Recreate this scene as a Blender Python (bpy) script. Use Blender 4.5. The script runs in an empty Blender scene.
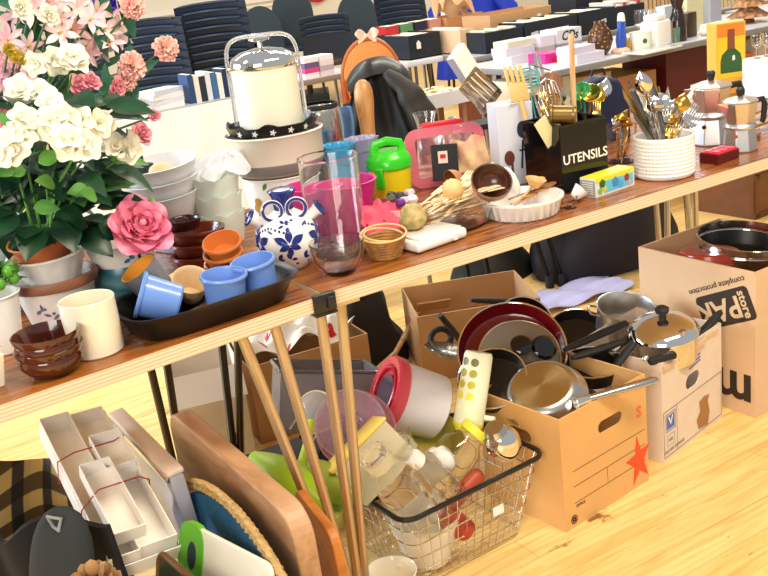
import bpy, math, random
from mathutils import Vector, Matrix, Euler, noise
S = bpy.context.scene
PI = math.pi
rad = math.radians
col = S.collection

# ------------------------------------------------------------------ camera
def camera():
    f, p, r, h = 1000.0, rad(18.5), rad(7.0), rad(30.0)
    F = Vector((math.sin(h)*math.cos(p), math.cos(h)*math.cos(p), -math.sin(p)))
    R0 = Vector((math.cos(h), -math.sin(h), 0)); U0 = R0.cross(F)
    R = R0*math.cos(r) - U0*math.sin(r); U = U0*math.cos(r) + R0*math.sin(r)
    cd = bpy.data.cameras.new('camera'); co = bpy.data.objects.new('camera', cd); col.objects.link(co)
    co.matrix_world = Matrix(((R.x, U.x, -F.x, 0), (R.y, U.y, -F.y, 0), (R.z, U.z, -F.z, 1.32), (0, 0, 0, 1)))
    cd.sensor_fit = 'HORIZONTAL'; cd.sensor_width = 36; cd.lens = f*36/768
    cd.clip_start = .05
    S.camera = co
camera()
# ------------------------------------------------------------------ world, lights, exposure
w = bpy.data.worlds.new('world'); S.world = w; w.use_nodes = True
bg = w.node_tree.nodes['Background']; bg.inputs[0].default_value = (.93, .95, 1, 1); bg.inputs[1].default_value = .44
def area(loc, rot, sx, sy, power, color):
    l = bpy.data.lights.new('area', 'AREA'); l.shape = 'RECTANGLE'; l.size = sx; l.size_y = sy; l.energy = power; l.color = color
    o = bpy.data.objects.new('area_light', l); col.objects.link(o); o.location = loc; o.rotation_euler = rot
    return o
# warm ceiling lamps in rows over the hall
area((1.6, .3, 3.3), (rad(6), 0, 0), 2.2, .5, 95, (1, .87, .66))
area((-1.5, 2.8, 3.6), (0, 0, 0), 1.6, .5, 40, (1, .92, .8))
area((3.4, 3.6, 3.6), (0, 0, 0), 2.4, .5, 80, (1, .90, .74))
area((1.0, 6.4, 3.8), (0, 0, 0), 2.4, .6, 80, (1, .95, .88))
area((6.5, 6.5, 3.8), (0, 0, 0), 2.4, .6, 140, (1, .92, .8))
# cool daylight from tall windows far left
area((-3.6, 5.6, 2.0), (rad(90), 0, rad(-125)), 3.0, 2.2, 430, (.74, .87, 1))
area((-2.2, -1.2, 2.2), (rad(66), 0, rad(-58)), 2.2, 1.6, 105, (1, .93, .82))
S.view_settings.view_transform = 'Standard'; S.view_settings.look = 'None'
S.view_settings.gamma = 1; S.view_settings.use_curve_mapping = False
S.view_settings.exposure = .16

# ------------------------------------------------------------------ materials
def lin(c):
    return c/12.92 if c <= .04045 else ((c+.055)/1.055)**2.4
def rgb(h):
    if isinstance(h, tuple): return h
    return tuple(lin(int(h[i:i+2], 16)/255) for i in (0, 2, 4)) + (1,)
MC = {}
def mat(hexc, rough=.5, metal=0, trans=0, ior=1.45, spec=.5, emit=0, alpha=1, coat=0, noise_=0, nscale=20, hex2=None, bump=0, bscale=60, sss=0, sheen=0):
    key = (hexc, rough, metal, trans, ior, spec, emit, alpha, coat, noise_, nscale, hex2, bump, bscale, sss, sheen)
    if key in MC: return MC[key]
    m = bpy.data.materials.new('m_%s_%d' % (hexc, len(MC))); m.use_nodes = True
    nt = m.node_tree; b = nt.nodes['Principled BSDF']
    I = b.inputs
    I['Base Color'].default_value = rgb(hexc); I['Roughness'].default_value = rough; I['Metallic'].default_value = metal
    I['Transmission Weight'].default_value = trans; I['IOR'].default_value = ior; I['Specular IOR Level'].default_value = spec
    I['Coat Weight'].default_value = coat; I['Alpha'].default_value = alpha
    I['Coat Roughness'].default_value = .05; I['Sheen Weight'].default_value = sheen
    if sss: I['Subsurface Weight'].default_value = sss; I['Subsurface Radius'].default_value = (.01, .01, .01)
    if emit: I['Emission Color'].default_value = rgb(hexc); I['Emission Strength'].default_value = emit
    if noise_ or bump:
        tc = nt.nodes.new('ShaderNodeTexCoord')
    if noise_:
        n = nt.nodes.new('ShaderNodeTexNoise'); n.inputs['Scale'].default_value = nscale; n.inputs['Detail'].default_value = 4
        nt.links.new(tc.outputs['Object'], n.inputs['Vector'])
        mx = nt.nodes.new('ShaderNodeMix'); mx.data_type = 'RGBA'
        mx.inputs['A'].default_value = rgb(hexc)
        c2 = rgb(hex2) if hex2 else tuple(x*(1-noise_) for x in rgb(hexc)[:3]) + (1,)
        mx.inputs['B'].default_value = c2
        mr = nt.nodes.new('ShaderNodeMapRange'); mr.inputs[1].default_value = .35; mr.inputs[2].default_value = .65
        nt.links.new(n.outputs['Fac'], mr.inputs[0]); nt.links.new(mr.outputs[0], mx.inputs['Factor'])
        nt.links.new(mx.outputs['Result'], I['Base Color'])
    if bump:
        n2 = nt.nodes.new('ShaderNodeTexNoise'); n2.inputs['Scale'].default_value = bscale
        nt.links.new(tc.outputs['Object'], n2.inputs['Vector'])
        bp = nt.nodes.new('ShaderNodeBump'); bp.inputs['Strength'].default_value = bump; bp.inputs['Distance'].default_value = .002
        nt.links.new(n2.outputs['Fac'], bp.inputs['Height']); nt.links.new(bp.outputs[0], I['Normal'])
    MC[key] = m
    return m
def ramp(nt, fac, stops):
    r = nt.nodes.new('ShaderNodeValToRGB'); e = r.color_ramp.elements
    while len(e) > 1: e.remove(e[-1])
    e[0].position = stops[0][0]; e[0].color = rgb(stops[0][1])
    for p, c in stops[1:]:
        x = e.new(p); x.color = rgb(c)
    nt.links.new(fac, r.inputs[0]); return r.outputs[0]
def tree(name, rough=.5):
    m = bpy.data.materials.new(name); m.use_nodes = True; nt = m.node_tree; b = nt.nodes['Principled BSDF']
    b.inputs['Roughness'].default_value = rough
    tc = nt.nodes.new('ShaderNodeTexCoord'); return m, nt, b, tc
def wood(name, stops, scale=(1, 12, 12), rough=.4, dist=2.0, wscale=3, coat=0, bump=0):
    m, nt, b, tc = tree(name, rough)
    mp = nt.nodes.new('ShaderNodeMapping'); mp.inputs['Scale'].default_value = scale
    nt.links.new(tc.outputs['Object'], mp.inputs[0])
    n = nt.nodes.new('ShaderNodeTexNoise'); n.inputs['Scale'].default_value = wscale; n.inputs['Detail'].default_value = 6
    n.inputs['Distortion'].default_value = dist
    nt.links.new(mp.outputs[0], n.inputs['Vector'])
    nt.links.new(ramp(nt, n.outputs['Fac'], stops), b.inputs['Base Color'])
    b.inputs['Coat Weight'].default_value = coat
    if bump:
        bp = nt.nodes.new('ShaderNodeBump'); bp.inputs['Strength'].default_value = bump; bp.inputs['Distance'].default_value = .002
        nt.links.new(n.outputs['Fac'], bp.inputs['Height']); nt.links.new(bp.outputs[0], b.inputs['Normal'])
    return m
def ply_edge():
    m, nt, b, tc = tree('ply_edge', .45)
    sp = nt.nodes.new('ShaderNodeSeparateXYZ'); nt.links.new(tc.outputs['Object'], sp.inputs[0])
    wv = nt.nodes.new('ShaderNodeMath'); wv.operation = 'MULTIPLY'; wv.inputs[1].default_value = 1/.0062
    nt.links.new(sp.outputs[2], wv.inputs[0])
    fr = nt.nodes.new('ShaderNodeMath'); fr.operation = 'FRACT'; nt.links.new(wv.outputs[0], fr.inputs[0])
    c = ramp(nt, fr.outputs[0], [(0, 'E3CFAE'), (.45, 'E9D8BC'), (.6, 'CFA985'), (.8, 'D8B896'), (1, 'E3CFAE')])
    nt.links.new(c, b.inputs['Base Color']); return m
def floor_mat():
    m, nt, b, tc = tree('floor_boards', .34)
    br = nt.nodes.new('ShaderNodeTexBrick')
    br.inputs['Scale'].default_value = 1; br.inputs['Brick Width'].default_value = 1.9; br.inputs['Row Height'].default_value = .085
    br.inputs['Mortar Size'].default_value = .0012; br.offset = .37; br.inputs['Mortar Smooth'].default_value = .3
    br.inputs['Color1'].default_value = rgb('F6D182'); br.inputs['Color2'].default_value = rgb('E9BA64'); br.inputs['Mortar'].default_value = rgb('9A6230')
    nt.links.new(tc.outputs['Object'], br.inputs['Vector'])
    mp = nt.nodes.new('ShaderNodeMapping'); mp.inputs['Scale'].default_value = (1.2, 16, 1)
    nt.links.new(tc.outputs['Object'], mp.inputs[0])
    n = nt.nodes.new('ShaderNodeTexNoise'); n.inputs['Scale'].default_value = 2.4; n.inputs['Detail'].default_value = 7; n.inputs['Distortion'].default_value = 1.5
    nt.links.new(mp.outputs[0], n.inputs['Vector'])
    g = ramp(nt, n.outputs['Fac'], [(.25, 'BE8A48'), (.45, 'E8BE74'), (.6, 'F5D694'), (.8, 'F9E2AA')])
    mx = nt.nodes.new('ShaderNodeMix'); mx.data_type = 'RGBA'; mx.inputs['Factor'].default_value = .55
    nt.links.new(br.outputs['Color'], mx.inputs['A']); nt.links.new(g, mx.inputs['B'])
    # worn scuffs with a shape of their own
    n3 = nt.nodes.new('ShaderNodeTexNoise'); n3.inputs['Scale'].default_value = 5; n3.inputs['Detail'].default_value = 8; n3.inputs['Roughness'].default_value = .7
    mp3 = nt.nodes.new('ShaderNodeMapping'); mp3.inputs['Scale'].default_value = (.8, 2.4, 1)
    nt.links.new(tc.outputs['Object'], mp3.inputs[0]); nt.links.new(mp3.outputs[0], n3.inputs['Vector'])
    k = ramp(nt, n3.outputs['Fac'], [(.615, '000000'), (.66, 'FFFFFF')])
    mx2 = nt.nodes.new('ShaderNodeMix'); mx2.data_type = 'RGBA'; nt.links.new(k, mx2.inputs['Factor'])
    nt.links.new(mx.outputs['Result'], mx2.inputs['A']); mx2.inputs['B'].default_value = rgb('8A5A2C')
    nt.links.new(mx2.outputs['Result'], b.inputs['Base Color'])
    bp = nt.nodes.new('ShaderNodeBump'); bp.inputs['Strength'].default_value = .12; bp.inputs['Distance'].default_value = .003
    nt.links.new(br.outputs['Fac'], bp.inputs['Height']); bp.invert = True
    nt.links.new(bp.outputs[0], b.inputs['Normal'])
    return m
def stripes(name, stops, axis=0, period=.01, rough=.5, metal=0):
    """colour bands repeating along one object axis (fabric, card, paper edges)"""
    m, nt, b, tc = tree(name, rough); b.inputs['Metallic'].default_value = metal
    sp = nt.nodes.new('ShaderNodeSeparateXYZ'); nt.links.new(tc.outputs['Object'], sp.inputs[0])
    wv = nt.nodes.new('ShaderNodeMath'); wv.operation = 'MULTIPLY'; wv.inputs[1].default_value = 1/period
    nt.links.new(sp.outputs[axis], wv.inputs[0])
    fr = nt.nodes.new('ShaderNodeMath'); fr.operation = 'FRACT'; nt.links.new(wv.outputs[0], fr.inputs[0])
    nt.links.new(ramp(nt, fr.outputs[0], stops), b.inputs['Base Color']); return m
def voro(name, stops, scale=40, rough=.5, metal=0, feature='F1', bump=0):
    m, nt, b, tc = tree(name, rough); b.inputs['Metallic'].default_value = metal
    v = nt.nodes.new('ShaderNodeTexVoronoi'); v.inputs['Scale'].default_value = scale; v.feature = feature
    nt.links.new(tc.outputs['Object'], v.inputs['Vector'])
    nt.links.new(ramp(nt, v.outputs['Distance'], stops), b.inputs['Base Color'])
    if bump:
        bp = nt.nodes.new('ShaderNodeBump'); bp.inputs['Strength'].default_value = bump; bp.inputs['Distance'].default_value = .004
        nt.links.new(v.outputs['Distance'], bp.inputs['Height']); nt.links.new(bp.outputs[0], b.inputs['Normal'])
    return m
TOP = wood('table_top', [(.3, '5A2D10'), (.45, '84481A'), (.6, 'A66428'), (.8, '84481A')], (1.5, 14, 10), .25, 1.5, 3)
PLY = ply_edge()
FLOOR = floor_mat()
CARD = mat('C39868', .8, noise_=.12, nscale=6); CARDW = mat('E0AE6C', .75, noise_=.08, nscale=6); CARDIN = mat('A97F52', .85)
CARDP = mat('DDBB95', .75, noise_=.06, nscale=6)
WHITE = mat('F2EFE8', .3); WCER = mat('F4F1EA', .12, coat=.4); CREAM = mat('F1E6CC', .22, coat=.3); BLACK = mat('141416', .35); BLKG = mat('0B0B0C', .08, coat=.5)
CHROME = mat('E8E6E2', .06, 1); STEEL = mat('C9C4BA', .22, 1); ALU = mat('D2D2D0', .34, 1); BRASS = mat('D9A94E', .18, 1); DARKM = mat('3A3733', .35, 1)
GLASS = mat('FFFFFF', 0, trans=1, ior=1.07, coat=1); PLAST = mat('F4F0EC', .2, alpha=.38); BLK = mat('1B1B1D', .55); GREYP = mat('8E8C88', .5)
NAVY = mat('16232E', .5); RED = mat('C41E20', .35); INK = mat('2A211B', .7)
PINEW = wood('pale_wood', [(.3, 'B98650'), (.5, 'DDB27A'), (.7, 'E8C691')], (12, 12, 1.5), .5, 1)
OLIVE = wood('brown_wood', [(.3, '6A3A1C'), (.5, '95592D'), (.7, 'B07742')], (8, 8, 1.5), .45, 1.5)

# ------------------------------------------------------------------ mesh builder
class M:
    def __init__(s): s.v = []; s.f = []; s.m = []; s.T = Matrix(); s.k = 0; s.sm = []
    def at(s, loc=(0, 0, 0), rot=(0, 0, 0), sc=1):
        scm = Matrix.Diagonal((sc, sc, sc, 1)) if not isinstance(sc, tuple) else Matrix.Diagonal((*sc, 1))
        s.T = Matrix.Translation(loc) @ Euler(rot).to_matrix().to_4x4() @ scm; return s
    def add(s, vs, fs):
        b = len(s.v); s.v += [tuple(s.T @ Vector(p)) for p in vs]
        s.f += [tuple(b+i for i in f) for f in fs]; s.m += [s.k]*len(fs); return s
    def box(s, c, d, r=None):
        x, y, z = d[0]/2, d[1]/2, d[2]/2
        vs = [Vector((i*x, j*y, k*z)) for i in (-1, 1) for j in (-1, 1) for k in (-1, 1)]
        if r: R = Euler(r).to_matrix(); vs = [R @ v for v in vs]
        vs = [v + Vector(c) for v in vs]
        return s.add(vs, [(0, 1, 3, 2), (4, 6, 7, 5), (0, 4, 5, 1), (2, 3, 7, 6), (0, 2, 6, 4), (1, 5, 7, 3)])
    def rbox(s, c, d, b=.003, seg=2, r=None):
        """box with rounded vertical and horizontal edges: superellipse-free, made of stacked rounded rectangles"""
        x, y, z = d[0]/2, d[1]/2, d[2]/2; b = min(b, x*.98, y*.98, z*.98); rings = []
        lv = [(-z, b)] + [(-z + b - b*math.cos(a*PI/2/seg), b - b*math.sin(a*PI/2/seg)) for a in range(1, seg+1)]
        lv += [(-q[0], q[1]) for q in reversed(lv)]
        for (zz, ins) in lv:
            ring = []
            for (sx, sy, a0) in ((1, 1, 0), (-1, 1, 1), (-1, -1, 2), (1, -1, 3)):
                for a in range(seg+1):
                    t = (a0 + a/seg)*PI/2; rr = max(b-ins, 0)
                    ring.append((sx*(x-b) + rr*math.cos(t), sy*(y-b) + rr*math.sin(t), zz))
            rings.append(ring)
        n = len(rings[0]); vs = [Vector(p) for q in rings for p in q]
        if r: R = Euler(r).to_matrix(); vs = [R @ v for v in vs]
        vs = [v + Vector(c) for v in vs]
        fs = [(i*n+j, i*n+(j+1) % n, (i+1)*n+(j+1) % n, (i+1)*n+j) for i in range(len(rings)-1) for j in range(n)]
        fs += [tuple(range(n-1, -1, -1)), tuple((len(rings)-1)*n+j for j in range(n))]
        return s.add(vs, fs)
    def lathe(s, prof, n=32, wob=None, a0=0, a1=2*PI, ex=1, ey=1):
        full = abs(a1-a0-2*PI) < 1e-6; c = n if full else n+1; vs = []; fs = []; idx = []
        for i, (r, z) in enumerate(prof):
            if r < 1e-6: idx.append([len(vs)]*c); vs.append((0, 0, z)); continue
            row = []
            for j in range(c):
                a = a0 + (a1-a0)*j/n; rr = r*(wob(a, i, z) if wob else 1)
                row.append(len(vs)); vs.append((rr*ex*math.cos(a), rr*ey*math.sin(a), z))
            idx.append(row)
        for i in range(len(prof)-1):
            for j in range(n):
                j2 = (j+1) % c if full else j+1
                q = [idx[i][j], idx[i][j2], idx[i+1][j2], idx[i+1][j]]
                u = []
                for t in q:
                    if t not in u: u.append(t)
                if len(u) > 2: fs.append(tuple(u))
        return s.add(vs, fs)
    def tube(s, pts, r, n=8, closed=False, flat=1):
        pts = [Vector(p) for p in pts]; L = len(pts); rs = r if isinstance(r, (list, tuple)) else [r]*L
        vs = []; up = None
        for i, p in enumerate(pts):
            if closed: t = pts[(i+1) % L] - pts[i-1]
            else: t = pts[min(i+1, L-1)] - pts[max(i-1, 0)]
            if t.length < 1e-9: t = Vector((0, 0, 1))
            t.normalize()
            if up is None:
                up = Vector((0, 0, 1)) if abs(t.z) < .9 else Vector((1, 0, 0))
            u = (up - t*up.dot(t))
            if u.length < 1e-6: u = t.orthogonal()
            u.normalize(); up = u; w2 = t.cross(u)
            for j in range(n):
                a = 2*PI*j/n; vs.append(p + u*(rs[i]*math.cos(a)*flat) + w2*(rs[i]*math.sin(a)))
        fs = [(i*n+j, i*n+(j+1) % n, ((i+1) % L)*n+(j+1) % n, ((i+1) % L)*n+j) for i in range(L if closed else L-1) for j in range(n)]
        if not closed: fs += [tuple(range(n-1, -1, -1)), tuple((L-1)*n+j for j in range(n))]
        return s.add(vs, fs)
    def prism(s, pts, z0, z1):
        n = len(pts); vs = [(p[0], p[1], z0) for p in pts] + [(p[0], p[1], z1) for p in pts]
        return s.add(vs, [tuple(range(n-1, -1, -1)), tuple(range(n, 2*n))] + [(i, (i+1) % n, n+(i+1) % n, n+i) for i in range(n)])
    def ball(s, c, r, n=10, wob=None):
        r = r if isinstance(r, tuple) else (r, r, r); vs = [(c[0], c[1], c[2]-r[2])]; rows = []
        m_ = max(n//2, 3)
        for i in range(1, m_):
            t = PI*i/m_; row = []
            for j in range(n):
                a = 2*PI*j/n; k = wob(t, a) if wob else 1
                row.append(len(vs)); vs.append((c[0]+r[0]*k*math.sin(t)*math.cos(a), c[1]+r[1]*k*math.sin(t)*math.sin(a), c[2]-r[2]*k*math.cos(t)))
            rows.append(row)
        vs.append((c[0], c[1], c[2]+r[2])); e = len(vs)-1; fs = []
        for j in range(n):
            fs.append((0, rows[0][(j+1) % n], rows[0][j])); fs.append((e, rows[-1][j], rows[-1][(j+1) % n]))
            for i in range(len(rows)-1): fs.append((rows[i][j], rows[i][(j+1) % n], rows[i+1][(j+1) % n], rows[i+1][j]))
        return s.add(vs, fs)
    def ring(s, R, r, c=(0, 0, 0), rot=(0, 0, 0), n=28, m_=8, ex=1, ey=1):
        Rm = Euler(rot).to_matrix()
        return s.tube([Rm @ Vector((R*ex*math.cos(2*PI*i/n), R*ey*math.sin(2*PI*i/n), 0)) + Vector(c) for i in range(n)], r, m_, True)
    def grid(s, fn, nu, nv, th=0):
        """fn(u,v) -> point; th gives the sheet a thickness along its normals"""
        P = [[Vector(fn(i/nu, j/nv)) for j in range(nv+1)] for i in range(nu+1)]
        vs = [p for row in P for p in row]; W = nv+1
        fs = [(i*W+j, (i+1)*W+j, (i+1)*W+j+1, i*W+j+1) for i in range(nu) for j in range(nv)]
        if th:
            N = []
            for i in range(nu+1):
                for j in range(nv+1):
                    a = P[min(i+1, nu)][j]-P[max(i-1, 0)][j]; b = P[i][min(j+1, nv)]-P[i][max(j-1, 0)]
                    c = a.cross(b); N.append(c.normalized() if c.length > 1e-12 else Vector((0, 0, 1)))
            o = len(vs); vs += [p + q*th for p, q in zip(vs, N)]
            fs += [tuple(o+k for k in reversed(f)) for f in fs]
            bd = [i*W for i in range(nu+1)] + [nu*W+j for j in range(1, nv+1)] + [i*W+nv for i in range(nu-1, -1, -1)] + [j for j in range(nv-1, 0, -1)]
            fs += [(bd[k], bd[(k+1) % len(bd)], bd[(k+1) % len(bd)]+o, bd[k]+o) for k in range(len(bd))]
        return s.add(vs, fs)
    def build(s, name, mats, parent=None, loc=None, rot=None, smooth=35, bevel=0, sub=0):
        me = bpy.data.meshes.new(name); me.from_pydata(s.v, [], s.f)
        for m in (mats if isinstance(mats, (list, tuple)) else [mats]): me.materials.append(m)
        me.polygons.foreach_set('material_index', s.m)
        if smooth:
            me.polygons.foreach_set('use_smooth', [True]*len(me.polygons)); me.set_sharp_from_angle(angle=rad(smooth))
        me.validate(); me.update()
        o = bpy.data.objects.new(name, me); col.objects.link(o)
        if parent: o.parent = parent
        if loc is not None: o.location = loc
        if rot is not None: o.rotation_euler = rot
        if bevel:
            b = o.modifiers.new('b', 'BEVEL'); b.width = bevel; b.segments = 2; b.limit_method = 'ANGLE'; b.harden_normals = False
        if sub:
            b = o.modifiers.new('s', 'SUBSURF'); b.levels = sub; b.render_levels = sub
        return o
def tag(o, label, cat, group=None, kind=None):
    if label: o['label'] = label
    if cat: o['category'] = cat
    if group: o['group'] = group
    if kind: o['kind'] = kind
    return o
def thing(name, label, cat, loc=(0, 0, 0), rot=(0, 0, 0), group=None):
    o = bpy.data.objects.new(name, None); col.objects.link(o); o.location = loc
    o.rotation_euler = rot if isinstance(rot, tuple) else (0, 0, rot); o.empty_display_size = .05
    return tag(o, label, cat, group)
def one(name, mb, mats, label, cat, loc=(0, 0, 0), rot=0, group=None, **k):
    o = mb.build(name, mats, None, loc, rot if isinstance(rot, tuple) else (0, 0, rot), **k)
    return tag(o, label, cat, group)
def struct(name, mb, m, **k):
    o = mb.build(name, m, **k); o['kind'] = 'structure'; return o
def kids(o): return [c for c in col.objects if c.parent == o]
def dup(root, loc, rot=None, label=None, group=None, kidlist=None):
    def cp(o, par):
        c = o.copy(); col.objects.link(c)
        if par: c.parent = par
        for ch in CH.get(o.name, []): cp(ch, c)
        return c
    CH = {}
    for c in col.objects:
        if c.parent: CH.setdefault(c.parent.name, []).append(c)
    r = cp(root, None); r.location = loc
    if rot is not None: r.rotation_euler = rot if isinstance(rot, tuple) else (0, 0, rot)
    if label: r['label'] = label
    if group: r['group'] = group
    return r
def cup(rb, rt, h, t=.003, foot=0, lip=0, belly=0, n=6, rim=0):
    """profile of a hollow vessel, outside then inside"""
    o = [(0, 0), (rb*.94, 0), (rb, t*.5)]
    for i in range(1, n+1):
        q = i/n; o.append((rb+(rt-rb)*q + belly*math.sin(PI*q), h*q if i < n else h-rim))
    if rim: o += [(rt+rim*.9, h-rim*.8), (rt+rim, h-rim*.3), (rt+rim*.5, h)]
    o += [(rt-t*.4, h), (rt-t, h-t*.5)]
    for i in range(n-1, 0, -1):
        q = i/n; o.append((rb+(rt-rb)*q + belly*math.sin(PI*q)-t, max(h*q, t)))
    o += [(rb-t, t), (0, t)]
    return o
def shell(d, h, t, open_=True):
    """open-topped box walls as five slabs; outer size d x h"""
    m = M(); x, y = d
    m.box((0, 0, t/2), (x, y, t)); m.box((0, -y/2+t/2, h/2), (x, t, h)); m.box((0, y/2-t/2, h/2), (x, t, h))
    m.box((-x/2+t/2, 0, h/2), (t, y-2*t, h)); m.box((x/2-t/2, 0, h/2), (t, y-2*t, h)); return m
def text(s, size, m, parent, loc, rot, name='lettering', ext=.0004, bold=0, flip=False, shear=0, align='CENTER'):
    cu = bpy.data.curves.new(name, 'FONT'); cu.body = s; cu.size = size; cu.extrude = ext; cu.offset = bold; cu.align_x = align; cu.align_y = 'CENTER'
    cu.shear = shear; cu.resolution_u = 3
    tmp = bpy.data.objects.new('tmp_text', cu); col.objects.link(tmp)
    dg = bpy.context.evaluated_depsgraph_get(); me = bpy.data.meshes.new_from_object(tmp.evaluated_get(dg))
    bpy.data.objects.remove(tmp); me.materials.clear(); me.materials.append(m)
    o = bpy.data.objects.new(name, me); col.objects.link(o); o.parent = parent; o.location = loc; o.rotation_euler = rot
    return o
def G(x, y, z=.74):
    """point of the horizontal plane at height z seen at photograph position x, y"""
    mw = S.camera.matrix_world; d = mw.to_3x3() @ Vector((x-384, 288-y, -1000)); k = (z-1.32)/d.z
    return Vector((0, 0, 1.32)) + d*k
def VY(x, y, Y):
    mw = S.camera.matrix_world; d = mw.to_3x3() @ Vector((x-384, 288-y, -1000)); return Vector((0, 0, 1.32)) + d*(Y/d.y)
def aim(d, spin=0):
    z = Vector(d).normalized(); y = Vector((.5, .82, -.28)); y = y - z*y.dot(z)
    if y.length < 1e-3: y = z.orthogonal()
    y.normalize(); x = y.cross(z); m_ = Matrix(((x.x, y.x, z.x), (x.y, y.y, z.y), (x.z, y.z, z.z)))
    return tuple((m_ @ Matrix.Rotation(spin, 3, 'Z')).to_euler())
VR = Vector((.866, -.5, 0)); VA = Vector((.5, .866, 0)); VZ = Vector((0, 0, 1))
def dirv(r, a, z): return VR*r + VA*a + VZ*z
rnd = random.Random(7)
TZ = .74
# ================================================================== THE HALL
m = M(); m.box((3, 4.5, -.05), (18, 17, .1)); struct('floor', m, FLOOR, smooth=0)
WALLM = mat('E9E2D0', .8)
m = M(); m.box((5, 11.1, 2), (16, .1, 4)); struct('wall_back', m, WALLM, smooth=0)
m = M(); m.box((5, 11.03, .95), (16, .04, .05)); m.box((5, 11.035, .88), (16, .03, .02)); struct('trim_1', m, mat('F2ECDC', .5), smooth=0)
m = M(); m.box((5, 11.03, .09), (16, .04, .18)); struct('baseboard_back', m, mat('EFE8D8', .5), smooth=0)
m = M(); m.box((12.05, 4.5, 2), (.1, 17, 4)); struct('wall_right', m, mat('EADBC4', .8), smooth=0)

# ================================================================== TABLES
def fold_table(name, x0, x1, y0, y1, label, hairs, loc=None, rot=0, ztop=.74, th=.03, top=TOP, edge=PLY, legm=None, rr=.0105):
    t = thing(name, label, 'table', loc or ((x0+x1)/2, (y0+y1)/2, 0), rot)
    cx, cy = (x0+x1)/2, (y0+y1)/2
    m = M(); m.box((0, 0, ztop-th/2-.001), (x1-x0, y1-y0, th-.002)); m.build('table_edge', edge, t, smooth=0)
    m = M(); m.box((0, 0, ztop-.001), (x1-x0-.002, y1-y0-.002, .002)); m.build('table_top', top, t, smooth=0)
    for (ax, bx, fx, y, fy, mt) in hairs:
        zt = ztop-th
        L = M(); L.box(((ax+bx)/2-cx, y-cy, zt-.003), (abs(bx-ax)+.05, .06, .006))
        L.tube([(ax-cx, y-cy, zt-.004), (ax*.02+fx*.98-.006-cx, fy-cy, .03), (fx-cx, fy-cy, .012), (bx*.02+fx*.98+.006-cx, fy-cy, .03), (bx-cx, y-cy, zt-.004)], rr, 10)
        lg = L.build('leg', mt, t)
        f = M(); f.at((fx-cx, fy-cy, 0)); f.lathe([(0, 0), (.016, 0), (.017, .02), (.012, .035), (0, .035)], 14); f.build('rubber_foot', BLK, lg)
    return t
LEGT = mat('C9AE86', .28, .5); LEGD = mat('4C4334', .3, .8)
left_table = fold_table('folding_table', -1.07, .768, 1.57, 2.33, 'brown topped folding table with plywood edge, the nearer one carrying flowers and pots',
    [(.615, .684, .765, 1.61, 1.61, LEGT), (.675, .738, .70, 2.28, 2.28, LEGD), (-.95, -.89, -1.0, 1.61, 1.61, LEGT)], loc=(-.1778, 1.8705, 0), rot=rad(4.5))
right_table = fold_table('folding_table', .776, 2.95, 1.57, 2.33, 'brown topped folding table with plywood edge, the one carrying the utensils tin',
    [(.780, .826, .782, 1.60, 1.60, LEGT), (.842, .908, .80, 2.28, 2.28, LEGD), (2.36, 2.44, 2.41, 2.28, 2.28, STEEL), (2.50, 2.56, 2.56, 2.28, 2.28, STEEL)])
# black plastic clamp that joins the two table corners
m = M(); m.rbox((0, 0, 0), (.046, .014, .036), .003); m.rbox((0, .008, -.021), (.046, .03, .006), .002)
m.rbox((.010, -.009, 0), (.016, .006, .022), .002)
one('corner_clamp', m, mat('26231E', .35), 'small black plastic clamp joining the corners of the two tables', 'clamp', (.772, 1.562, .7245))

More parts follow.
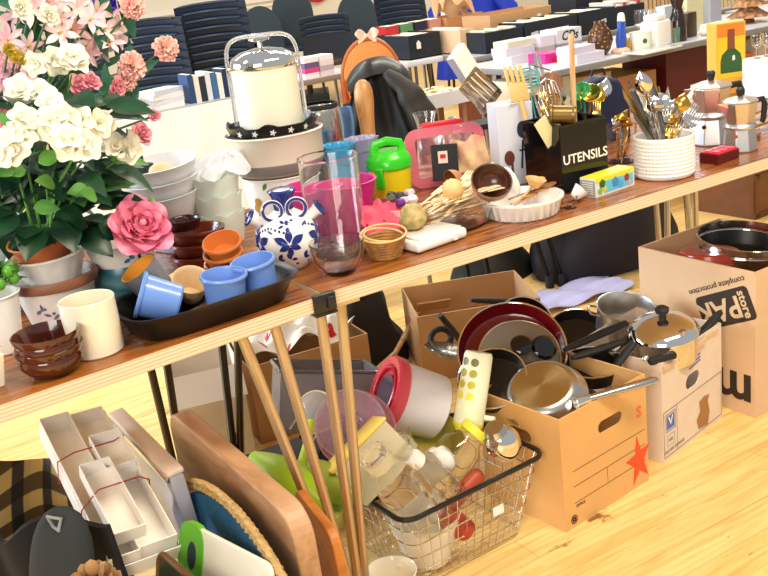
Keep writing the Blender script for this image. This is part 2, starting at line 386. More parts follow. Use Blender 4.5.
# ================================================================== CARDBOARD BOXES UNDER THE TABLE
def cut_panel(w, h, t, hole=None):
    """upright panel in XZ (thickness along Y) with an optional rounded hand hole (cx, cz, hw, hh)"""
    m = M()
    if not hole: return m.box((0, 0, h/2), (w, t, h))
    cx, cz, a, b = hole; sx = a-b; inner = []
    for q in (1, -1):
        for i in range(9):
            ang = -PI/2 + PI*i/8 + (0 if q > 0 else PI); inner.append((cx + q*sx + b*math.cos(ang), cz + b*math.sin(ang)))
        for i in range(1, 12): inner.append((cx + q*sx*(1-i/6), cz + q*b))
    n = len(inner)
    outer = []
    for (px, pz) in inner:
        dx, dz = px-cx, pz-cz; ks = []
        if dx > 1e-9: ks.append((w/2-cx)/dx)
        if dx < -1e-9: ks.append((-w/2-cx)/dx)
        if dz > 1e-9: ks.append((h-cz)/dz)
        if dz < -1e-9: ks.append((-cz)/dz)
        k = min(ks); outer.append((cx+dx*k, cz+dz*k))
    # rectangle corners
    vs = []; fs = []
    for y in (-t/2, t/2):
        vs += [(p[0], y, p[1]) for p in inner] + [(p[0], y, p[1]) for p in outer]
    cor = {(-1, 0): (-w/2, 0), (1, 0): (w/2, 0), (-1, 1): (-w/2, h), (1, 1): (w/2, h)}
    for i in range(n):
        j = (i+1) % n
        fs.append((i, j, n+j, n+i)); fs.append((2*n+i, 3*n+i, 3*n+j, 2*n+j)); fs.append((i, 2*n+i, 2*n+j, j))
    m.add(vs, fs)
    for i in range(n):   # corner triangles
        j = (i+1) % n; A, B = outer[i], outer[j]
        if abs(A[0]-B[0]) > 1e-6 and abs(A[1]-B[1]) > 1e-6:
            xs = [q[0] for q in (A, B) if abs(abs(q[0])-w/2) < 1e-6]; zs = [q[1] for q in (A, B) if min(abs(q[1]), abs(q[1]-h)) < 1e-6]
            if not xs or not zs: continue
            c = (xs[0] if abs(xs[0]) > 1e-9 else w/2, min((0, h), key=lambda q: min(abs(q-z_) for z_ in zs)))
            for y, s_ in ((-t/2, 1), (t/2, -1)):
                m.add([(A[0], y, A[1]), (c[0], y, c[1]), (B[0], y, B[1])], [(0, 1, 2)[::s_]])
    e = [(-w/2, 0), (w/2, 0), (w/2, h), (-w/2, h)]
    for i in range(4):
        A, B = e[i], e[(i+1) % 4]; m.add([(A[0], -t/2, A[1]), (B[0], -t/2, B[1]), (B[0], t/2, B[1]), (A[0], t/2, A[1])], [(0, 1, 2, 3)])
    return m
def carton(label, loc, rot, w, d, h, mt, front_hole=None, side_hole=None, t=.005, inner=None, name='cardboard_box'):
    r = thing(name, label, 'box', loc, rot)
    P = {}
    m = M(); m.box((0, 0, t/2), (w-2*t, d-2*t, t)); m.build('base', mt, r, smooth=0)
    P['front'] = cut_panel(w, h, t, front_hole).build('front_panel', mt, r, (0, -d/2+t/2, 0), smooth=0)
    cut_panel(w, h, t, front_hole).build('back_panel', mt, r, (0, d/2-t/2, 0), smooth=0)
    P['left'] = cut_panel(d-2*t, h, t, side_hole).build('side_panel', mt, r, (-w/2+t/2, 0, 0), (0, 0, PI/2), smooth=0)
    P['right'] = cut_panel(d-2*t, h, t, side_hole).build('side_panel', mt, r, (w/2-t/2, 0, 0), (0, 0, PI/2), smooth=0)
    return r, P
def line2(m, pts, wd, y):
    """thin printed line on a panel in XZ at depth y"""
    for (a, b) in zip(pts[:-1], pts[1:]):
        a = Vector((a[0], 0, a[1])); b = Vector((b[0], 0, b[1])); d = (b-a).normalized(); n = Vector((-d.z, 0, d.x))*wd/2
        m.add([(a-n)[:], (b-n)[:], (b+n)[:], (a+n)[:]], [(0, 1, 2, 3)])
        for k in range(1, 5): m.v[-k] = (m.v[-k][0], y, m.v[-k][2])
def poly2(m, pts, y): m.add([(p[0], y, p[1]) for p in pts], [tuple(range(len(pts)))])
def frame2(m, x0, z0, x1, z1, wd, y): line2(m, [(x0, z0), (x1, z0), (x1, z1), (x0, z1), (x0, z0)], wd, y)

# star box
ORED = mat('E4512A', .6); BRN = mat('7A5330', .7)
r, P = carton('bright cardboard storage box with a red star on its front, holding frying pans', (1.444, 1.709, 0), rad(7), .31, .26, .29, CARDW, (.02, .215, .045, .016), (0, .215, .04, .016))
starbox = r
m = M(); st = []
for k in range(10):
    a = PI/2 + k*PI/5 + .12; q = .062 if k % 2 == 0 else .025; st.append((q*math.cos(a)*.8, q*math.sin(a)*1.15))
poly2(m, st, 0); o = m.build('red_star', ORED, P['front'], (.118, -.0032, .072), smooth=0)
m = M()
for z in (.145, .105, .062): line2(m, [(-.12, z), (.145, z+.001)], .0016, 0)
line2(m, [(.0, .105), (.0, .062)], .0014, 0)
m.build('printed_lines', BRN, P['front'], (0, -.0031, 0), smooth=0)
m = M(); m.at((-.125, 0, .022), (PI/2, 0, 0)); m.ring(.010, .0013, n=20, m_=4); m.build('printed_emblem', INK, P['front'], (0, -.003, 0))
m = M(); m.at((-.125, 0, .022), (PI/2, 0, 0)); m.ring(.0045, .0022, (0, 0, 0), n=14, m_=4); m.build('printed_emblem', INK, P['front'], (0, -.003, 0))
text('S', .042, mat('E9722F', .6), P['front'], (.125, -.0033, .20), (PI/2, 0, rad(0)), 'printed_letter', bold=.0008)
text('OFFICE', .010, BRN, P['front'], (-.10, -.0033, .052), (PI/2, 0, 0), 'printed_word')

# white archive box with pressure cooker
r, P = carton('pale pink-white archive box with torn rim, holding the pressure cooker', (1.82, 1.79, 0), rad(13), .31, .26, .28, mat('E6D3BF', .75, noise_=.05), (.0, .175, .036, .021), (0, .17, .04, .019))
whitebox = r; whitebox_front = P['front']
BLUEP = mat('5B6FB4', .6)
m = M(); frame2(m, -.15, .012, .15, .140, .0018, 0); line2(m, [(-.085, .012), (-.085, .14)], .0016, 0)
m.build('printed_lines', BRN, P['front'], (0, -.0031, 0), smooth=0)
m = M(); frame2(m, -.140, .082, -.093, .13, .002, 0); poly2(m, [(-.136, .087), (-.098, .087), (-.098, .125), (-.136, .125)], 0)
m.build('printed_label', BLUEP, P['front'], (0, -.0032, 0), smooth=0)
m = M(); poly2(m, [(-.130, .122), (-.117, .096), (-.104, .122), (-.110, .122), (-.117, .106), (-.124, .122)], 0); m.build('printed_label', WHITE, P['front'], (0, -.0036, 0), smooth=0)
m = M()
for k in range(3): line2(m, [(-.02, .212+k*.009), (.04, .218+k*.009)], .005, 0)
m.build('printed_logo', BLUEP, P['front'], (0, -.0032, 0), smooth=0)
m = M(); frame2(m, -.135, .04, -.10, .07, .0015, 0); line2(m, [(-.128, .055), (-.107, .055)], .008, 0); m.build('printed_mark', GREYP, P['front'], (0, -.0032, 0), smooth=0)
text('ARCHIVE STORAGE', .011, GREYP, P['front'], (-.10, -.0034, .026), (PI/2, 0, 0), 'printed_word')
m = M()
for k in range(4): m.box((-.12+k*.075, -.1335+.004*math.sin(k*9), .264+.003*math.sin(k*7)), (.06, .005, .012), (0, rad(6*math.sin(k*5)), 0))
m.build('torn_rim', CARDP, r, smooth=0)

m = M(); poly2(m, [(.025, .02), (.075, .015), (.085, .05), (.075, .085), (.085, .10), (.055, .105), (.03, .098), (.035, .07), (.015, .05)], 0); m.build('torn_patch', mat('A87848', .8), whitebox_front, (0, -.0034, 0), smooth=0)
# moving box with upside-down print on the face that looks back along the table
r, P = carton('large brown printed moving box at the end, holding a black frying pan', (2.228, 1.838, 0), rad(2), .36, .40, .42, CARDP, t=.006)
pakbox = r
dk = mat('33271D', .6)
g = P['left']   # local x runs to +Y of the box, outer face is local +y; the words hang upside down
def on_left(o): o.parent = g; return o
m = M()
# black badge, rounded and tilted
bx, bz = -.105, .300
m.at((0, .0034, 0)); 
def rrect(cx, cz, w_, h_, q, a, n=5):
    out = []
    for (sx, sz, k) in ((1, 1, 0), (-1, 1, 1), (-1, -1, 2), (1, -1, 3)):
        for i in range(n+1):
            t_ = (k+i/n)*PI/2; x = sx*(w_/2-q)+q*math.cos(t_); z = sz*(h_/2-q)+q*math.sin(t_)
            out.append((cx+x*math.cos(a)-z*math.sin(a), cz+x*math.sin(a)+z*math.cos(a)))
    return out
poly2(m, rrect(bx, bz, .185, .095, .014, rad(-24)), 0); m.build('printed_badge', dk, g, smooth=0)
BG = mat('D9BA92', .75)
text('PAK', .085, BG, g, (bx+.022, .0042, bz-.010), (-PI/2, rad(24), 0), 'printed_word', bold=.0016)
text('store', .036, BG, g, (bx-.062, .0044, bz+.026), (-PI/2, rad(24+90), 0), 'printed_word', bold=.0008)
text('complete protection', .024, dk, g, (bx+.03, .0040, bz+.058), (-PI/2, rad(24), 0), 'printed_word')
text('m', .16, dk, g, (-.130, .0040, .070), (-PI/2, 0, 0), 'printed_letter', bold=.004)
m = M(); frame2(m, -.06, .34, .02, .40, .003, 0); m.build('printed_frame', dk, P['back'] if 'back' in P else P['front'], (0, .0042, 0), smooth=0)
m = M(); m.at((-.02, -.0036, .33), (PI/2, 0, 0)); m.lathe([(0, 0), (.022, 0), (.022, .0006), (0, .0006)], 20); m.build('printed_badge', dk, P['front'])

# open box behind, with black handled pans
r, P = carton('dull brown open carton set behind the star box, black pan handles leaning out', (1.797, 2.565, 0), rad(-24), .40, .31, .225, CARD, side_hole=(0, .15, .04, .016))
openbox = r
m = M(); m.box((-.12, .0, .200), (.11, .005, .07), (rad(50), 0, 0)); m.build('flap', CARD, r, smooth=0)
# box stuffed with card-motif tissue
r, P = carton('closed-sided brown box behind the table legs, stuffed with playing-card tissue paper', (1.17, 2.63, 0), rad(-5), .38, .30, .245, CARD)
tbox = r
def tissue(u, v): return (-.17+.34*u, -.12+.24*v, .262+.022*math.sin(u*14+v*7)+.014*math.sin(v*19-u*11)+.03*math.sin(PI*u)*math.sin(PI*v))
m = M(); m.grid(tissue, 30, 22, .001)
tis = one('tissue_paper', m, mat('E4DCCB', .7), 'crumpled cream tissue paper printed with red hearts filling the brown box', 'paper', (1.17, 2.63, 0), rad(-5))
m = M()
def heart(cx, cy, q, a):
    pts = []
    for i in range(14):
        t = 2*PI*i/14; x = .8*math.sin(t)**3; y = (13*math.cos(t)-5*math.cos(2*t)-2*math.cos(3*t)-math.cos(4*t))/17
        pts.append((cx+q*(x*math.cos(a)-y*math.sin(a)), cy+q*(x*math.sin(a)+y*math.cos(a))))
    return pts
for (hx, hy) in ((-.12, -.09), (-.05, -.10), (.03, -.08), (.10, -.09), (-.08, -.03), (0, -.02), (.08, -.01), (.13, -.04)):
    z = tissue((hx+.17)/.34, (hy+.12)/.24)[2]; h = heart(hx, hy, .016, hx*9)
    m = M(); m.add([(p[0], p[1], tissue((p[0]+.17)/.34, (p[1]+.12)/.24)[2]+.0025) for p in h], [tuple(range(len(h)))])
    m.build('red_heart', RED, tis, smooth=0)
# white folded carton with arrows
r, P = carton('small white-sided carton with arrow marks, standing behind the chopping board', (.84, 2.52, 0), rad(-14), .19, .20, .30, mat('E8DCCB', .7), front_hole=None)
for ax in (-.055, .05):
    m = M(); line2(m, [(ax, .03), (ax, .10)], .005, 0); poly2(m, [(ax-.010, .09), (ax+.010, .09), (ax, .112)], 0)
    m.build('printed_arrow', mat('8E2A22', .6), P['front'], (0, -.0032, 0), smooth=0)
m = M(); m.box((0, -.13, .275), (.19, .003, .09), (rad(-38), 0, 0)); m.build('flap', mat('F1E8DC', .6), r, smooth=0)
# ================================================================== THINGS ON THE TABLES
def pot(name, label, cat, loc, rb, rt, h, mt, t=.003, rot=0, group=None, n=36, **k):
    m = M(); m.lathe(cup(rb, rt, h, t, **k), n); return one(name, m, mt, label, cat, loc, rot, group)
# ---- flowers
def petal(m, L, W, az, el, curl=0, cupv=0, r0=0, ruff=0, nu=5, nv=4, z0=0, rd=1):
    ce, se, ca, sa = math.cos(el), math.sin(el), math.cos(az), math.sin(az)
    def fn(u, v):
        x = L*u; y = W*.5*((max(0, 1-((u-.58)/.60)**2)**.5) if rd else math.sin(PI*(.08+.90*u**1.15))**.9)*(2*v-1); x = x - (L*.30*(2*v-1)**2*u*u if rd else 0)
        z = curl*u*u + cupv*(2*v-1)**2*u + ruff*math.sin(v*14+az*3)*u
        X = r0 + x*ce - z*se; Z = x*se + z*ce + z0
        return (X*ca - y*sa, X*sa + y*ca, Z)
    m.grid(fn, nu, nv)
def lily():
    m = M()
    for k in range(6): petal(m, .034, .0135, k*PI/3, rad(32), -.008, .003, .002, rd=0)
    m.k = 1; m.ball((0, 0, .006), (.003, .003, .006), 6); m.k = 0
    return m
def rose(n=20, R=.03, big=1):
    m = M()
    for k in range(n):
        q = k/n; petal(m, R*(.5+.60*q), R*(.7+.75*q), k*2.4, rad(86-64*q), -.010*q*big, R*(.30-.10*q), R*.10+R*.12*q, .0008, 6, 6, z0=R*.1*(1-q))
    m.ball((0, 0, R*.3), (R*.16, R*.16, R*.4), 8); return m
def carnation(R=.033):
    m = M()
    for k in range(34):
        z = (k+.5)/34; el = math.asin(min(1, .05+.95*z)); petal(m, R*(.9+.2*rnd.random()), R*.85, k*2.4, el, -.004, .002, 0, .003, 4, 7)
    return m
def floret():
    m = M()
    for k in range(5): petal(m, .023, .027, k*2*PI/5, rad(22), -.004, .005, .001)
    for k in range(3): petal(m, .014, .018, k*2*PI/3+.4, rad(62), -.003, .004, .001)
    return m
def leaf(m, base, d, L, W, up=Vector((0, 0, 1)), bend=.25, fold=.2):
    d = Vector(d).normalized(); s_ = d.cross(up); s_ = s_.normalized() if s_.length > 1e-3 else Vector((1, 0, 0)); n_ = s_.cross(d)
    base = Vector(base)
    def fn(u, v):
        w_ = W*.5*math.sin(PI*u**.8)*(2*v-1)
        return base + d*(L*u) + s_*w_ + n_*(fold*abs(w_) - bend*L*u*u)
    m.grid(fn, 6, 4)
def petalmat(h, h2=None, sc=30): return mat(h, .55, noise_=.1 if not h2 else .5, nscale=sc, hex2=h2, sss=.15)
PINK = petalmat('F8CCD0', 'FBE6E2'); PINK2 = petalmat('F3B4C2', 'F9D6D6'); CREAMF = petalmat('FAF7E8', 'F3EFD6'); PEACH = petalmat('FAD2C4', 'F7BDB4')
ROSEP = petalmat('EA6E92', 'F29AB0', 60); PALEP = petalmat('F3AEB8', 'EE94A4'); LEAF = mat('2F6B35', .4, noise_=.5, nscale=14, hex2='173F24'); LEAFL = mat('5C9636', .45, noise_=.4, nscale=14, hex2='3C7A2A')
LEAFD = mat('1F4A2A', .35, noise_=.5, nscale=12, hex2='12301F'); YEL = mat('E7C33A', .5)
FL = {}
def bloom(kind, parent, p, d, mt, sc=1):
    if kind not in FL:
        b = {'lily': lily, 'rose': rose, 'carnation': carnation, 'floret': floret}[kind]()
        FL[kind] = b
    b = FL[kind]; key = (kind, mt.name)
    if key not in FL:
        o = b.build(kind, [mt, YEL], parent, smooth=89); FL[key] = o
    else:
        o = FL[key].copy(); col.objects.link(o); o.parent = parent
    o.location = p; o.rotation_euler = aim(d, rnd.random()*6); o.scale = (sc, sc, sc); return o
# 1 nested planters with the white geranium
PL = Vector((.362, 1.815, TZ))
def wobrim(a, i, z): return 1
m = M(); m.k = 0; m.lathe([(0, 0), (.050, 0), (.053, .004), (.066, .055), (.071, .080)], 40)
m.k = 1; m.lathe([(.071, .080), (.077, .081), (.080, .089), (.078, .098), (.072, .099), (.068, .090)], 40)
m.k = 0; m.lathe([(.068, .090), (.062, .05), (.048, .006), (0, .006)], 40)
op = thing('planter', 'white planter with thick brown rim and purple sprig decoration, bearing the nested pots', 'planter', PL)
m.build('planter_body', [mat('E9E3DA', .3, noise_=.06), mat('8A5A42', .45)], op)
def wrap(polys, rz, th0, name, mt, parent, off=.0008):
    """flat decoration laid on a turned surface; polys in (angle*radius, height)"""
    m = M()
    for P in polys:
        cx = sum(p[0] for p in P)/len(P); cz = sum(p[1] for p in P)/len(P); pts = []
        allp = [(cx, cz)] + list(P)
        for (x, z) in allp:
            r = rz(z)+off; a = th0 + x/max(r, .01); pts.append((r*math.cos(a), r*math.sin(a), z))
        m.add(pts, [(0, i+1, (i+1) % len(P)+1) for i in range(len(P))])
    return m.build(name, mt, parent, smooth=0)
def leafpoly(x, z, L, W, a, n=5):
    pts = []
    for i in range(2*n):
        u = i/n if i <= n else 2-i/n; s_ = 1 if i <= n else -1
        px, py = L*u, s_*W*.5*math.sin(PI*u); pts.append((x+px*math.cos(a)-py*math.sin(a), z+px*math.sin(a)+py*math.cos(a)))
    return pts
def disc(x, z, r, n=10): return [(x+r*math.cos(2*PI*i/n), z+r*math.sin(2*PI*i/n)) for i in range(n)]
CAMD = math.atan2(-1.815, -.362)
PURP = mat('6B6590', .4)
for k in range(7):
    x = -.045+k*.014; wrap([leafpoly(x, .042+.006*math.sin(k*2), .016, .006, rad(40+60*k)), disc(x+.004, .047+.006*math.sin(k*2), .003)], lambda z: .053+.013*z/.055 if z < .055 else .066+.2*(z-.055), CAMD, 'purple_sprig', PURP, op, .001)
# upper white moulded pot
r2 = thing('planter', 'white moulded garland pot stacked in the brown-rimmed planter, terracotta pot inside', 'planter', PL + Vector((.002, 0, .075)), (rad(2), rad(-3), 0))
m = M(); m.lathe(cup(.042, .069, .068, .004, rim=.004), 40, wob=lambda a, i, z: 1+(.022*math.sin(12*a) if .02 < z < .055 else 0)); m.build('planter_body', mat('EFEAE2', .35, bump=.5, bscale=60), r2)
TERRA = mat('C8703C', .7, noise_=.12, nscale=12); TERRAD = mat('A5522B', .6, noise_=.2, nscale=14)
pot('terracotta_pot', 'terracotta pot tilted inside the white moulded pot under the foliage', 'pot', PL + Vector((0, .004, .110)), .038, .056, .062, TERRA, rot=(rad(6), rad(-9), 0), rim=.003)
# geranium plant : stems, foliage, florets
ger = thing('flowering_plant', 'artificial geranium with cream-white blooms over dark green leaves in nested pots', 'plant', PL + Vector((0, 0, .125)))
m = M(); ml = M(); heads = []
for (x, y, Y, sc) in [(20, 128, 1.72, 1), (42, 112, 1.74, 1.1), (62, 122, 1.70, 1.05), (86, 128, 1.72, 1.05), (104, 128, 1.74, 1.0), (10, 150, 1.70, .95), (75, 146, 1.66, .95), (118, 152, 1.78, .8), (48, 66, 1.86, .85), (70, 68, 1.84, .85), (30, 98, 1.80, .8)]:
    c = VY(x, y, Y) - ger.location; heads.append(c)
    b0 = Vector((rnd.uniform(-.02, .02), rnd.uniform(-.02, .02), 0)); mid = (b0+c)*.5 + Vector((0, 0, .03))
    m.tube([b0, mid, c - Vector((0, 0, .012))], [.003, .0022, .0018], 6)
m.build('stem', LEAFL, ger)
for c in heads:
    for k in range(4):
        d = Vector((rnd.uniform(-.7, .7), -1+rnd.uniform(-.3, .5), rnd.uniform(-.1, 1.1))).normalized()
        bloom('floret', ger, c + d*.017 + Vector((rnd.uniform(-.014, .014), 0, rnd.uniform(-.01, .01))), d, CREAMF, rnd.uniform(1.0, 1.25))
m = M(); mlt = M()
for k in range(165):
    x = rnd.uniform(-5, 124); y = rnd.uniform(158, 240) if k % 4 else rnd.uniform(95, 160); Y = rnd.uniform(1.74, 1.92)
    if (y > 205 and x > 92) or (y > 212 and x < 6): continue
    c = VY(x, y, Y) - ger.location
    d = Vector((c.x, c.y-.06, rnd.uniform(-.04, .05))) + Vector((rnd.uniform(-.07, .07), rnd.uniform(-.06, .02), 0))
    leaf(m if k % 9 else mlt, c - d.normalized()*.02, d, rnd.uniform(.05, .082), rnd.uniform(.034, .05), bend=rnd.uniform(.1, .5), up=Vector((rnd.uniform(-.3, .3), -.55, .8)))
for (x, y, dx, dz) in ((35, 240, -.3, -.25), (80, 245, .3, -.3), (60, 232, 0, -.3), (98, 232, .5, -.4), (15, 225, -.7, -.2)):
    leaf(m, VY(x, y-14, 1.76)-ger.location, (dx, -.5, dz), .075, .055, up=Vector((0, -.7, .7)))
for (x, y) in ((14, 168), (38, 163), (33, 208), (55, 185), (90, 190), (97, 198), (26, 170)):
    leaf(mlt, VY(x, y, 1.70)-ger.location, (rnd.uniform(-.8, .8), -.3, rnd.uniform(-.1, .3)), .042, .030, up=Vector((0, -.8, .6)))
m.build('foliage', LEAFD, ger, smooth=60); mlt.build('foliage', LEAFL, ger, smooth=60)
# 2 tall pink bunch behind, in a stoneware vase
VB = Vector((.33, 2.03, TZ))
tall = thing('flower_arrangement', 'tall artificial arrangement of pink lilies, carnations and peach blooms towering behind the geranium', 'plant', VB)
m = M(); m.lathe([(0, 0), (.055, 0), (.07, .05), (.06, .12), (.042, .16), (.046, .18), (.040, .18), (.036, .15), (0, .14)], 28); m.build('vase', mat('6F7F86', .35), tall)
st_ = M(); fo = M()
def onto(x, y, Y, kind, mt, sc=1, d=None):
    c = VY(x, y, Y) - tall.location
    b0 = Vector((rnd.uniform(-.02, .02), rnd.uniform(-.02, .02), .15))
    q = b0.lerp(c, .55) + Vector((0, 0, .05))
    st_.tube([b0, q, c], [.003, .0025, .002], 6)
    d = d or Vector((rnd.uniform(-.6, .6), -1, rnd.uniform(-.2, .7)))
    bloom(kind, tall, c, d, mt, sc)
for (x, y) in ((60, 18), (78, 8), (90, 20), (97, 12), (72, 30), (60, 33), (104, 30), (115, 34), (92, 42), (103, 50), (88, 53), (110, 42), (50, 6), (30, 8), (18, 14), (82, 24), (28, 47), (96, 28), (120, 12)):
    onto(x, y, rnd.uniform(1.88, 2.0), 'lily', PINK if rnd.random() < .6 else PINK2, rnd.uniform(.85, 1.1))
for (x, y) in ((10, 70), (22, 76), (5, 84), (14, 62), (8, 40), (4, 62)):
    onto(x, y, 1.9, 'lily', petalmat('E3A6C0', 'EFC4D0'), .9)
for (x, y, sc) in ((132, 8, 1.0), (165, 49, 1.0), (131, 66, 1.05), (126, 82, .8)):
    onto(x, y, 1.92, 'carnation', PEACH, sc*.85, Vector((.1, -1, .5)))
onto(60, 3, 1.95, 'lily', CREAMF, 1); onto(42, 3, 1.95, 'carnation', PEACH, .7); onto(48, 16, 1.9, 'rose', CREAMF, .6); onto(20, 8, 1.9, 'rose', CREAMF, .6)
for (x, y, sc) in ((79, 86, .7), (90, 82, .6), (115, 88, .7), (140, 135, .75), (154, 116, .4), (8, 108, .8), (10, 124, .6)):
    onto(x, y, 1.90, 'rose', PALEP, sc)
for (x, y) in ((8, 50), (16, 56), (22, 60)): onto(x, y, 1.86, 'carnation', petalmat('D9C04A', 'BFA63A'), .4)
onto(112, 2, 2.06, 'rose', mat('4A35B0', .5), .9); onto(104, 3, 2.06, 'rose', mat('5A3FBF', .5), .8)
for k in range(70):
    x = rnd.uniform(-4, 128); y = rnd.uniform(4, 165)
    if y < 20 and x > 105: continue
    c = VY(x, y, rnd.uniform(1.96, 2.1)) - tall.location
    leaf(fo, c, (rnd.uniform(-.7, .7), -.2, rnd.uniform(.1, 1)), rnd.uniform(.06, .12), rnd.uniform(.014, .034), up=Vector((0, -1, .3)))
for (x, y, dx, dz, L) in ((134, 100, .15, 1, .12), (120, 118, .5, .5, .07), (126, 128, .2, -.9, .1), (112, 100, -.4, .7, .06), (106, 100, .2, 1, .07), (108, 58, -.2, 1, .1), (135, 40, -.15, 1, .10), (128, 30, .05, 1, .08)):
    leaf(fo, VY(x, y, 1.93)-tall.location, (dx, -.1, dz), L, .024, up=Vector((0, -1, .2)))
st_.build('stem', mat('3F6B3A', .5), tall); fo.build('foliage', mat('2F7258', .45, noise_=.6, nscale=16, hex2='24503A'), tall, smooth=60)
# 3 little plant on the near end
c0 = Vector((.245, 1.76, TZ))
lp = thing('potted_plant', 'small bushy green plant with pale pink bud in white pot at table end', 'plant', c0)
m = M(); m.lathe(cup(.030, .044, .105, .003, rim=.003), 30); m.build('pot', WCER, lp)
m = M()
for k in range(42):
    a = rnd.random()*6.28; e = rnd.uniform(0, 1.2); p = Vector((math.cos(a)*math.cos(e), math.sin(a)*math.cos(e), math.sin(e)))
    leaf(m, Vector((0, 0, .105))+p*.015+Vector((0, 0, .012)), p+Vector((0, 0, .2)), .05, .032)
m.build('foliage', mat('4E8F2C', .4, noise_=.4, nscale=30, hex2='7FBE4A'), lp, smooth=60)
for k in range(9):
    a = rnd.uniform(3.3, 6.1); M().ball((0, 0, 0), .0115, 10).build('berry', mat('5FA533', .3), lp, (.042*math.cos(a), .042*math.sin(a), .125+.045*rnd.random()))
bloom('rose', lp, (-.005, -.045, .150), (0, -1, .6), petalmat('F3C7B6'), .42); bloom('rose', lp, (-.03, -.03, .155), (-.4, -1, .6), petalmat('F6D9CC'), .4)
cp = thing('potted_plant', 'tiny potted plant in a cream square pot at the front corner of the table', 'plant', (.181, 1.605, TZ), rad(12))
m = M(); m.k = 0; m.add([(-.022, -.022, 0), (.022, -.022, 0), (.022, .022, 0), (-.022, .022, 0), (-.030, -.030, .055), (.030, -.030, .055), (.030, .030, .055), (-.030, .030, .055)], [(3, 2, 1, 0), (0, 1, 5, 4), (1, 2, 6, 5), (2, 3, 7, 6), (3, 0, 4, 7), (4, 5, 6, 7)])
m.build('pot', CREAM, cp, smooth=0, bevel=.002)
m = M()
for k in range(12): a = k*2.4; leaf(m, (0, 0, .052), (math.cos(a), math.sin(a), .6), .04, .012)
m.build('foliage', LEAFL, cp, smooth=60)
# 4 cream beaker
m = M(); m.lathe([(0, 0), (.042, 0), (.0455, .003), (.0465, .05), (.0462, .094), (.0450, .0955), (.0435, .094), (.043, .006), (0, .005)], 40)
one('ceramic_beaker', m, CREAM, 'plain cream-white cylinder pot at the front of the table beside the brown bowls', 'pot', (.366, 1.620, TZ))
# 5 brown glazed bowls
GLZ = mat('5A2814', .12, coat=.6, noise_=.3, nscale=18, hex2='3A160B')
def gbowl(): 
    m = M(); m.lathe([(0, 0), (.032, 0), (.034, .003), (.040, .010), (.046, .018), (.0465, .026), (.045, .030), (.048, .035), (.049, .041), (.0465, .042), (.044, .034), (.040, .014), (.030, .006), (0, .006)], 40); return m
one('glazed_bowl', gbowl(), GLZ, 'dark brown glazed bowl, lower of the nested pair at the table front', 'bowl', (.284, 1.585, TZ)).scale = (1.12, 1.12, 1.12)
one('glazed_bowl', gbowl(), GLZ, 'dark brown glazed bowl, upper of the nested pair at the table front', 'bowl', (.284, 1.585, TZ+.0235)).scale = (1.12, 1.12, 1.12)
# 6 teal pot with the rose
RP = Vector((.498, 1.830, TZ))
rp = thing('enamel_pot', 'blue-green mottled round pot with white enamel rim holding a pink rose', 'pot', RP)
m = M(); m.k = 0; m.lathe([(0, 0), (.038, 0), (.058, .022), (.064, .05), (.055, .085)], 40); m.k = 1
m.lathe([(.055, .085), (.064, .108), (.067, .122), (.069, .124), (.066, .126), (.062, .122), (.052, .09), (.058, .05), (.03, .008), (0, .008)], 40)
m.build('pot_body', [voro('teal_mottle', [(0, '2E6E8A'), (.3, '3F8296'), (.5, '2B5F6B'), (.8, '6B9AA0')], 18, .25), mat('E9E6DC', .2, coat=.3)], rp)
for (x, z, a) in ((-.02, .095, 30), (.0, .1, 140), (.03, .098, 60), (.045, .104, 10), (.012, .092, -40)):
    wrap([leafpoly(x, z, .014, .008, rad(a))], lambda z: .055+(z-.085)*.39, CAMD+.25, 'painted_leaf', mat('3E6FA0', .4), rp, .002)
rs = thing('artificial_rose', 'large artificial pink rose with two green leaves lying in the enamel pot', 'flower', VY(139, 231, 1.74))
rose(24, .056, 1).build('bloom', ROSEP, rs, (0, 0, 0), aim((.15, -.9, .75)), smooth=89)
m = M(); leaf(m, (.015, .02, .0), (.45, .1, .62), .062, .04, up=Vector((0, -1, .3))); leaf(m, (.0, .02, .01), (-.1, .1, .9), .045, .03, up=Vector((0, -1, .3))); m.build('leaf', LEAFL, rs, smooth=60)
m = M(); m.tube([(0, .005, -.005), (.0, .03, -.05), (0, .03, -.085)], .003, 6); m.build('stem', LEAF, rs)

# 7 black baking tray with its little pots
tr = Vector((.578, 1.642, TZ)); ta = rad(4)
def tray_prof(sc): 
    out = []
    for i in range(48):
        a = 2*PI*i/48; c, s_ = math.cos(a), math.sin(a)
        out.append((sc[0]*math.copysign(abs(c)**.5, c), sc[1]*math.copysign(abs(s_)**.5, s_)))
    return out
m = M(); rings = []
for (a, b, z) in ((.135, .07, 0), (.140, .074, .003), (.156, .090, .040), (.166, .098, .047), (.169, .100, .051), (.164, .095, .050), (.152, .085, .042), (.137, .071, .005)):
    rings.append([(p[0], p[1], z) for p in tray_prof((a, b))])
n = 48; vs = [p for q in rings for p in q]
fs = [(i*n+j, i*n+(j+1) % n, (i+1)*n+(j+1) % n, (i+1)*n+j) for i in range(len(rings)-1) for j in range(n)] + [tuple(range(n-1, -1, -1)), tuple((len(rings)-1)*n+j for j in range(n))]
m.add(vs, fs)
one('baking_tray', m, mat('1A1A1B', .32), 'black oval-cornered baking tray on the front of the table holding blue pots', 'tray', tr, ta)
BLU = mat('7094DA', .28, coat=.25)
def bluepot(loc, rot, label):
    m = M(); m.lathe([(0, 0), (.026, 0), (.029, .003), (.033, .056), (.036, .057), (.037, .060), (.0355, .063), (.033, .063), (.031, .056), (.0265, .005), (0, .004)], 36)
    o = one('blue_pot', m, BLU, label, 'pot', loc, rot, None); o.scale = (1.16, 1.16, 1.16); return o
bluepot(VY(180, 304, 1.632), aim(dirv(-.93, -.12, .42)), 'cornflower blue pot lying tipped over at the near end of the tray')
bluepot((.600, 1.604, TZ+.006), (rad(4), rad(2), 0), 'cornflower blue pot standing in the middle of the tray, tilted a little')
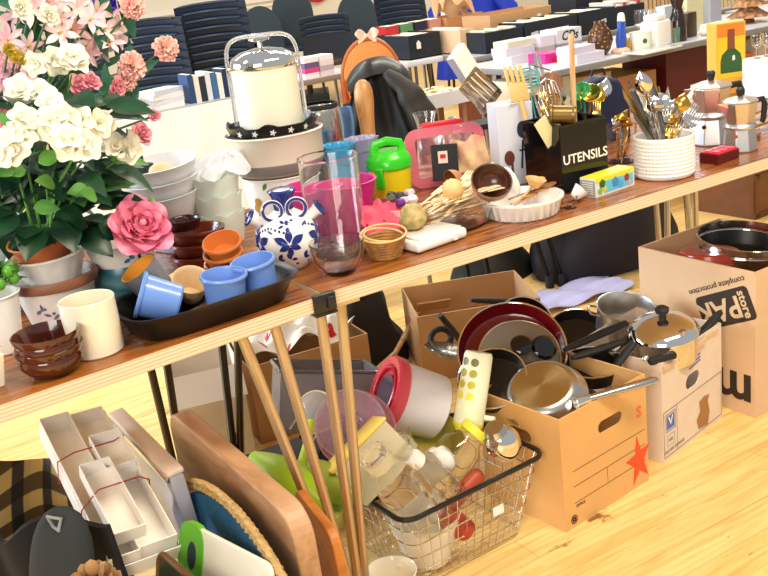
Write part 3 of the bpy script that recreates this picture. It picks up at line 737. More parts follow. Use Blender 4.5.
bluepot((.680, 1.628, TZ+.008), (rad(2), rad(-7), 0), 'cornflower blue pot standing at the far end of the tray')
m = M(); m.k = 0; m.lathe([(0, 0), (.030, 0), (.036, .070), (.0365, .072), (.0345, .072)], 60, wob=lambda a, i, z: 1+.025*math.sin(24*a) if i in (1, 2) else 1)
m.k = 1; m.lathe([(.0345, .072), (.028, .004), (0, .004)], 60)
one('ribbed_pot', m, [mat('77787A', .5), mat('EBA53A', .45)], 'grey ribbed pot with orange inside, tilted behind the blue pots', 'pot', VY(163, 296, 1.705), aim(dirv(-.46, -.22, .9)))
m = M(); m.k = 0; m.lathe(cup(.022, .035, .045, .003), 30); one('small_cup', m, mat('D9B98C', .45), 'beige cup lying on its side in the black tray', 'cup', VY(190, 296, 1.69), aim(dirv(.25, -.45, .8)))
m = M()
for k in range(4):
    a = k*PI/2; m.at((0, 0, 0), (0, 0, a)); m.add([(-.03, -.03, 0), (.03, -.03, 0), (.040, -.055, .018), (-.034, -.05, .022)], [(0, 1, 2, 3)]); m.add([(-.03, -.03, -.001), (.03, -.03, -.001), (.040, -.055, .017), (-.034, -.05, .021)], [(3, 2, 1, 0)])
m.at(); m.box((0, 0, -.0006), (.06, .06, .001))
one('paper_case', m, mat('E4D5A4', .7), 'pale yellow folded paper case spread open under the grey pot', 'paper', (.570, 1.700, TZ+.030), (rad(8), rad(-4), rad(30)), smooth=0)
m = M(); m.box((0, 0, 0), (.06, .035, .004)); one('cork_coaster', m, mat('B98A55', .8), 'brown coaster scrap lying in the tray between the blue pots', 'coaster', (.575, 1.640, TZ+.012), (rad(6), rad(3), rad(35)), smooth=0, bevel=.001)
# terracotta ramekins
def ramk(): 
    m = M(); m.lathe([(0, 0), (.028, 0), (.031, .003), (.034, .022), (.0385, .024), (.040, .029), (.0385, .033), (.036, .033), (.034, .026), (.028, .005), (0, .004)], 36); return m
ORG = mat('D27634', .4, noise_=.08, coat=.2)
for k, l in enumerate(('orange terracotta ramekin, bottom of the short pile behind the blue pots', 'orange terracotta ramekin, middle of the short pile behind the blue pots', 'orange terracotta ramekin, top of the pile and tipped towards the camera')):
    one('ramekin', ramk(), ORG, l, 'ramekin', (.682+.002*k, 1.795-.003*k, TZ+.010+.023*k), (rad(8+4*k), rad(-4-4*k), 0), 'terracotta ramekins behind the tray')
m = M(); m.lathe(cup(.035, .05, .016, .003), 30); one('saucer', m, TERRAD, 'terracotta saucer under the short pile of orange ramekins', 'saucer', (.682, 1.800, TZ+.0), 0)
# dark red-brown tins stack
RB = mat('6B2A1C', .25, noise_=.2, nscale=12, coat=.4)
for k, l in enumerate(('red-brown glazed dish at the bottom of the stack behind the ramekins', 'red-brown glazed dish in the middle of the stack behind the ramekins', 'red-brown glazed dish on top of the stack behind the ramekins')):
    m = M(); m.lathe([(0, 0), (.044, 0), (.050, .006), (.055, .024), (.060, .026), (.060, .031), (.054, .031), (.045, .006), (0, .005)], 36)
    one('glazed_dish', m, RB, l, 'dish', (.690, 1.945, TZ+.026*k), (0, rad(2*k-1), 0), 'red-brown dishes in a stack')
m = M(); m.lathe(cup(.030, .036, .022, .003), 28); one('glazed_cup', m, mat('3C1716', .2, coat=.4), 'dark maroon cup standing on top of the red-brown dishes', 'cup', (.672, 1.955, TZ+.0835))
# scalloped white pots
SCAL = mat('E3EBDD', .35, sss=.1)
def scal():
    m = M(); m.lathe(cup(.046, .057, .072, .003), 48, wob=lambda a, i, z: 1+(.03*math.sin(9*a) if z > .06 else .008*math.sin(9*a))); 
    for i, v in enumerate(m.v):
        if v[2] > .068: a = math.atan2(v[1], v[0]); m.v[i] = (v[0], v[1], v[2]+.004*math.sin(9*a+1))
    return m
for k, l in enumerate(('pale green-white wavy-rimmed pot at the bottom of its stack', 'pale green-white wavy-rimmed pot in the middle of its stack', 'pale green-white wavy-rimmed pot on top of its stack, bag on it')):
    one('wavy_pot', scal(), SCAL, l, 'pot', (.800, 2.08, TZ+.042*k), 0, 'wavy white pots in a stack')
def bagf(u, v):
    a = u*2*PI; r = .055*(1-v)*(1+.25*math.sin(5*a))+.004; return (.0+r*math.cos(a)*1.2+.03*v, r*math.sin(a), .035*math.sin(v*2.2)+.008*math.sin(a*7))
m = M(); m.grid(bagf, 40, 8); one('plastic_bag', m, mat('EEF2FA', .15, alpha=.55), 'crumpled clear plastic bag lying on the wavy white pots', 'bag', (.815, 2.08, TZ+.160))
# big white lidded bowls behind
def bwl(r, h):
    m = M(); m.lathe([(0, 0), (r*.6, 0), (r*.78, h*.25), (r*.92, h*.7), (r, h*.93), (r*1.03, h), (r*.97, h), (r*.88, h*.7), (r*.7, h*.25), (0, h*.1)], 40); return m
for k, l in enumerate(('white plastic mixing bowl at the bottom of the stack beside the flowers', 'white plastic mixing bowl second in the stack beside the flowers', 'white plastic mixing bowl on top of the stack beside the flowers')):
    one('mixing_bowl', bwl(.085, .075), mat('E8E7E6', .3), l, 'bowl', (.70, 2.13, TZ+.062+.032*k), (rad(3), rad(-4), 0), 'white mixing bowls in a stack')
m = M(); m.rbox((0, 0, .03), (.09, .09, .06), .006); one('storage_tub', m, mat('A7A3B4', .3), 'greyish-lilac plastic tub supporting the white mixing bowls', 'tub', (.712, 2.12, TZ), rad(20))
m = M(); m.ball((0, 0, .012), (.026, .022, .016), 12); one('sponge', m, mat('EBC79A', .8), 'peach lump of sponge lying in the top mixing bowl', 'sponge', (.69, 2.10, TZ+.175))
m = M(); m.rbox((0, 0, .010), (.05, .035, .02), .006); one('cloth_wad', m, NAVY, 'dark navy folded cloth lying in the top mixing bowl', 'cloth', (.665, 2.145, TZ+.18), rad(30))
# clear tall glass beside the flowers
m = M(); m.lathe(cup(.030, .033, .16, .002), 30); one('tall_glass', m, GLASS, 'tall clear glass vase standing between the flowers and the bowls', 'vase', (.60, 2.10, TZ))

# 8 the stack with the ice bucket
SX, SY = .985, 2.13
pt = thing('painted_pot', 'white pot with painted fruit and leaves under the big enamel bowl', 'pot', (SX, SY, TZ))
m = M(); m.lathe(cup(.078, .092, .118, .004, rim=.003), 44); m.build('pot_body', WCER, pt)
sd = math.atan2(-SY, -SX)
for (x, z, a, cc) in ((-.03, 0.090, 20, '4C7A34'), (-.045, 0.095, 60, '4C7A34'), (.03, 0.090, 10, '4C7A34'), (.045, 0.086, 100, '37542A'), (0, 0.080, 0, '37542A'), (.06, 0.090, 30, '4C7A34')):
    wrap([leafpoly(x, z, .02, .010, rad(a))], lambda z: .078+.014*z/.118, sd, 'painted_leaf', mat(cc, .4), pt, .0012)
for (x, z) in ((-.07, .05), (-.06, .035), (-.065, .065)):
    wrap([disc(x, z, .011)], lambda z: .078+.014*z/.118, sd, 'painted_fruit', mat('B58A3A', .4), pt, .0012)
m = M(); m.k = 0; m.lathe([(0, 0), (.085, 0), (.098, .008)], 48); m.k = 1; m.lathe([(.098, .008), (.110, .030), (.1105, .034)], 48); m.k = 0
m.lathe([(.1105, .034), (.113, .090), (.117, .096), (.113, .099), (.108, .094), (.105, .03), (.08, .006), (0, .006)], 48)
m.T = Matrix(); one('enamel_bowl', m, [mat('DDCFBC', .3), mat('8D8781', .35)], 'wide cream bowl with grey base band, stacked under the ice bucket', 'bowl', (SX, SY, TZ+.1185))
bb = thing('black_bowl', 'shallow black scalloped bowl with white blossoms painted round it, under the ice bucket', 'bowl', (SX, SY, TZ+.2125))
m = M(); m.lathe([(0, 0), (.085, 0), (.100, .006), (.107, .027), (.104, .028), (.096, .008), (.08, .003), (0, .003)], 90)
for i, v in enumerate(m.v):
    if v[2] > .025:
        a = math.atan2(v[1], v[0]); m.v[i] = (v[0], v[1], v[2]+.008*max(0, math.sin(9*a+2*math.sin(a*2)))-.002)
m.build('bowl_body', mat('17191C', .25), bb)
for k in range(5):
    x = -.085+k*.042
    wrap([leafpoly(x, .014, .008, .004, rad(72*j)) for j in range(5)], lambda z: .100+.33*(z-.006), sd, 'painted_blossom', WCER, bb, .0015)
ib = thing('ice_bucket', 'large cream ice bucket with chrome lid and clear arched handle on the stack', 'ice bucket', (SX, SY, TZ+.217))
ib.scale = (.90, .90, .97)
m = M(); m.lathe([(0, 0), (.078, 0), (.082, .004), (.083, .030), (.083, .152), (.080, .155), (.074, .150), (.074, .01), (0, .01)], 56); m.build('bucket_body', mat('F3EBD3', .3, coat=.2), ib)
lid = M(); lid.lathe([(.0845, .150), (.0855, .153), (.0845, .166), (.078, .176), (.055, .188), (.02, .194), (0, .1945)], 56); ld = lid.build('lid', CHROME, ib)
kn = M(); kn.lathe([(0, .194), (.006, .195), (.005, .206), (.012, .210), (.027, .2125), (.029, .216), (.020, .219), (0, .220)], 28); kn.build('lid_knob', CHROME, ld)
hd = M(); pts = []
for i in range(33):
    a = PI*i/32; x = .0905*math.copysign(abs(math.cos(a))**.42, math.cos(a)); z = .145+.078*abs(math.sin(a))**.55; pts.append((x, 0, z))
pts = [(.0905, 0, .02)] + pts + [(-.0905, 0, .02)]
hd.tube(pts, .0026, 10, flat=1.9); hd.build('handle', mat('E8EAEE', .05, trans=.75, ior=1.4), ib, rot=(0, 0, rad(-30)))
for s_ in (-1, 1):
    b = M(); b.rbox((s_*.088, 0, .150), (.010, .016, .016), .003); b.build('hinge', CHROME, ib, rot=(0, 0, rad(-30)))

# 9 delft vase with loops
dv = thing('loop_handled_vase', 'white round vase painted with cobalt blue leaves, with loops and short spouts', 'vase', (.817, 1.772, TZ))
dv.scale = (1.03, 1.03, 1.03)
DP = [(0, 0), (.030, 0), (.034, .003), (.054, .026), (.064, .055), (.060, .082), (.044, .102), (.026, .112), (.017, .118), (.020, .142), (.027, .154), (.020, .155), (.013, .14), (.012, .115), (.03, .1), (.05, .06), (.03, .01), (0, .01)]
m = M(); m.lathe(DP, 48); m.build('vase_body', WCER, dv)
def dr(z):
    P = DP[2:9]
    for (a, b) in zip(P[:-1], P[1:]):
        if a[1] <= z <= b[1]: return a[0]+(b[0]-a[0])*(z-a[1])/(b[1]-a[1])
    return .034
vd = math.atan2(-1.835, -.815); COB = mat('1F2B7A', .15, coat=.4)
def dec(polys): wrap(polys, dr, vd, 'painted_ornament', COB, dv, .0011)
for s_ in (0, -1.15, 1.15):
    o = s_*.062
    dec([leafpoly(o, .064, .026, .015, rad(90)), leafpoly(o-.003, .062, .030, .016, rad(152)), leafpoly(o+.003, .062, .030, .016, rad(28)), leafpoly(o, .060, .024, .013, rad(205)), leafpoly(o, .060, .024, .013, rad(-25)), leafpoly(o, .058, .024, .012, rad(270)), disc(o, .0885, .004)]+[disc(o-.032+.008*j, .082+.010*abs(j-4)/4, .0024, 7) for j in range(9)])
for k in range(9):
    o = -.1+k*.025; dec([leafpoly(o, .030, .016, .008, rad(60 if k % 2 else 120)), leafpoly(o, .030, .012, .007, rad(0)), disc(o+.01, .018, .003)])
for k in range(8):
    o = -.09+k*.024; dec([leafpoly(o, .088 + (.004 if k % 2 else 0), .013, .004, rad(20 if k % 2 else -20))])
dec([disc(0, .1, .004), leafpoly(-.004, .1, .01, .005, rad(160)), leafpoly(.004, .1, .01, .005, rad(20))])
m = M(); m.lathe([(.0185, .116), (.0215, .142), (.0285, .154), (.024, .1565), (.017, .155)], 30); m.build('neck_band', COB, dv)
for (a, r_) in ((vd-.75, .018), (vd+.75, .018)):
    q = M(); q.ring(r_, .0042, (0, 0, 0), (PI/2, 0, 0), 24); c = Vector((.034*math.cos(a), .034*math.sin(a), .121)); q.build('loop_handle', WCER, dv, c, (0, 0, vd+PI/2))
    q = M(); q.ring(r_, .0030, (0, -.0030, 0), (PI/2, 0, 0), 24, 6); q.build('loop_stripe', COB, dv, c, (0, 0, vd+PI/2))
for (a, l_) in ((vd-1.45, 1), (vd+1.45, 1)):
    q = M(); q.lathe([(.010, 0), (.011, .018), (.016, .028), (.014, .029), (.009, .02), (.008, 0)], 20); d = Vector((math.cos(a)*.9, math.sin(a)*.9, .6)); e = q.build('spout', [WCER], dv, Vector((.045*math.cos(a), .045*math.sin(a), .096)), aim(d))
    q = M(); q.ring(.0148, .003, (0, 0, .0285)); q.build('spout_rim', COB, e)

# 10 glasses
m = M(); m.lathe([(0, 0), (.058, 0), (.0605, .004), (.0605, .20), (.0625, .204), (.0615, .207), (.0585, .204), (.0575, .010), (0, .008)], 44)
one('glass_cylinder', m, GLASS, 'tall straight clear glass vase in front of the magenta pot', 'vase', (.925, 1.765, TZ))
m = M(); m.lathe([(0, 0), (.030, 0), (.034, .003), (.050, .030), (.0545, .062), (.053, .064), (.0505, .060), (.046, .03), (.03, .010), (0, .009)], 40)
one('glass_bowl', m, GLASS, 'small clear glass bowl at the front edge where the tables meet', 'bowl', (.862, 1.655, TZ))
MAG = mat('C2207A', .35)
pot('plastic_pot', 'bright magenta tapered plastic pot standing half behind the tall glass vase', 'pot', (1.010, 1.865, TZ), .045, .068, .125, MAG, rim=.003)
pot('plastic_pot', 'bright magenta pot standing directly behind the clear glass cylinder', 'pot', (.965, 1.925, TZ), .042, .062, .118, mat('CF3A86', .35), rim=.003)
# blue frilly glasses
def frill(): 
    m = M(); m.lathe(cup(.026, .040, .07, .003), 48, wob=lambda a, i, z: 1+.10*math.sin(8*a)*(z/.07)); return m
for k, (x, y) in enumerate(((1.138, 2.112), (1.215, 2.13))):
    b = pot('glass_tumbler', ('turquoise pleated-rim glass cup beside the green-lidded tub', 'lilac pleated-rim glass cup touching the green-lidded tub')[k], 'glass', (x, y, TZ), .03, .03, .124, (mat('38A7D8', .1, trans=.25), mat('A9A4C8', .1, trans=.5))[k])
    m = M(); m.lathe(cup(.030, .042, .035, .003), 60, wob=lambda a, i, z: 1+.10*math.sin(9*a)*(z/.035)); m.build('frilled_rim', (mat('46B6E6', .1, trans=.3), mat('B9B4D4', .1, trans=.4))[k], b, (0, 0, .119))
# green-lidded yellow tub
gt = thing('storage_tub', 'yellow tub with bright green handled lid behind the magenta pot', 'tub', (1.222, 2.020, TZ))
m = M(); m.lathe(cup(.044, .052, .10, .003), 40); m.build('tub_body', mat('E8D21E', .3), gt)
m = M(); m.lathe([(.053, .092), (.055, .094), (.055, .112), (.050, .120), (.040, .132), (0, .135)], 40); l = m.build('lid', mat('35C41E', .25), gt)
m = M(); m.tube([(-.035, 0, .128), (-.03, 0, .148), (0, 0, .155), (.03, 0, .148), (.035, 0, .128)], .0065, 10, flat=1.6); m.build('handle', mat('35C41E', .25), l, rot=(0, 0, rad(-30)))
m = M(); m.box((0, -.052, .075), (.02, .012, .05)); m.build('clip', mat('35C41E', .25), gt, rot=(0, 0, rad(-60)), bevel=.003)
# pink lunch box standing on edge
lb = thing('lunch_box', 'translucent red-pink food container standing on its side behind the wooden forks', 'container', (1.42, 2.06, TZ), (rad(-10), 0, rad(-22)))
def rframe(w_, h_, q, d, t, hole, n=6):
    pts = rrect(0, h_/2, w_, h_, q, 0, n); inn = rrect(0, h_/2, w_-hole, h_-hole, max(q-hole/2, .004), 0, n); N = len(pts); m = M()
    m.add([(p[0], -d/2, p[1]) for p in pts]+[(p[0], d/2, p[1]) for p in pts]+[(p[0], -d/2, p[1]) for p in inn]+[(p[0], d/2, p[1]) for p in inn],
          [(i, (i+1) % N, N+(i+1) % N, N+i) for i in range(N)]+[(2*N+i, 3*N+i, 3*N+(i+1) % N, 2*N+(i+1) % N) for i in range(N)]+
          [(i, 2*N+i, 2*N+(i+1) % N, (i+1) % N) for i in range(N)]+[(N+i, N+(i+1) % N, 3*N+(i+1) % N, 3*N+i) for i in range(N)])
    return m
PKT = mat('E8798C', .25, alpha=.72)
rframe(.205, .150, .035, .014, .003, .05).build('lid_frame', PKT, lb)
rframe(.190, .135, .03, .06, .003, .006).build('side_wall', mat('F0A0AC', .25, alpha=.35), lb, (0, .035, .007))
m = M(); m.add([(p[0], 0, p[1]) for p in rrect(0, .07, .185, .13, .03, 0)], [tuple(range(24))]); o = m.build('inner_wall', mat('F7B9C0', .3, alpha=.45), lb, (0, .064, .005), smooth=0)
m = M(); m.rbox((.0, .01, .155), (.105, .03, .016), .006); m.build('clasp', mat('D3222F', .3), lb)
bk = thing('boxed_item', 'small black box with a pale label standing inside the pink food container', 'box', (1.392, 2.035, TZ+.02), (rad(-12), rad(4), rad(-22)))
m = M(); m.box((0, 0, .045), (.062, .030, .09)); m.build('carton', BLK, bk, smooth=0, bevel=.001)
m = M(); m.box((-.008, -.0155, .058), (.024, .001, .030)); m.build('label', mat('E2C9BC', .6), bk, smooth=0)
m = M(); m.box((-.008, -.0162, .060), (.014, .001, .010)); m.build('label_print', RED, bk, smooth=0)
m = M(); m.grid(lambda u, v: (-.045+.09*u, .01*math.sin(u*7+v*3), .0+.085*v+.006*math.sin(u*11)), 12, 8, .002); one('paper_packet', m, mat('EBCF96', .7, noise_=.3, nscale=30, hex2='D99A8A'), 'crumpled cream patterned packet beside the black box in the pink container', 'packet', (1.465, 2.01, TZ+.03), (rad(-10), rad(-8), rad(-25)))

# 11 white kitchen scale
ks = thing('kitchen_scale', 'flat white kitchen scale on the table front under the wooden forks', 'scale', (1.085, 1.665, TZ), rad(6))
m = M(); m.rbox((0, 0, .013), (.135, .085, .022), .008, 3); m.build('scale_body', mat('F3F0E8', .3), ks)
m = M(); m.at((.03, -.043, .014), (PI/2, 0, 0)); m.lathe([(0, 0), (.008, 0), (.008, .003), (0, .003)], 20); m.build('dial', WHITE, ks)
m = M(); m.rbox((0, 0, .026), (.115, .07, .006), .002); m.build('weighing_plate', mat('E9E4D8', .25), ks)
# glass dish of wooden cutlery
gd = Vector((1.20, 1.715, TZ+.0))
m = M(); m.at((0, 0, 0), (0, 0, 0), (1.5, 1, 1)); m.lathe([(0, 0), (.045, 0), (.05, .004), (.062, .05), (.064, .052), (.060, .052), (.047, .008), (0, .007)], 44)
one('glass_dish', m, GLASS, 'oval clear glass dish full of pale wooden forks on the table', 'dish', gd, rad(10))
WDL = mat('EBD6AC', .6); 
def wfork(L=.15, spoon=False):
    m = M(); h = L*.62
    m.tube([(0, 0, 0), (h*.5, 0, .001), (h, 0, 0)], [.004, .003, .004], 8, flat=.45)
    if spoon: m.ball((h+.02, 0, 0), (.024, .013, .004), 12)
    else:
        m.rbox((h+.012, 0, 0), (.028, .022, .0028), .001)
        for k in range(4): m.rbox((h+.037, -.009+.006*k, 0), (.028, .0035, .0026), .001)
    return m
wf = wfork()
for k in range(26):
    x = rnd.uniform(-.06, .035); y = rnd.uniform(-.03, .035); z = .022+.0020*k
    lab = 'pale wooden fork in the heap filling the glass dish'
    one('wooden_fork', wfork(.13+.03*rnd.random()), WDL, lab, 'fork', gd + Vector((x-.04, y+.01, z)), (rnd.uniform(-.2, .2), rnd.uniform(-.16, .02), rnd.uniform(-.35, .75)), 'wooden forks heaped in the glass dish')
# shell / string ball / dried flowers
m = M(); m.ball((0, 0, .026), .029, 18, wob=lambda t, a: 1+.035*math.sin(9*a+5*t)+.03*math.sin(14*t))
one('string_ball', m, mat('CDB07A', .6, noise_=.5, nscale=70, hex2='9A8A4A', bump=.6, bscale=120), 'tan and green glittery ball lying at the near end of the glass dish', 'ball', (1.07, 1.700, TZ+.028))
m = M(); m.lathe([(0, 0), (.018, .004), (.024, .014), (.020, .028), (.010, .036), (0, .038)], 40, wob=lambda a, i, z: 1+.05*math.sin(16*a)); one('seashell', m, mat('E9B97C', .4), 'peach ribbed shell lying on the wooden forks', 'shell', gd+Vector((-.005, .018, .078)), aim((-.3, -1, .4)))
def bunch(name, lab, loc, cols, n, R):
    t = thing(name, lab, 'ornament', loc)
    for k in range(n):
        a = k*2.4; e = R*math.sqrt(k/n); b = M(); b.ball((0, 0, 0), (.012, .012, .010), 8, wob=lambda t_, a_: 1+.2*math.sin(5*a_+k)); b.build('petal_head', mat(cols[k % len(cols)], .5), t, (e*math.cos(a), e*math.sin(a)*.8, .015+.010*rnd.random()))
    return t
bunch('dried_flowers', 'small bunch of purple, white and dark dried flowers beside the wooden forks', (1.10, 1.79, TZ+.055), ('3A3A3C', '6B2C86', 'D9B9C9', '6E2336', '4A5236', 'E8DCD8'), 10, .038)
m = M(); m.lathe([(0, 0), (.036, 0), (.042, .045), (.04, .046), (.034, .004), (0, .004)], 30); one('plastic_cup', m, mat('E9DCD4', .3, alpha=.6), 'clear plastic cup holding the dried flowers', 'cup', (1.10, 1.79, TZ+.012))
# pink cloth flower
m = M()
for k in range(9): petal(m, .05, .04, k*.7, rad(15+6*(k % 3)), -.012, .004, .003, .004)
one('cloth_flower', m, mat('F0506A', .5), 'bright coral-pink cloth flower behind the small wicker basket', 'flower', (1.045, 1.775, TZ+.040), aim((-.3, -.8, .7)))
# little wicker basket
wb = thing('wicker_basket', 'small brown wicker basket with cane handle at the table front edge', 'basket', (.975, 1.665, TZ))
m = M()
for k in range(7): z = .004+.006*k; m.ring(.030+.011*k/6, .0036, (0, 0, z), n=36)
m.lathe([(0, .001), (.030, .001), (.030, .004), (0, .004)], 30)
for k in range(18): a = 2*PI*k/18; m.tube([(.031*math.cos(a), .031*math.sin(a), .002), (.043*math.cos(a), .043*math.sin(a), .042)], .0022, 5)
m.build('basket_body', mat('B8823F', .5, noise_=.4, nscale=60), wb)
m = M()
for (o_, t_) in ((0, .3), (.006, -.2)): m.ring(.040+o_, .0022, (0, 0, .046+o_*.5), (rad(8), t_*.3, 0), 30, 6)
m.build('handle', mat('DDBB7C', .4), wb)

# 12 fluted quiche dish with coconut bowls and spoons
qd = Vector((1.345, 1.682, TZ))
m = M(); m.lathe([(0, 0), (.074, 0), (.078, .003), (.086, .034), (.092, .036), (.092, .040), (.084, .040), (.075, .007), (0, .006)], 96, wob=lambda a, i, z: 1+(.018*math.sin(28*a) if 1 < i < 4 else 0))
one('fluted_dish', m, WCER, 'round white fluted flan dish holding wooden spoons and coconut bowls', 'dish', qd)
COCO = mat('C98552', .45, noise_=.25, nscale=18); 
def coco(R): 
    m = M(); pr = [(R*math.sin(t*PI/2/8), R-R*math.cos(t*PI/2/8)) for t in range(9)]; m.k = 0; m.lathe(pr, 36); m.k = 1; m.lathe([(R, R), (R*.93, R)] + [(R*.93*math.cos(t*PI/2/8), R-R*.93*math.sin(t*PI/2/8)) for t in range(1, 9)], 36); return m
one('coconut_bowl', coco(.045), [COCO, mat('4A2516', .25, coat=.4)], 'coconut shell bowl with dark polished inside, tipped over the flan dish', 'bowl', VY(489, 192, 1.71), aim(dirv(.10, -.70, .70)))
one('coconut_bowl', coco(.030), [COCO, mat('7A4A2C', .35)], 'smaller coconut shell bowl turned on its side beside the forks', 'bowl', VY(462, 178, 1.86), aim(dirv(-.6, -.3, -.1)), None)
for k, (dx, dy, rz, mt, l) in enumerate(((-.02, -.02, .3, mat('A9743F', .5), 'brown wooden spoon lying lowest in the flan dish'), (.01, .0, .1, mat('C99A62', .5), 'light wooden spoon lying across the flan dish'), (.02, .02, -.15, mat('8A5428', .5), 'dark wooden spoon lying at the back of the flan dish'), (.035, -.01, .5, mat('D4A66B', .5), 'pale wooden spoon pointing at the utensils tin'))):
    one('wooden_spoon', wfork(.13, True), mt, l, 'spoon', qd+Vector((dx-.04, dy, .022+.006*k)), (0, -.12, rz))
m = M(); m.lathe(cup(.010, .024, .02, .002), 24); one('wooden_cup', m, mat('D8A567', .5), 'small pale wooden dish lying in the flan dish near its rim', 'dish', qd+Vector((.045, .01, .048)), (rad(12), rad(10), 0))
m = M(); m.ball((0, 0, 0), (.015, .009, .036), 14); m.tube([(0, 0, -.035), (.01, 0, -.07)], .006, 8); one('ceramic_spoon', m, WCER, 'white ceramic spoon rest standing up out of the flan dish', 'spoon', qd+Vector((.018, .055, .062)), (rad(-10), rad(-22), rad(-30)))
m = M(); m.ball((0, 0, 0), (.014, .008, .022), 14); one('ceramic_spoon', m, WCER, 'short white ceramic spoon head behind the dark coconut bowl', 'spoon', VY(492, 172, 1.80), (rad(-10), rad(10), rad(-30)))
# shot glass
m = M(); m.lathe(cup(.014, .017, .028, .002), 24); one('shot_glass', m, GLASS, 'tiny clear glass standing between flan dish and clip box', 'glass', (1.435, 1.628, TZ))
m = M(); m.lathe(cup(.010, .019, .026, .002), 24); one('egg_cup', m, WCER, 'tiny white cup lying beside the tiny clear glass', 'cup', (1.470, 1.655, TZ+.012), aim((.6, -.2, .5)))

# 13 box with printed spoon
sb = thing('spoon_box', 'tall white box with dark spoons pictured on it behind the flan dish', 'box', (1.525, 1.93, TZ), rad(-18))
m = M(); m.box((0, 0, .10), (.092, .07, .20)); m.build('carton', mat('D9DEEA', .35), sb, smooth=0, bevel=.002)
m = M(); m.at((.016, -.0355, .135), (PI/2, 0, 0)); m.lathe([(0, 0), (.016, 0), (.016, .0008), (0, .0008)], 24, ex=.85, ey=1.3); m.at(); m.box((.022, -.0358, .07), (.006, .0008, .09), (0, rad(-4), 0)); m.box((.012, -.0358, .075), (.005, .0008, .07), (0, rad(6), 0)); m.box((.018, -.0358, .085), (.026, .0008, .004)); m.build('printed_spoon', mat('2E3846', .3), sb)
m = M(); m.at((-.022, -.0358, .07), (PI/2, 0, 0)); m.lathe([(0, 0), (.013, 0), (.013, .0008), (0, .0008)], 24, ey=1.4); m.at(); m.box((-.016, -.036, .03), (.006, .0008, .06)); m.build('printed_spoon', mat('6B3A2A', .4), sb)
m = M(); m.box((0, 0, .2008), (.06, .03, .001)); m.build('box_sticker', WHITE, sb, smooth=0)

# 14 utensils tin
ut = thing('utensils_tin', 'glossy black rectangular tin lettered UTENSILS, packed with kitchen tools', 'tin', tuple(G(566, 196)+Vector((.068, .070, 0))), rad(-3))
tw, td, th = .135, .135, .160
m = M()
for c, d in (((0, -td/2, th/2), (tw, .003, th)), ((0, td/2, th/2), (tw, .003, th)), ((-tw/2, 0, th/2), (.003, td, th)), ((tw/2, 0, th/2), (.003, td, th)), ((0, 0, .002), (tw, td, .003))): m.box(c, d)
m.build('tin_body', BLKG, ut, smooth=0)
m = M(); m.tube([(-tw/2, -td/2, th), (tw/2, -td/2, th), (tw/2, td/2, th), (-tw/2, td/2, th)], .0032, 8, True); m.build('rolled_rim', BLKG, ut)
text('UTENSILS', .031, mat('F0ECE2', .5), ut, (.002, -td/2-.0022, .080), (PI/2, 0, 0), 'lettering', bold=.0004)
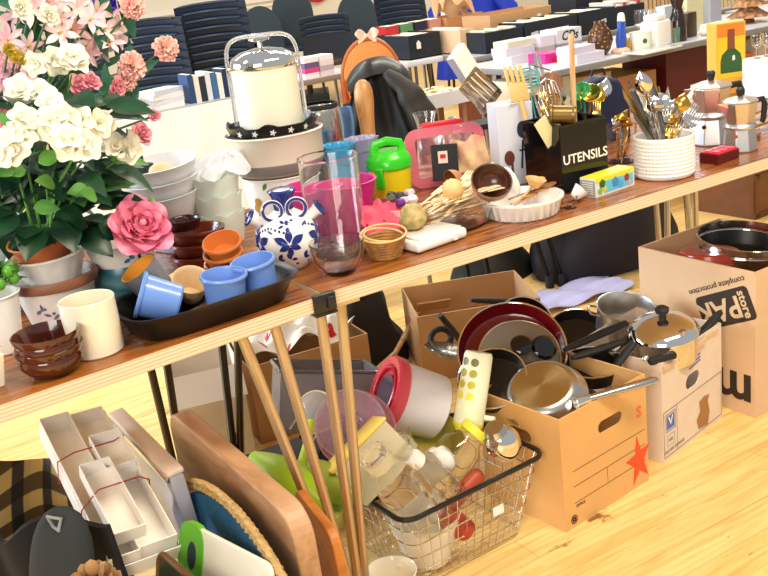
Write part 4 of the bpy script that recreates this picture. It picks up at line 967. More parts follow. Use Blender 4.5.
# tools that stand in tins: builders
def tool(kind, L, mt, hm=None):
    """handle from origin up local z, head at the top"""
    m = M(); m.k = 0
    if kind == 'spoon':
        m.tube([(0, 0, 0), (0, 0, L*.6), (0, .004, L*.78)], [.005, .004, .0035], 8, flat=.5); m.grid(lambda u, v: (.020*math.sin(PI*u**.85)*(2*v-1), .006-.010*math.sin(PI*u)*(1-(2*v-1)**2), L*.76+L*.24*u), 8, 6, .0012)
    elif kind == 'ladle':
        m.tube([(0, 0, 0), (0, 0, L*.8), (0, -.010, L*.86)], .0042, 8, flat=.6); m.at((0, -.024, L*.92), (rad(75), 0, 0)); m.lathe([(0, -.016), (.016, -.012), (.026, 0), (.0275, .001), (.025, .002), (.015, -.009), (0, -.013)], 20); m.at()
    elif kind == 'fork':
        m.tube([(0, 0, 0), (0, 0, L*.72)], [.0045, .0028], 8, flat=.5); m.rbox((0, 0, L*.77), (.022, .002, L*.10), .0009)
        for k in range(4): m.rbox((-.009+.006*k, 0, L*.89), (.0032, .0018, L*.17), .0008)
    elif kind == 'knife':
        m.tube([(0, 0, 0), (0, 0, L*.42)], [.0065, .0055], 8, flat=.5); m.add([(-.007, -.0008, L*.42), (.007, 0, L*.42), (.009, 0, L*.8), (0, 0, L), (-.007, -.0008, L*.9), (-.007, .0008, L*.42), (-.007, .0008, L*.9)], [(0, 1, 2, 3, 4), (6, 3, 2, 1, 5), (0, 4, 6, 5)])
    elif kind == 'turner':
        m.tube([(0, 0, 0), (0, 0, L*.60), (0, .006, L*.66)], .004, 8, flat=.6); w0 = .030
        for k in range(5): m.rbox((-w0+w0*.5*k, .006, L*.83), (.0122, .0018, L*.30), .0008)
        m.rbox((0, .006, L*.69), (2*w0+.008, .0018, L*.06), .0008); m.rbox((0, .006, L*.985), (2*w0+.008, .0018, L*.03), .0008)
    elif kind == 'spatula':
        m.tube([(0, 0, 0), (0, 0, L*.7)], .0055, 8, flat=.6); m.k = 1; m.grid(lambda u, v: ((.022+.004*u)*(2*v-1), .0, L*.68+L*.32*u-.012*u*(2*v-1)**2), 5, 4, .005); m.k = 0
    elif kind == 'whisk':
        m.tube([(0, 0, 0), (0, 0, L*.5)], .006, 10)
        for k in range(5):
            a = PI*k/5; m.tube([(.006*math.cos(a), .006*math.sin(a), L*.5), (.028*math.cos(a), .028*math.sin(a), L*.78), (.02*math.cos(a), .02*math.sin(a), L*.95), (0, 0, L), (-.02*math.cos(a), -.02*math.sin(a), L*.95), (-.028*math.cos(a), -.028*math.sin(a), L*.78), (-.006*math.cos(a), -.006*math.sin(a), L*.5)], .0013, 5)
    elif kind == 'tongs':
        for s_ in (-1, 1): m.tube([(s_*.002, 0, 0), (s_*.022, 0, L*.5), (s_*.014, 0, L*.8), (s_*.006, 0, L)], .004, 8, flat=1.8)
    elif kind == 'stick':
        m.tube([(0, 0, 0), (0, 0, L*.5), (0, 0, L)], [.006, .0065, .007], 10)
    elif kind == 'woodfork':
        m.tube([(0, 0, 0), (0, 0, L*.7)], .006, 8); m.rbox((0, 0, L*.77), (.052, .006, L*.16), .003)
        for k in range(4): m.rbox((-.021+.014*k, 0, L*.91), (.009, .005, L*.18), .002)
    elif kind == 'masher':
        m.tube([(0, 0, 0), (0, 0, L*.5)], .008, 10); m.tube([(0, 0, L*.5), (-.03, 0, L*.75), (-.035, 0, L*.97), (.035, 0, L*.97), (.03, 0, L*.75), (0, 0, L*.5)], .003, 6)
    elif kind == 'slotted':
        m.tube([(0, 0, 0), (0, 0, L*.72)], .004, 8, flat=.6); m.at((0, 0, L*.86), (PI/2, 0, 0)); m.ring(.026, .002, n=20); 
        for k in range(5): m.box((0, -.018+.009*k, 0), (.05, .004, .0016))
        m.at()
    return m
TOOLN = {'stick': 'rolling_stick', 'turner': 'slotted_turner', 'woodfork': 'wooden_salad_fork', 'slotted': 'slotted_spoon', 'masher': 'potato_masher'}
def stand(kind, L, mt, base, top, label, group=None, spin=0, hm=None, cat=None):
    """a tool whose handle end is at base and whose head points to top"""
    d = Vector(top) - Vector(base); m = tool(kind, L, mt)
    return one(TOOLN.get(kind, kind), m, [mt, hm or mt], label, cat or TOOLN.get(kind, kind).replace('_', ' '), base, aim(d, spin), group)
B0 = ut.location
def T_(x, y, z): return B0 + Vector((x, y, z))
GOLD = mat('D9B04C', .2, 1); TEAL = mat('2F9C9C', .35); GREEN = mat('1F8A4A', .3)
def tin_tool(kind, x, y, px, py, Y, mt, label, spin=0, hm=None, zb=.02, name_top=True):
    b = T_(x, y, zb); t = VY(px, py, Y); stand(kind, (t-b).length, mt, b, t, label, None, spin, hm)
tin_tool('stick', .03, .0, 571, 34, 1.84, PINEW, 'long pale wooden spatula stick rising highest from the utensils tin', .3, PINEW)
tin_tool('woodfork', -.055, .03, 512, 66, 1.92, mat('DDAF6A', .5), 'tan broad-tined wooden fork leaning out of the tin towards the jacket', .4)
tin_tool('slotted', -.04, .02, 524, 62, 1.95, TEAL, 'teal-handled ladle behind the tan wooden fork', 0)
tin_tool('masher', -.04, .035, 540, 64, 1.93, CHROME, 'chrome wire tool leaning behind the wooden sticks in the tin', .6)
tin_tool('spatula', -.005, .03, 551, 72, 1.9, OLIVE, 'dark brown wooden spatula leaning in the tin', .2, OLIVE)
tin_tool('whisk', -.015, -.01, 546, 78, 1.86, STEEL, 'small steel whisk in the middle of the tin', 0)
tin_tool('tongs', .0, .02, 536, 55, 1.98, CHROME, 'long chrome tongs leaning back from the utensils tin', .8)
tin_tool('spoon', .035, -.02, 577, 92, 1.86, GREEN, 'emerald green plastic spoon in the tin', .6)
tin_tool('ladle', .045, -.02, 584, 88, 1.85, GREEN, 'emerald green ladle beside the golden spoons in the tin', -.6)
tin_tool('ladle', .05, .0, 592, 90, 1.84, GOLD, 'golden ladle in the utensils tin, facing front', -.3)
tin_tool('spoon', .06, -.01, 601, 82, 1.85, GOLD, 'golden serving spoon in the utensils tin', .2)
tin_tool('spoon', .07, .02, 607, 76, 1.88, CHROME, 'silver serving spoon at the far side of the tin', -.3)
tin_tool('fork', .065, -.03, 597, 98, 1.83, GOLD, 'golden serving fork low among the golden spoons', .2)
tin_tool('slotted', -.01, -.02, 553, 92, 1.85, BRASS, 'brass skimmer in front of the whisk', .5)
tin_tool('fork', -.03, .0, 541, 90, 1.87, BRASS, 'brass fork beside the skimmer in the tin', .1)
tin_tool('spoon', -.02, .02, 560, 82, 1.89, STEEL, 'steel spoon behind the brass skimmer', .1)
m = M(); m.box((0, 0, .03), (.034, .0012, .075)); one('price_card', m, mat('EBDFA8', .6), 'blank cream card stuck in the near corner of the utensils tin', 'card', T_(-.070, -.035, .125), (rad(10), rad(-32), rad(-10)), smooth=0)
m = M(); m.lathe([(.018, 0), (.023, .002), (.023, .007), (.0205, .010), (.0205, .052), (.023, .055), (.023, .060), (.018, .061), (.0175, .05), (.0175, .006)], 40, wob=lambda a, i, z: 1+(.02*math.sin(20*a) if i in (3, 4) else 0)); one('brass_ring_holder', m, mat('7B6238', .35, .8), 'dark brass ribbed napkin tube resting on the tin rim', 'napkin ring', T_(-.070, -.030, .186), aim((.75, -.62, -.10)))

# 15 bag clip box
bc = thing('bag_clip_box', 'small colourful yellow and blue carton with vegetables printed, before the tin', 'box', (1.590, 1.672, TZ), rad(6))
m = M(); m.box((0, 0, .021), (.135, .045, .042)); m.build('carton', mat('DCE8E8', .4), bc, smooth=0)
m = M(); m.box((0, 0, .0424), (.135, .045, .0008)); m.box((0, -.0228, .037), (.135, .0008, .010)); m.build('yellow_band', mat('EBDD32', .4), bc, smooth=0)
m = M(); m.box((.012, -.0230, .018), (.10, .0008, .026)); m.build('printed_panel', mat('6CC4DC', .4), bc, smooth=0)
for (x, z, r_, cc) in ((-.045, .028, .010, '2F6B24'), (-.053, .012, .008, '9DB53A'), (-.036, .014, .007, 'C8D04A'), (.040, .024, .009, '9A3A3A'), (.0, .022, .012, '3C94CC'), (.018, .014, .010, '55AEE0'), (.050, .010, .006, 'D9A9A0')):
    m = M(); m.at((x, -.0236, z), (PI/2, 0, 0)); m.lathe([(0, 0), (r_, 0), (0, .0006)], 12, wob=lambda a, i, z: 1+.15*math.sin(5*a)); m.build('printed_picture', mat(cc, .5), bc)
m = M(); m.box((-.0679, 0, .02), (.0008, .042, .036)); m.build('end_panel', mat('9A9A96', .5), bc, smooth=0)
m = M()
for k in range(6): m.box((-.0686, 0, .008+.005*k), (.0006, .032, .0018))
m.build('small_print', WHITE, bc, smooth=0)

# 16 white ribbed pot of cutlery
wp = Vector((1.763, 1.660, TZ))
m = M(); m.lathe([(0, 0), (.062, 0), (.067, .003)] + [(.0685+.0016*(k % 2), .006+.0044*k) for k in range(20)] + [(.070, .096), (.068, .099), (.065, .096), (.062, .006), (0, .005)], 240, wob=lambda a, i, z: 1+(.011*math.sin(50*a) if 3 <= i <= 22 else 0))
one('cutlery_pot', m, mat('F3EFEA', .35), 'white basket-textured round pot crammed with old cutlery', 'pot', wp)
ends = [('knife', 622, 88), ('knife', 628, 80), ('knife', 634, 92), ('knife', 626, 96), ('spoon', 640, 72), ('knife', 650, 76), ('fork', 647, 92), ('spoon', 653, 96), ('ladle', 655, 100), ('fork', 668, 104), ('spoon', 672, 112), ('fork', 676, 116), ('spoon', 682, 108), ('fork', 690, 96), ('spoon', 686, 92), ('knife', 694, 88), ('fork', 697, 102), ('spoon', 676, 98), ('fork', 662, 92), ('knife', 668, 86), ('spoon', 638, 104), ('fork', 644, 112), ('knife', 632, 110), ('spoon', 684, 122), ('fork', 700, 112), ('spoon', 660, 116), ('fork', 672, 124), ('knife', 646, 100), ('spoon', 692, 112), ('knife', 636, 84), ('fork', 655, 84)]
for k, (kd, x, y) in enumerate(ends):
    t = VY(x, y, rnd.uniform(1.66, 1.80)); bs = wp + Vector(((x-663)*-.0006, rnd.uniform(-.02, .02), .012)); d = t-bs
    mt = mat('8F8A82', .2, 1) if kd == 'knife' else (CHROME, STEEL, BRASS, mat('CFC7B8', .15, 1))[k % 4]
    lab = {'knife': 'old metal knife jammed in the white textured pot of cutlery', 'fork': 'old metal fork standing in the white textured pot of cutlery', 'spoon': 'old metal spoon standing in the white textured pot of cutlery', 'ladle': 'bright round soup ladle in the white textured pot of cutlery'}[kd]
    stand(kd, d.length, mt, bs, t, lab, None if kd == 'ladle' else kd + 's in the cutlery pot', rnd.uniform(-.6, .6), cat=kd)
# cutlery bundle behind between tin and pot
gj = Vector((1.815, 1.855, TZ))
pot('glass_jar', 'clear glass jar of golden cutlery standing between the tin and the cutlery pot', 'jar', gj, .036, .042, .095, GLASS)
for k, (kd, x, y) in enumerate((('spoon', 622, 116), ('fork', 616, 124), ('spoon', 630, 122), ('fork', 626, 112), ('spoon', 614, 118))):
    t = VY(x, y, 1.84); stand(kd, (t-gj).length, (GOLD, CHROME, BRASS)[k % 3], gj+Vector((.008*k-.016, .0, .008)), t, 'golden %s in the clear glass jar behind the cutlery pot' % kd, 'golden %ss in the glass jar' % kd, .3*k, cat=kd)
# dark navy rounded bag behind
m = M(); m.grid(lambda u, v: ((.075-.02*v)*math.cos(PI*u)*(1-.5*v**3), -.03+.0*v+.035*math.sin(PI*u)*(1-v), .18*v), 16, 10, .004)
bgx = thing('dark_case', 'dark navy upright arched case standing behind the cutlery pot', 'case', (1.98, 2.10, TZ), rad(-25))
m = M(); pts = [(-.085, 0), (.085, 0), (.075, .12), (.05, .17), (0, .185), (-.05, .17), (-.072, .12)]
m.at((0, 0, 0), (PI/2, 0, 0)); m.prism(pts, -.03, .03); m.build('case_body', mat('1E2340', .55), bgx, smooth=0, bevel=.008)
m = M(); m.tube([(-.02, 0, .184), (-.015, 0, .20), (.015, 0, .20), (.02, 0, .184)], .004, 8); m.build('handle', BLK, bgx)

# 17 moka pots
def moka(label, loc, s_, lidc, rz):
    t = thing('moka_pot', label, 'coffee maker', loc, rad(rz)); t.scale = (s_, s_, s_)
    F8 = lambda R, z: [(R, z)]
    m = M(); m.lathe([(0, 0), (.046, 0), (.047, .004), (.040, .058), (.038, .062), (0, .062)], 8); m.build('boiler', ALU, t, smooth=0, bevel=.0015)
    m = M(); m.lathe([(0, .060), (.041, .060), (.042, .066), (.039, .072), (.036, .074), (0, .074)], 32); m.build('collar', ALU, t)
    m = M(); m.lathe([(0, .074), (.036, .074), (.046, .128), (.0455, .130), (0, .130)], 8); m.build('upper_chamber', mat('D2C6BC', .25, .9), t, smooth=0, bevel=.0015)
    m = M(); m.add([(-.040, -.010, .118), (-.040, .010, .118), (-.066, 0, .130), (-.040, -.012, .130), (-.040, .012, .130), (-.040, 0, .095)], [(3, 4, 2), (0, 5, 2, 3), (5, 1, 4, 2)]); m.build('spout', mat('D2C6BC', .25, .9), t, smooth=0)
    m = M(); m.lathe([(.048, .130), (.048, .133), (.02, .142), (0, .144), (0, .130)], 8); l = m.build('lid', lidc, t, smooth=0)
    m = M(); m.lathe([(0, .143), (.006, .143), (.008, .150), (.010, .160), (.007, .165), (0, .165)], 16); m.build('lid_knob', BLK, l)
    m = M(); m.tube([(.045, 0, .126), (.066, 0, .128), (.072, 0, .112), (.068, 0, .075), (.064, 0, .065)], [.006, .006, .0065, .006, .005], 10, flat=1.3); m.build('handle', BLK, t)
    m = M(); m.at((-.030, -.030, .045), (PI/2, 0, rad(-45))); m.lathe([(0, 0), (.005, 0), (.005, .004), (0, .004)], 12); m.build('valve', BRASS, t)
moka('smaller stovetop coffee pot with black knob at the far end of the table', (2.055, 1.680, TZ), .95, mat('D9C8B6', .3, .8), -20)
moka('larger stovetop coffee pot, half hidden behind the cutlery pot', (2.090, 1.800, TZ), 1.15, mat('D9C2AE', .3, .8), -25)
m = M(); m.lathe(cup(.022, .024, .105, .002), 28); one('steel_beaker', m, STEEL, 'narrow brushed steel beaker tucked behind the white cutlery pot', 'beaker', (1.895, 1.735, TZ))
# red card box
rb = thing('card_box', 'small red open box with little pink squares inside on the table front', 'box', (1.940, 1.648, TZ), rad(4))
m = M(); m.box((0, 0, .012), (.082, .055, .024)); m.build('box_base', mat('5A0F12', .4), rb, smooth=0, bevel=.001)
m = M(); m.box((0, 0, .0255), (.080, .053, .003)); m.build('red_top', mat('C9182A', .35), rb, smooth=0)
for k in range(6): m = M(); m.rbox((0, 0, 0), (.018, .017, .004), .002); m.build('pink_square', mat('E8607A', .3), rb, (-.025+.025*(k % 3), -.011+.022*(k//3), .0285))

# 18 wine bottle picture and white box at the far right
pc = thing('framed_picture', 'orange and yellow panel picturing a green wine bottle, standing at the far end', 'picture', (2.715, 2.255, TZ), (0, 0, rad(-22)))
pc.scale = (.82, .8, .70)
m = M(); m.box((0, .04, .165), (.125, .08, .33)); m.build('panel_body', mat('E8B04A', .5), pc, smooth=0)
m = M(); m.box((0, -.001, .170), (.115, .001, .19)); m.build('yellow_field', mat('F3C52A', .45), pc, smooth=0)
m = M(); m.box((0, -.001, .295), (.115, .001, .06)); m.build('orange_field', mat('E8862A', .45), pc, smooth=0)
m = M(); pts = [(-.046, .10), (.046, .10), (.046, .155), (.040, .185), (.016, .210), (.0145, .290), (-.0145, .290), (-.016, .210), (-.040, .185), (-.046, .155)]
m.at((0, -.0018, 0), (PI/2, 0, 0)); m.prism(pts, 0, .0008); m.build('pictured_bottle', mat('2F5A2C', .35), pc, smooth=0)
m = M(); pts = [(-.0145, .21), (.0145, .21), (.0145, .30), (-.0145, .30)]; m.at((0, -.0030, 0), (PI/2, 0, 0)); m.prism(pts, 0, .0006); m.build('pictured_neck', mat('8A4A2E', .4), pc, smooth=0)
m = M(); pts = [(.004, .155), (.016, .158), (.015, .18), (.005, .178)]; m.at((0, -.0030, 0), (PI/2, 0, 0)); m.prism(pts, 0, .0006); m.build('pictured_highlight', WHITE, pc, smooth=0)
m = M(); m.rbox((0, 0, .06), (.16, .12, .12), .006); one('white_box', m, mat('F4F1F0', .4), 'plain bright white box at the far end beside the bottle picture', 'box', (2.76, 2.12, TZ), rad(-10))
for k in range(6):
    m = M(); m.lathe([(0, 0), (.018, 0), (.004, .004), (.003, .03), (.014, .04), (.020, .065), (.018, .075), (.0168, .075), (.0185, .063), (.013, .043), (0, .036)], 20)
    one('wine_glass', m, GLASS, 'small stemmed glass standing on the white box beyond the bottle picture', 'glass', (2.705+.045*(k % 3), 2.095+.05*(k//3), TZ+.1202), 0, 'stemmed glasses on the white box')
m = M(); m.rbox((0, 0, .01), (.10, .07, .02), .004); one('folded_mat', m, mat('C07A3A', .6), 'brown folded mat lying behind the smaller coffee pot', 'mat', (2.16, 1.76, TZ), rad(20))
for k in range(4):
    stand('fork', .17, (CHROME, BRASS)[k % 2], (2.13+.02*k, 1.70+.03*k, TZ+.026+.006*k), (2.13+.02*k+.9, 1.70+.1*k, TZ+.04), 'loose fork lying beyond the smaller coffee pot', 'loose forks at the far end', 1.5, cat='fork')

# 19 tall things behind
# turned wooden leg
m = M(); m.lathe([(0, 0), (.021, 0), (.021, .10), (.0245, .102), (.0245, .112), (.018, .118), (.019, .15), (.0215, .19), (.025, .225), (.024, .25), (.018, .268), (.008, .277), (0, .279)], 28)
one('turned_wooden_post', m, wood('light_turned', [(.3, '8A5428'), (.5, 'B98048'), (.7, 'CF9A5E')], (8, 8, 2), .4), 'turned brown wooden post with rounded head in front of the leather jacket', 'post', (1.30, 2.235, TZ))
# white long box leaning
wl = thing('long_box', 'long white and grey narrow carton leaning out behind the slotted turner', 'box', VY(486, 100, 2.1), aim(VY(452, 46, 2.1)-VY(486, 100, 2.1), rad(35)))
m = M(); m.box((0, 0, .07), (.062, .022, .18)); m.build('carton', mat('F3EFE4', .5), wl, smooth=0)
m = M(); m.box((-.0315, 0, .07), (.001, .023, .18)); m.build('grey_side', mat('9A9AA4', .5), wl, smooth=0)
tt = VY(484, 82, 2.0); bb_ = VY(512, 112, 1.98)
b_, t_ = VY(545, 150, 1.99), VY(468, 78, 1.99); stand('turner', (t_-b_).length, mat('B9A98C', .25, 1), b_, t_, 'broad steel slotted turner leaning beside the white spoon box')
m = M(); m.rbox((0, 0, .045), (.05, .05, .09), .004); one('dark_block', m, mat('3C1D12', .4), 'dark brown wooden block holding the slotted turner upright', 'knife block', (1.66, 2.02, TZ+.10), rad(-20))
m = M(); m.rbox((0, 0, .05), (.09, .07, .10), .004); one('black_carton', m, BLK, 'small black carton under the dark wooden block', 'box', (1.66, 2.02, TZ), rad(-20))
# glass vase and steel teapot behind the lunch box
m = M(); m.lathe([(0, 0), (.026, 0), (.030, .02), (.026, .06), (.018, .085), (.024, .11), (.030, .125), (.028, .125), (.016, .085), (.024, .05), (0, .01)], 30); one('bud_vase', m, GLASS, 'small waisted clear vase behind the pink food container', 'vase', (VY(425, 120, 2.26).x, 2.26, TZ)).scale = (1.1, 1.1, 1.25)
tp = thing('steel_teapot', 'brushed steel teapot with knobbed lid behind the pink food container', 'teapot', (VY(452, 120, 2.25).x, 2.25, TZ))
m = M(); m.lathe([(0, 0), (.05, 0), (.055, .01), (.052, .09), (.045, .1), (0, .1)], 32); m.build('pot_body', STEEL, tp)
m = M(); m.lathe([(.046, .1), (.04, .108), (.01, .114), (.008, .122), (.012, .13), (0, .133)], 28); m.build('lid', CHROME, tp)
m = M(); m.tube([(.05, 0, .085), (.085, 0, .09), (.09, 0, .04), (.053, 0, .02)], .005, 8); m.build('handle', BLK, tp)
m = M(); m.tube([(-.05, 0, .04), (-.075, 0, .07), (-.085, 0, .095)], [.012, .009, .007], 10); m.build('spout', STEEL, tp)
# thermos jug behind the ice bucket
tj = thing('steel_jug', 'ribbed stainless steel jug with black base beside the ice bucket', 'jug', (VY(322, 130, 2.27).x, 2.27, TZ+.080))
m = M(); m.lathe([(0, .055), (.050, .055), (.052, .06), (.050, .13), (.047, .145), (.045, .147), (.043, .14), (.043, .06), (0, .06)], 48, wob=lambda a, i, z: 1+(.01*math.sin(24*a) if i in (2, 3) else 0)); m.build('jug_body', STEEL, tj)
m = M(); m.lathe([(0, -.080), (.052, -.080), (.053, .02), (.051, .056), (0, .056)], 36); m.build('base', BLK, tj)
m = M(); m.lathe([(.047, .142), (.05, .146), (.048, .155), (.043, .155)], 36); m.build('rim', BLK, tj)
# ================================================================== FURTHER TABLES AND THE HALL BEHIND
GRT = mat('CFCFD2', .3); GRE = mat('8B8A8A', .4); TUBE = mat('8E8A84', .3, .9)
def straight_table(x0, x1, y0, y1, label, legs, z=.74, th=.03, top=GRT, edge=GRE, rot=0, legm=TUBE, inset=.06):
    t = thing('trestle_table', label, 'table', ((x0+x1)/2, (y0+y1)/2, 0), rot)
    w_, d_ = x1-x0, y1-y0
    m = M(); m.rbox((0, 0, z-th/2-.001), (w_, d_, th-.002), .004); m.build('table_edge', edge, t)
    m = M(); m.box((0, 0, z-.001), (w_-.008, d_-.008, .002)); m.build('table_top', top, t, smooth=0)
    for (fx, fy, sx) in legs:
        m = M(); X = -w_/2+fx*w_; Y = (fy-.5)*(d_-2*inset)
        m.tube([(X-.02, Y, z-th), (X+sx-.012, Y, .03), (X+sx+.012, Y, .03), (X+.02, Y, z-th)], .009, 8)
        l = m.build('leg', legm, t)
        m = M(); m.at((X+sx, Y, 0)); m.lathe([(0, 0), (.020, 0), (.020, .05), (0, .05)], 12); m.build('rubber_foot', BLK, l)
    return t
straight_table(2.93, 4.95, 3.40, 4.08, 'grey-edged folding table in the second row, ornaments and white boxes on it', [(.04, 0, .06), (.04, 1, .06), (.93, 0, 0), (.93, 1, 0)])
straight_table(3.22, 5.9, 4.32, 5.05, 'grey folding table in the third row carrying crates of books', [(.05, 0, 0), (.05, 1, 0), (.5, 0, 0), (.95, 0, 0), (.95, 1, 0)])
straight_table(2.98, 3.22, 4.62, 5.20, 'short white-edged table end under the black book crate', [(.3, 0, 0), (.7, 1, 0)], top=WHITE, edge=mat('DDE0EA', .3))
straight_table(1.10, 2.05, 4.55, 5.25, 'white-topped table with stacks of books beyond the ice bucket', [(.1, 0, 0), (.9, 0, 0), (.1, 1, 0), (.9, 1, 0)], edge=mat('A9A39E', .4))
straight_table(2.30, 2.72, 4.68, 5.15, 'small grey table with pink and white books between ice bucket and orange chair', [(.75, 0, 0), (.9, 0, 0), (.2, 1, 0)], edge=mat('8E8176', .5))
t = thing('tray_table', 'low brown wooden tray table strewn with cream game pieces, beyond the jacket', 'table', (2.53, 3.75, 0))
m = M(); m.box((0, 0, .685), (.26, .26, .03)); m.build('table_top', mat('A8643A', .45, noise_=.2), t, smooth=0)
for sx in (-1, 1):
    for sy in (-1, 1): m = M(); m.box((sx*.11, sy*.11, .335), (.03, .03, .67)); m.build('leg', mat('8B5332', .5), t, smooth=0)
m = M(); m.box((0, -.135, .68), (.26, .01, .06)); m.build('white_rail', mat('E8E6EE', .4), t, smooth=0)
for k in range(40):
    m = M(); m.rbox((0, 0, .004), (.028, .02, .008), .002)
    if k == 0: gp = one('game_piece', m, mat('EADBAE', .5), 'small cream game piece strewn over the brown tray table', 'game piece', (2.53+rnd.uniform(-.12, .12), 3.64+rnd.uniform(0, .22), .7005), rnd.uniform(0, 3), 'cream game pieces on the tray table')
    else:
        o = gp.copy(); col.objects.link(o); o.location = (2.53+rnd.uniform(-.12, .12), 3.64+rnd.uniform(0, .22), .7005); o.rotation_euler = (0, 0, rnd.uniform(0, 3))
# ---- added white cloth in place of the bright area under the left book table
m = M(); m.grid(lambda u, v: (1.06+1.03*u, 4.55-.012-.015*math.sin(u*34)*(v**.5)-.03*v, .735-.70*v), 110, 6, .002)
one('stand_in_cloth', m, mat('F4F7FE', .7), 'added white cloth in folds standing in for the bright area below the book table', 'stand_in_cloth')
# ---- books on it
BCOL = ['F2EFEA', '2B4A78', 'DDE3EC', '1F3658', 'E9E6DF', '3E6FA3', 'C8CCD6', '26303E']
def book(w_, d_, h_, c, label, loc, rz=0, group=None, rx=0):
    m = M(); m.k = 0; m.box((0, 0, h_/2), (w_, d_, h_)); m.k = 1; m.box((0, 0, h_/2), (w_*.82, d_*.98, h_*1.004)); 
    return one('book', m, [mat(c, .45), mat('EFE8D6', .7)], label, 'book', loc, (rx, 0, rz), group, smooth=0)
for k in range(9):
    book(.026, .12, .135-.008*(k % 3), BCOL[(k*3+1) % 8], 'upright blue or white book in the row on the white-topped table', (1.73+.030*k, 4.64, .7405), 0, 'upright books on the white-topped table')
for k in range(4):
    book(.17, .12, .022, ('F4F3F2', 'DCE2EE', 'F0EEF2', 'C9D3E6')[k], 'white-covered book in the flat pile beside the upright row', (1.60, 4.64, .7405+.0225*k), .1*k, 'white books lying in a pile')
for k in range(3):
    book(.24, .15, .022, ('E6E0D2', 'EFEBE2', 'D9C9AE')[k], 'cream book in the low pile behind the pink carnation stem', (1.36, 4.66, .7405+.023*k), .05*k-.2, 'cream books in the low pile')
# stacks of pink and white paperbacks
for c_, x in ((('E9E4EC', 'D44A8C', '6A5A86', 'EFE9EE'), 2.44), (('DDD5DF', 'B9A9C0', 'E6DCE4', 'F1EDF0'), 2.53)):
    for k in range(4): book(.085, .11, .026, c_[k], 'pink, lilac or white paperback piled on the small grey table', (x, 4.75, .7405+.0265*k), .03*k, 'paperbacks on the small grey table')
m = M(); m.rbox((0, 0, .05), (.16, .16, .10), .01); one('black_bag', m, BLK, 'small black bag on the floor side of the small grey table', 'bag', (2.30, 4.35, .0), .2)
# ---- crates of books on the third row
def crate(name, label, x0, x1, y0, y1, h_, mt, nb, cols, group, hb, z=.7405, rot=0, blab=None, lean=0):
    cx, cy = (x0+x1)/2, (y0+y1)/2; m = shell((x1-x0, y1-y0), h_, .006)
    one(name, m, mt, label, 'crate', (cx, cy, z), rot, smooth=0)
    w_ = (x1-x0-.02)/nb
    for k in range(nb):
        q = (x0+.01+w_*(k+.5)-cx)
        book(w_*.86, (y1-y0)*.82, hb-.008*((k*7) % 4), cols[(k*5) % len(cols)], blab, (cx+q*math.cos(rot), cy+q*math.sin(rot), z+.0065), rot, group, 0)
BLKC = mat('1C222C', .5)
NC = ['EFE9DC', 'C9B28C', 'F4F1E8', '9BA4B2', 'E2D0A8', 'B9483A', 'DAD7CE']
crate('book_crate', 'black crate of books at the near end of the third row', 3.03, 3.24, 4.66, 4.98, .13, BLKC, 6, NC, 'books in the nearest black crate', .12, blab='spine-up book packed in the black crate at the end of the third row')
m = M(); m.at((-.045, -.166, .075), (PI/2, 0, 0)); m.prism([(-.014, -.02), (.014, -.02), (.014, .012), (0, .026), (-.014, .012)], 0, .001); one('white_tag', m, WHITE, 'small white paper tag stuck on the nearest black book crate', 'tag', (3.135, 4.82, .7405), 0, smooth=0)
crate('book_crate', 'plain cardboard crate between the black crates of the third row', 3.26, 3.36, 4.50, 4.80, .13, CARDP, 3, NC, 'books in the cardboard crate', .135, blab='book in the small cardboard crate on the third row')
crate('book_crate', 'black crate of cream books just behind the leaning white carton', 3.30, 3.56, 4.335, 4.50, .11, BLKC, 10, ['D9D2BC', 'C9BC98', 'E6E0CC', 'B9A878'], 'cream books behind the white carton', .112, blab='cream book in the black crate behind the leaning white carton')
crate('book_crate', 'long black crate with two pale labels in the middle of the third row', 3.57, 3.95, 4.335, 4.56, .125, BLKC, 14, ['D9D2C0', '6F8298', '4A5666', '2A3442', 'B8996A'], 'books in the long labelled crate', .12, blab='book packed in the long crate with two pale labels')
crate('book_crate', 'black crate with one pale label, fourth along the third row', 3.96, 4.24, 4.335, 4.58, .13, BLKC, 8, ['E6E1D4', 'B9483A', 'F6F3EA', '39424F', 'D6D1C4'], 'books in the single labelled crate', .122, blab='book packed in the crate with a single pale label')
for (x, w_) in ((3.64, .05), (3.71, .05), (3.86, .05), (4.15, .04)):
    m = M(); m.box((0, 0, 0), (w_, .001, .022), (0, rad(-8), 0)); one('paper_label', m, mat('D9D3E6', .6), 'small pale lilac paper label stuck on a black book crate', 'label', (x, 4.3335, .80), 0, 'pale labels on the black crates', smooth=0)
for k in range(5):
    book(.10, .15, .12, ('B98A5A', 'CDA77A', 'C29A6A', '9E7A50', 'D6B68A')[k], 'brown paper-covered volume standing behind the nearest black crate', (3.16+.12*k, 5.02, .7405), .0, 'brown volumes behind the crates')
for k, cc in enumerate(('B9282E', '5F8A5A', '2B2440', 'C98A7A')):
    book(.085, .10, .05, cc, ('red', 'green', 'dark violet', 'pinkish')[k]+' cased tape lying on the brown volumes behind the crates', (3.13+.10*k, 5.02, .8625), 0, None)
# open brown carton on the crates
r, P = carton('long open brown carton with a small white sticker, lying on the book crates', (3.78, 4.74, .7405), rad(4), .48, .24, .17, mat('C79A6A', .75))
m = M(); m.box((.14, -.1215, .12), (.03, .001, .03)); m.build('sticker', WHITE, r, smooth=0)
# crumpled brown packing paper and a brown carton behind it
r, P = carton('small brown carton with torn paper top at the back of the third row', (3.62, 5.04, .7405), rad(3), .28, .2, .17, mat('B98454', .75))
def crump(u, v): return (-.13+.26*u, -.05+.1*v, .035*math.sin(u*11)+.05*math.sin(u*5+v*7)+.03*u)
m = M(); m.grid(crump, 14, 8, .002); one('packing_paper', m, mat('D2A779', .8), 'crumpled brown packing paper on the small carton at the back', 'paper', (3.62, 5.04, .95), .1)
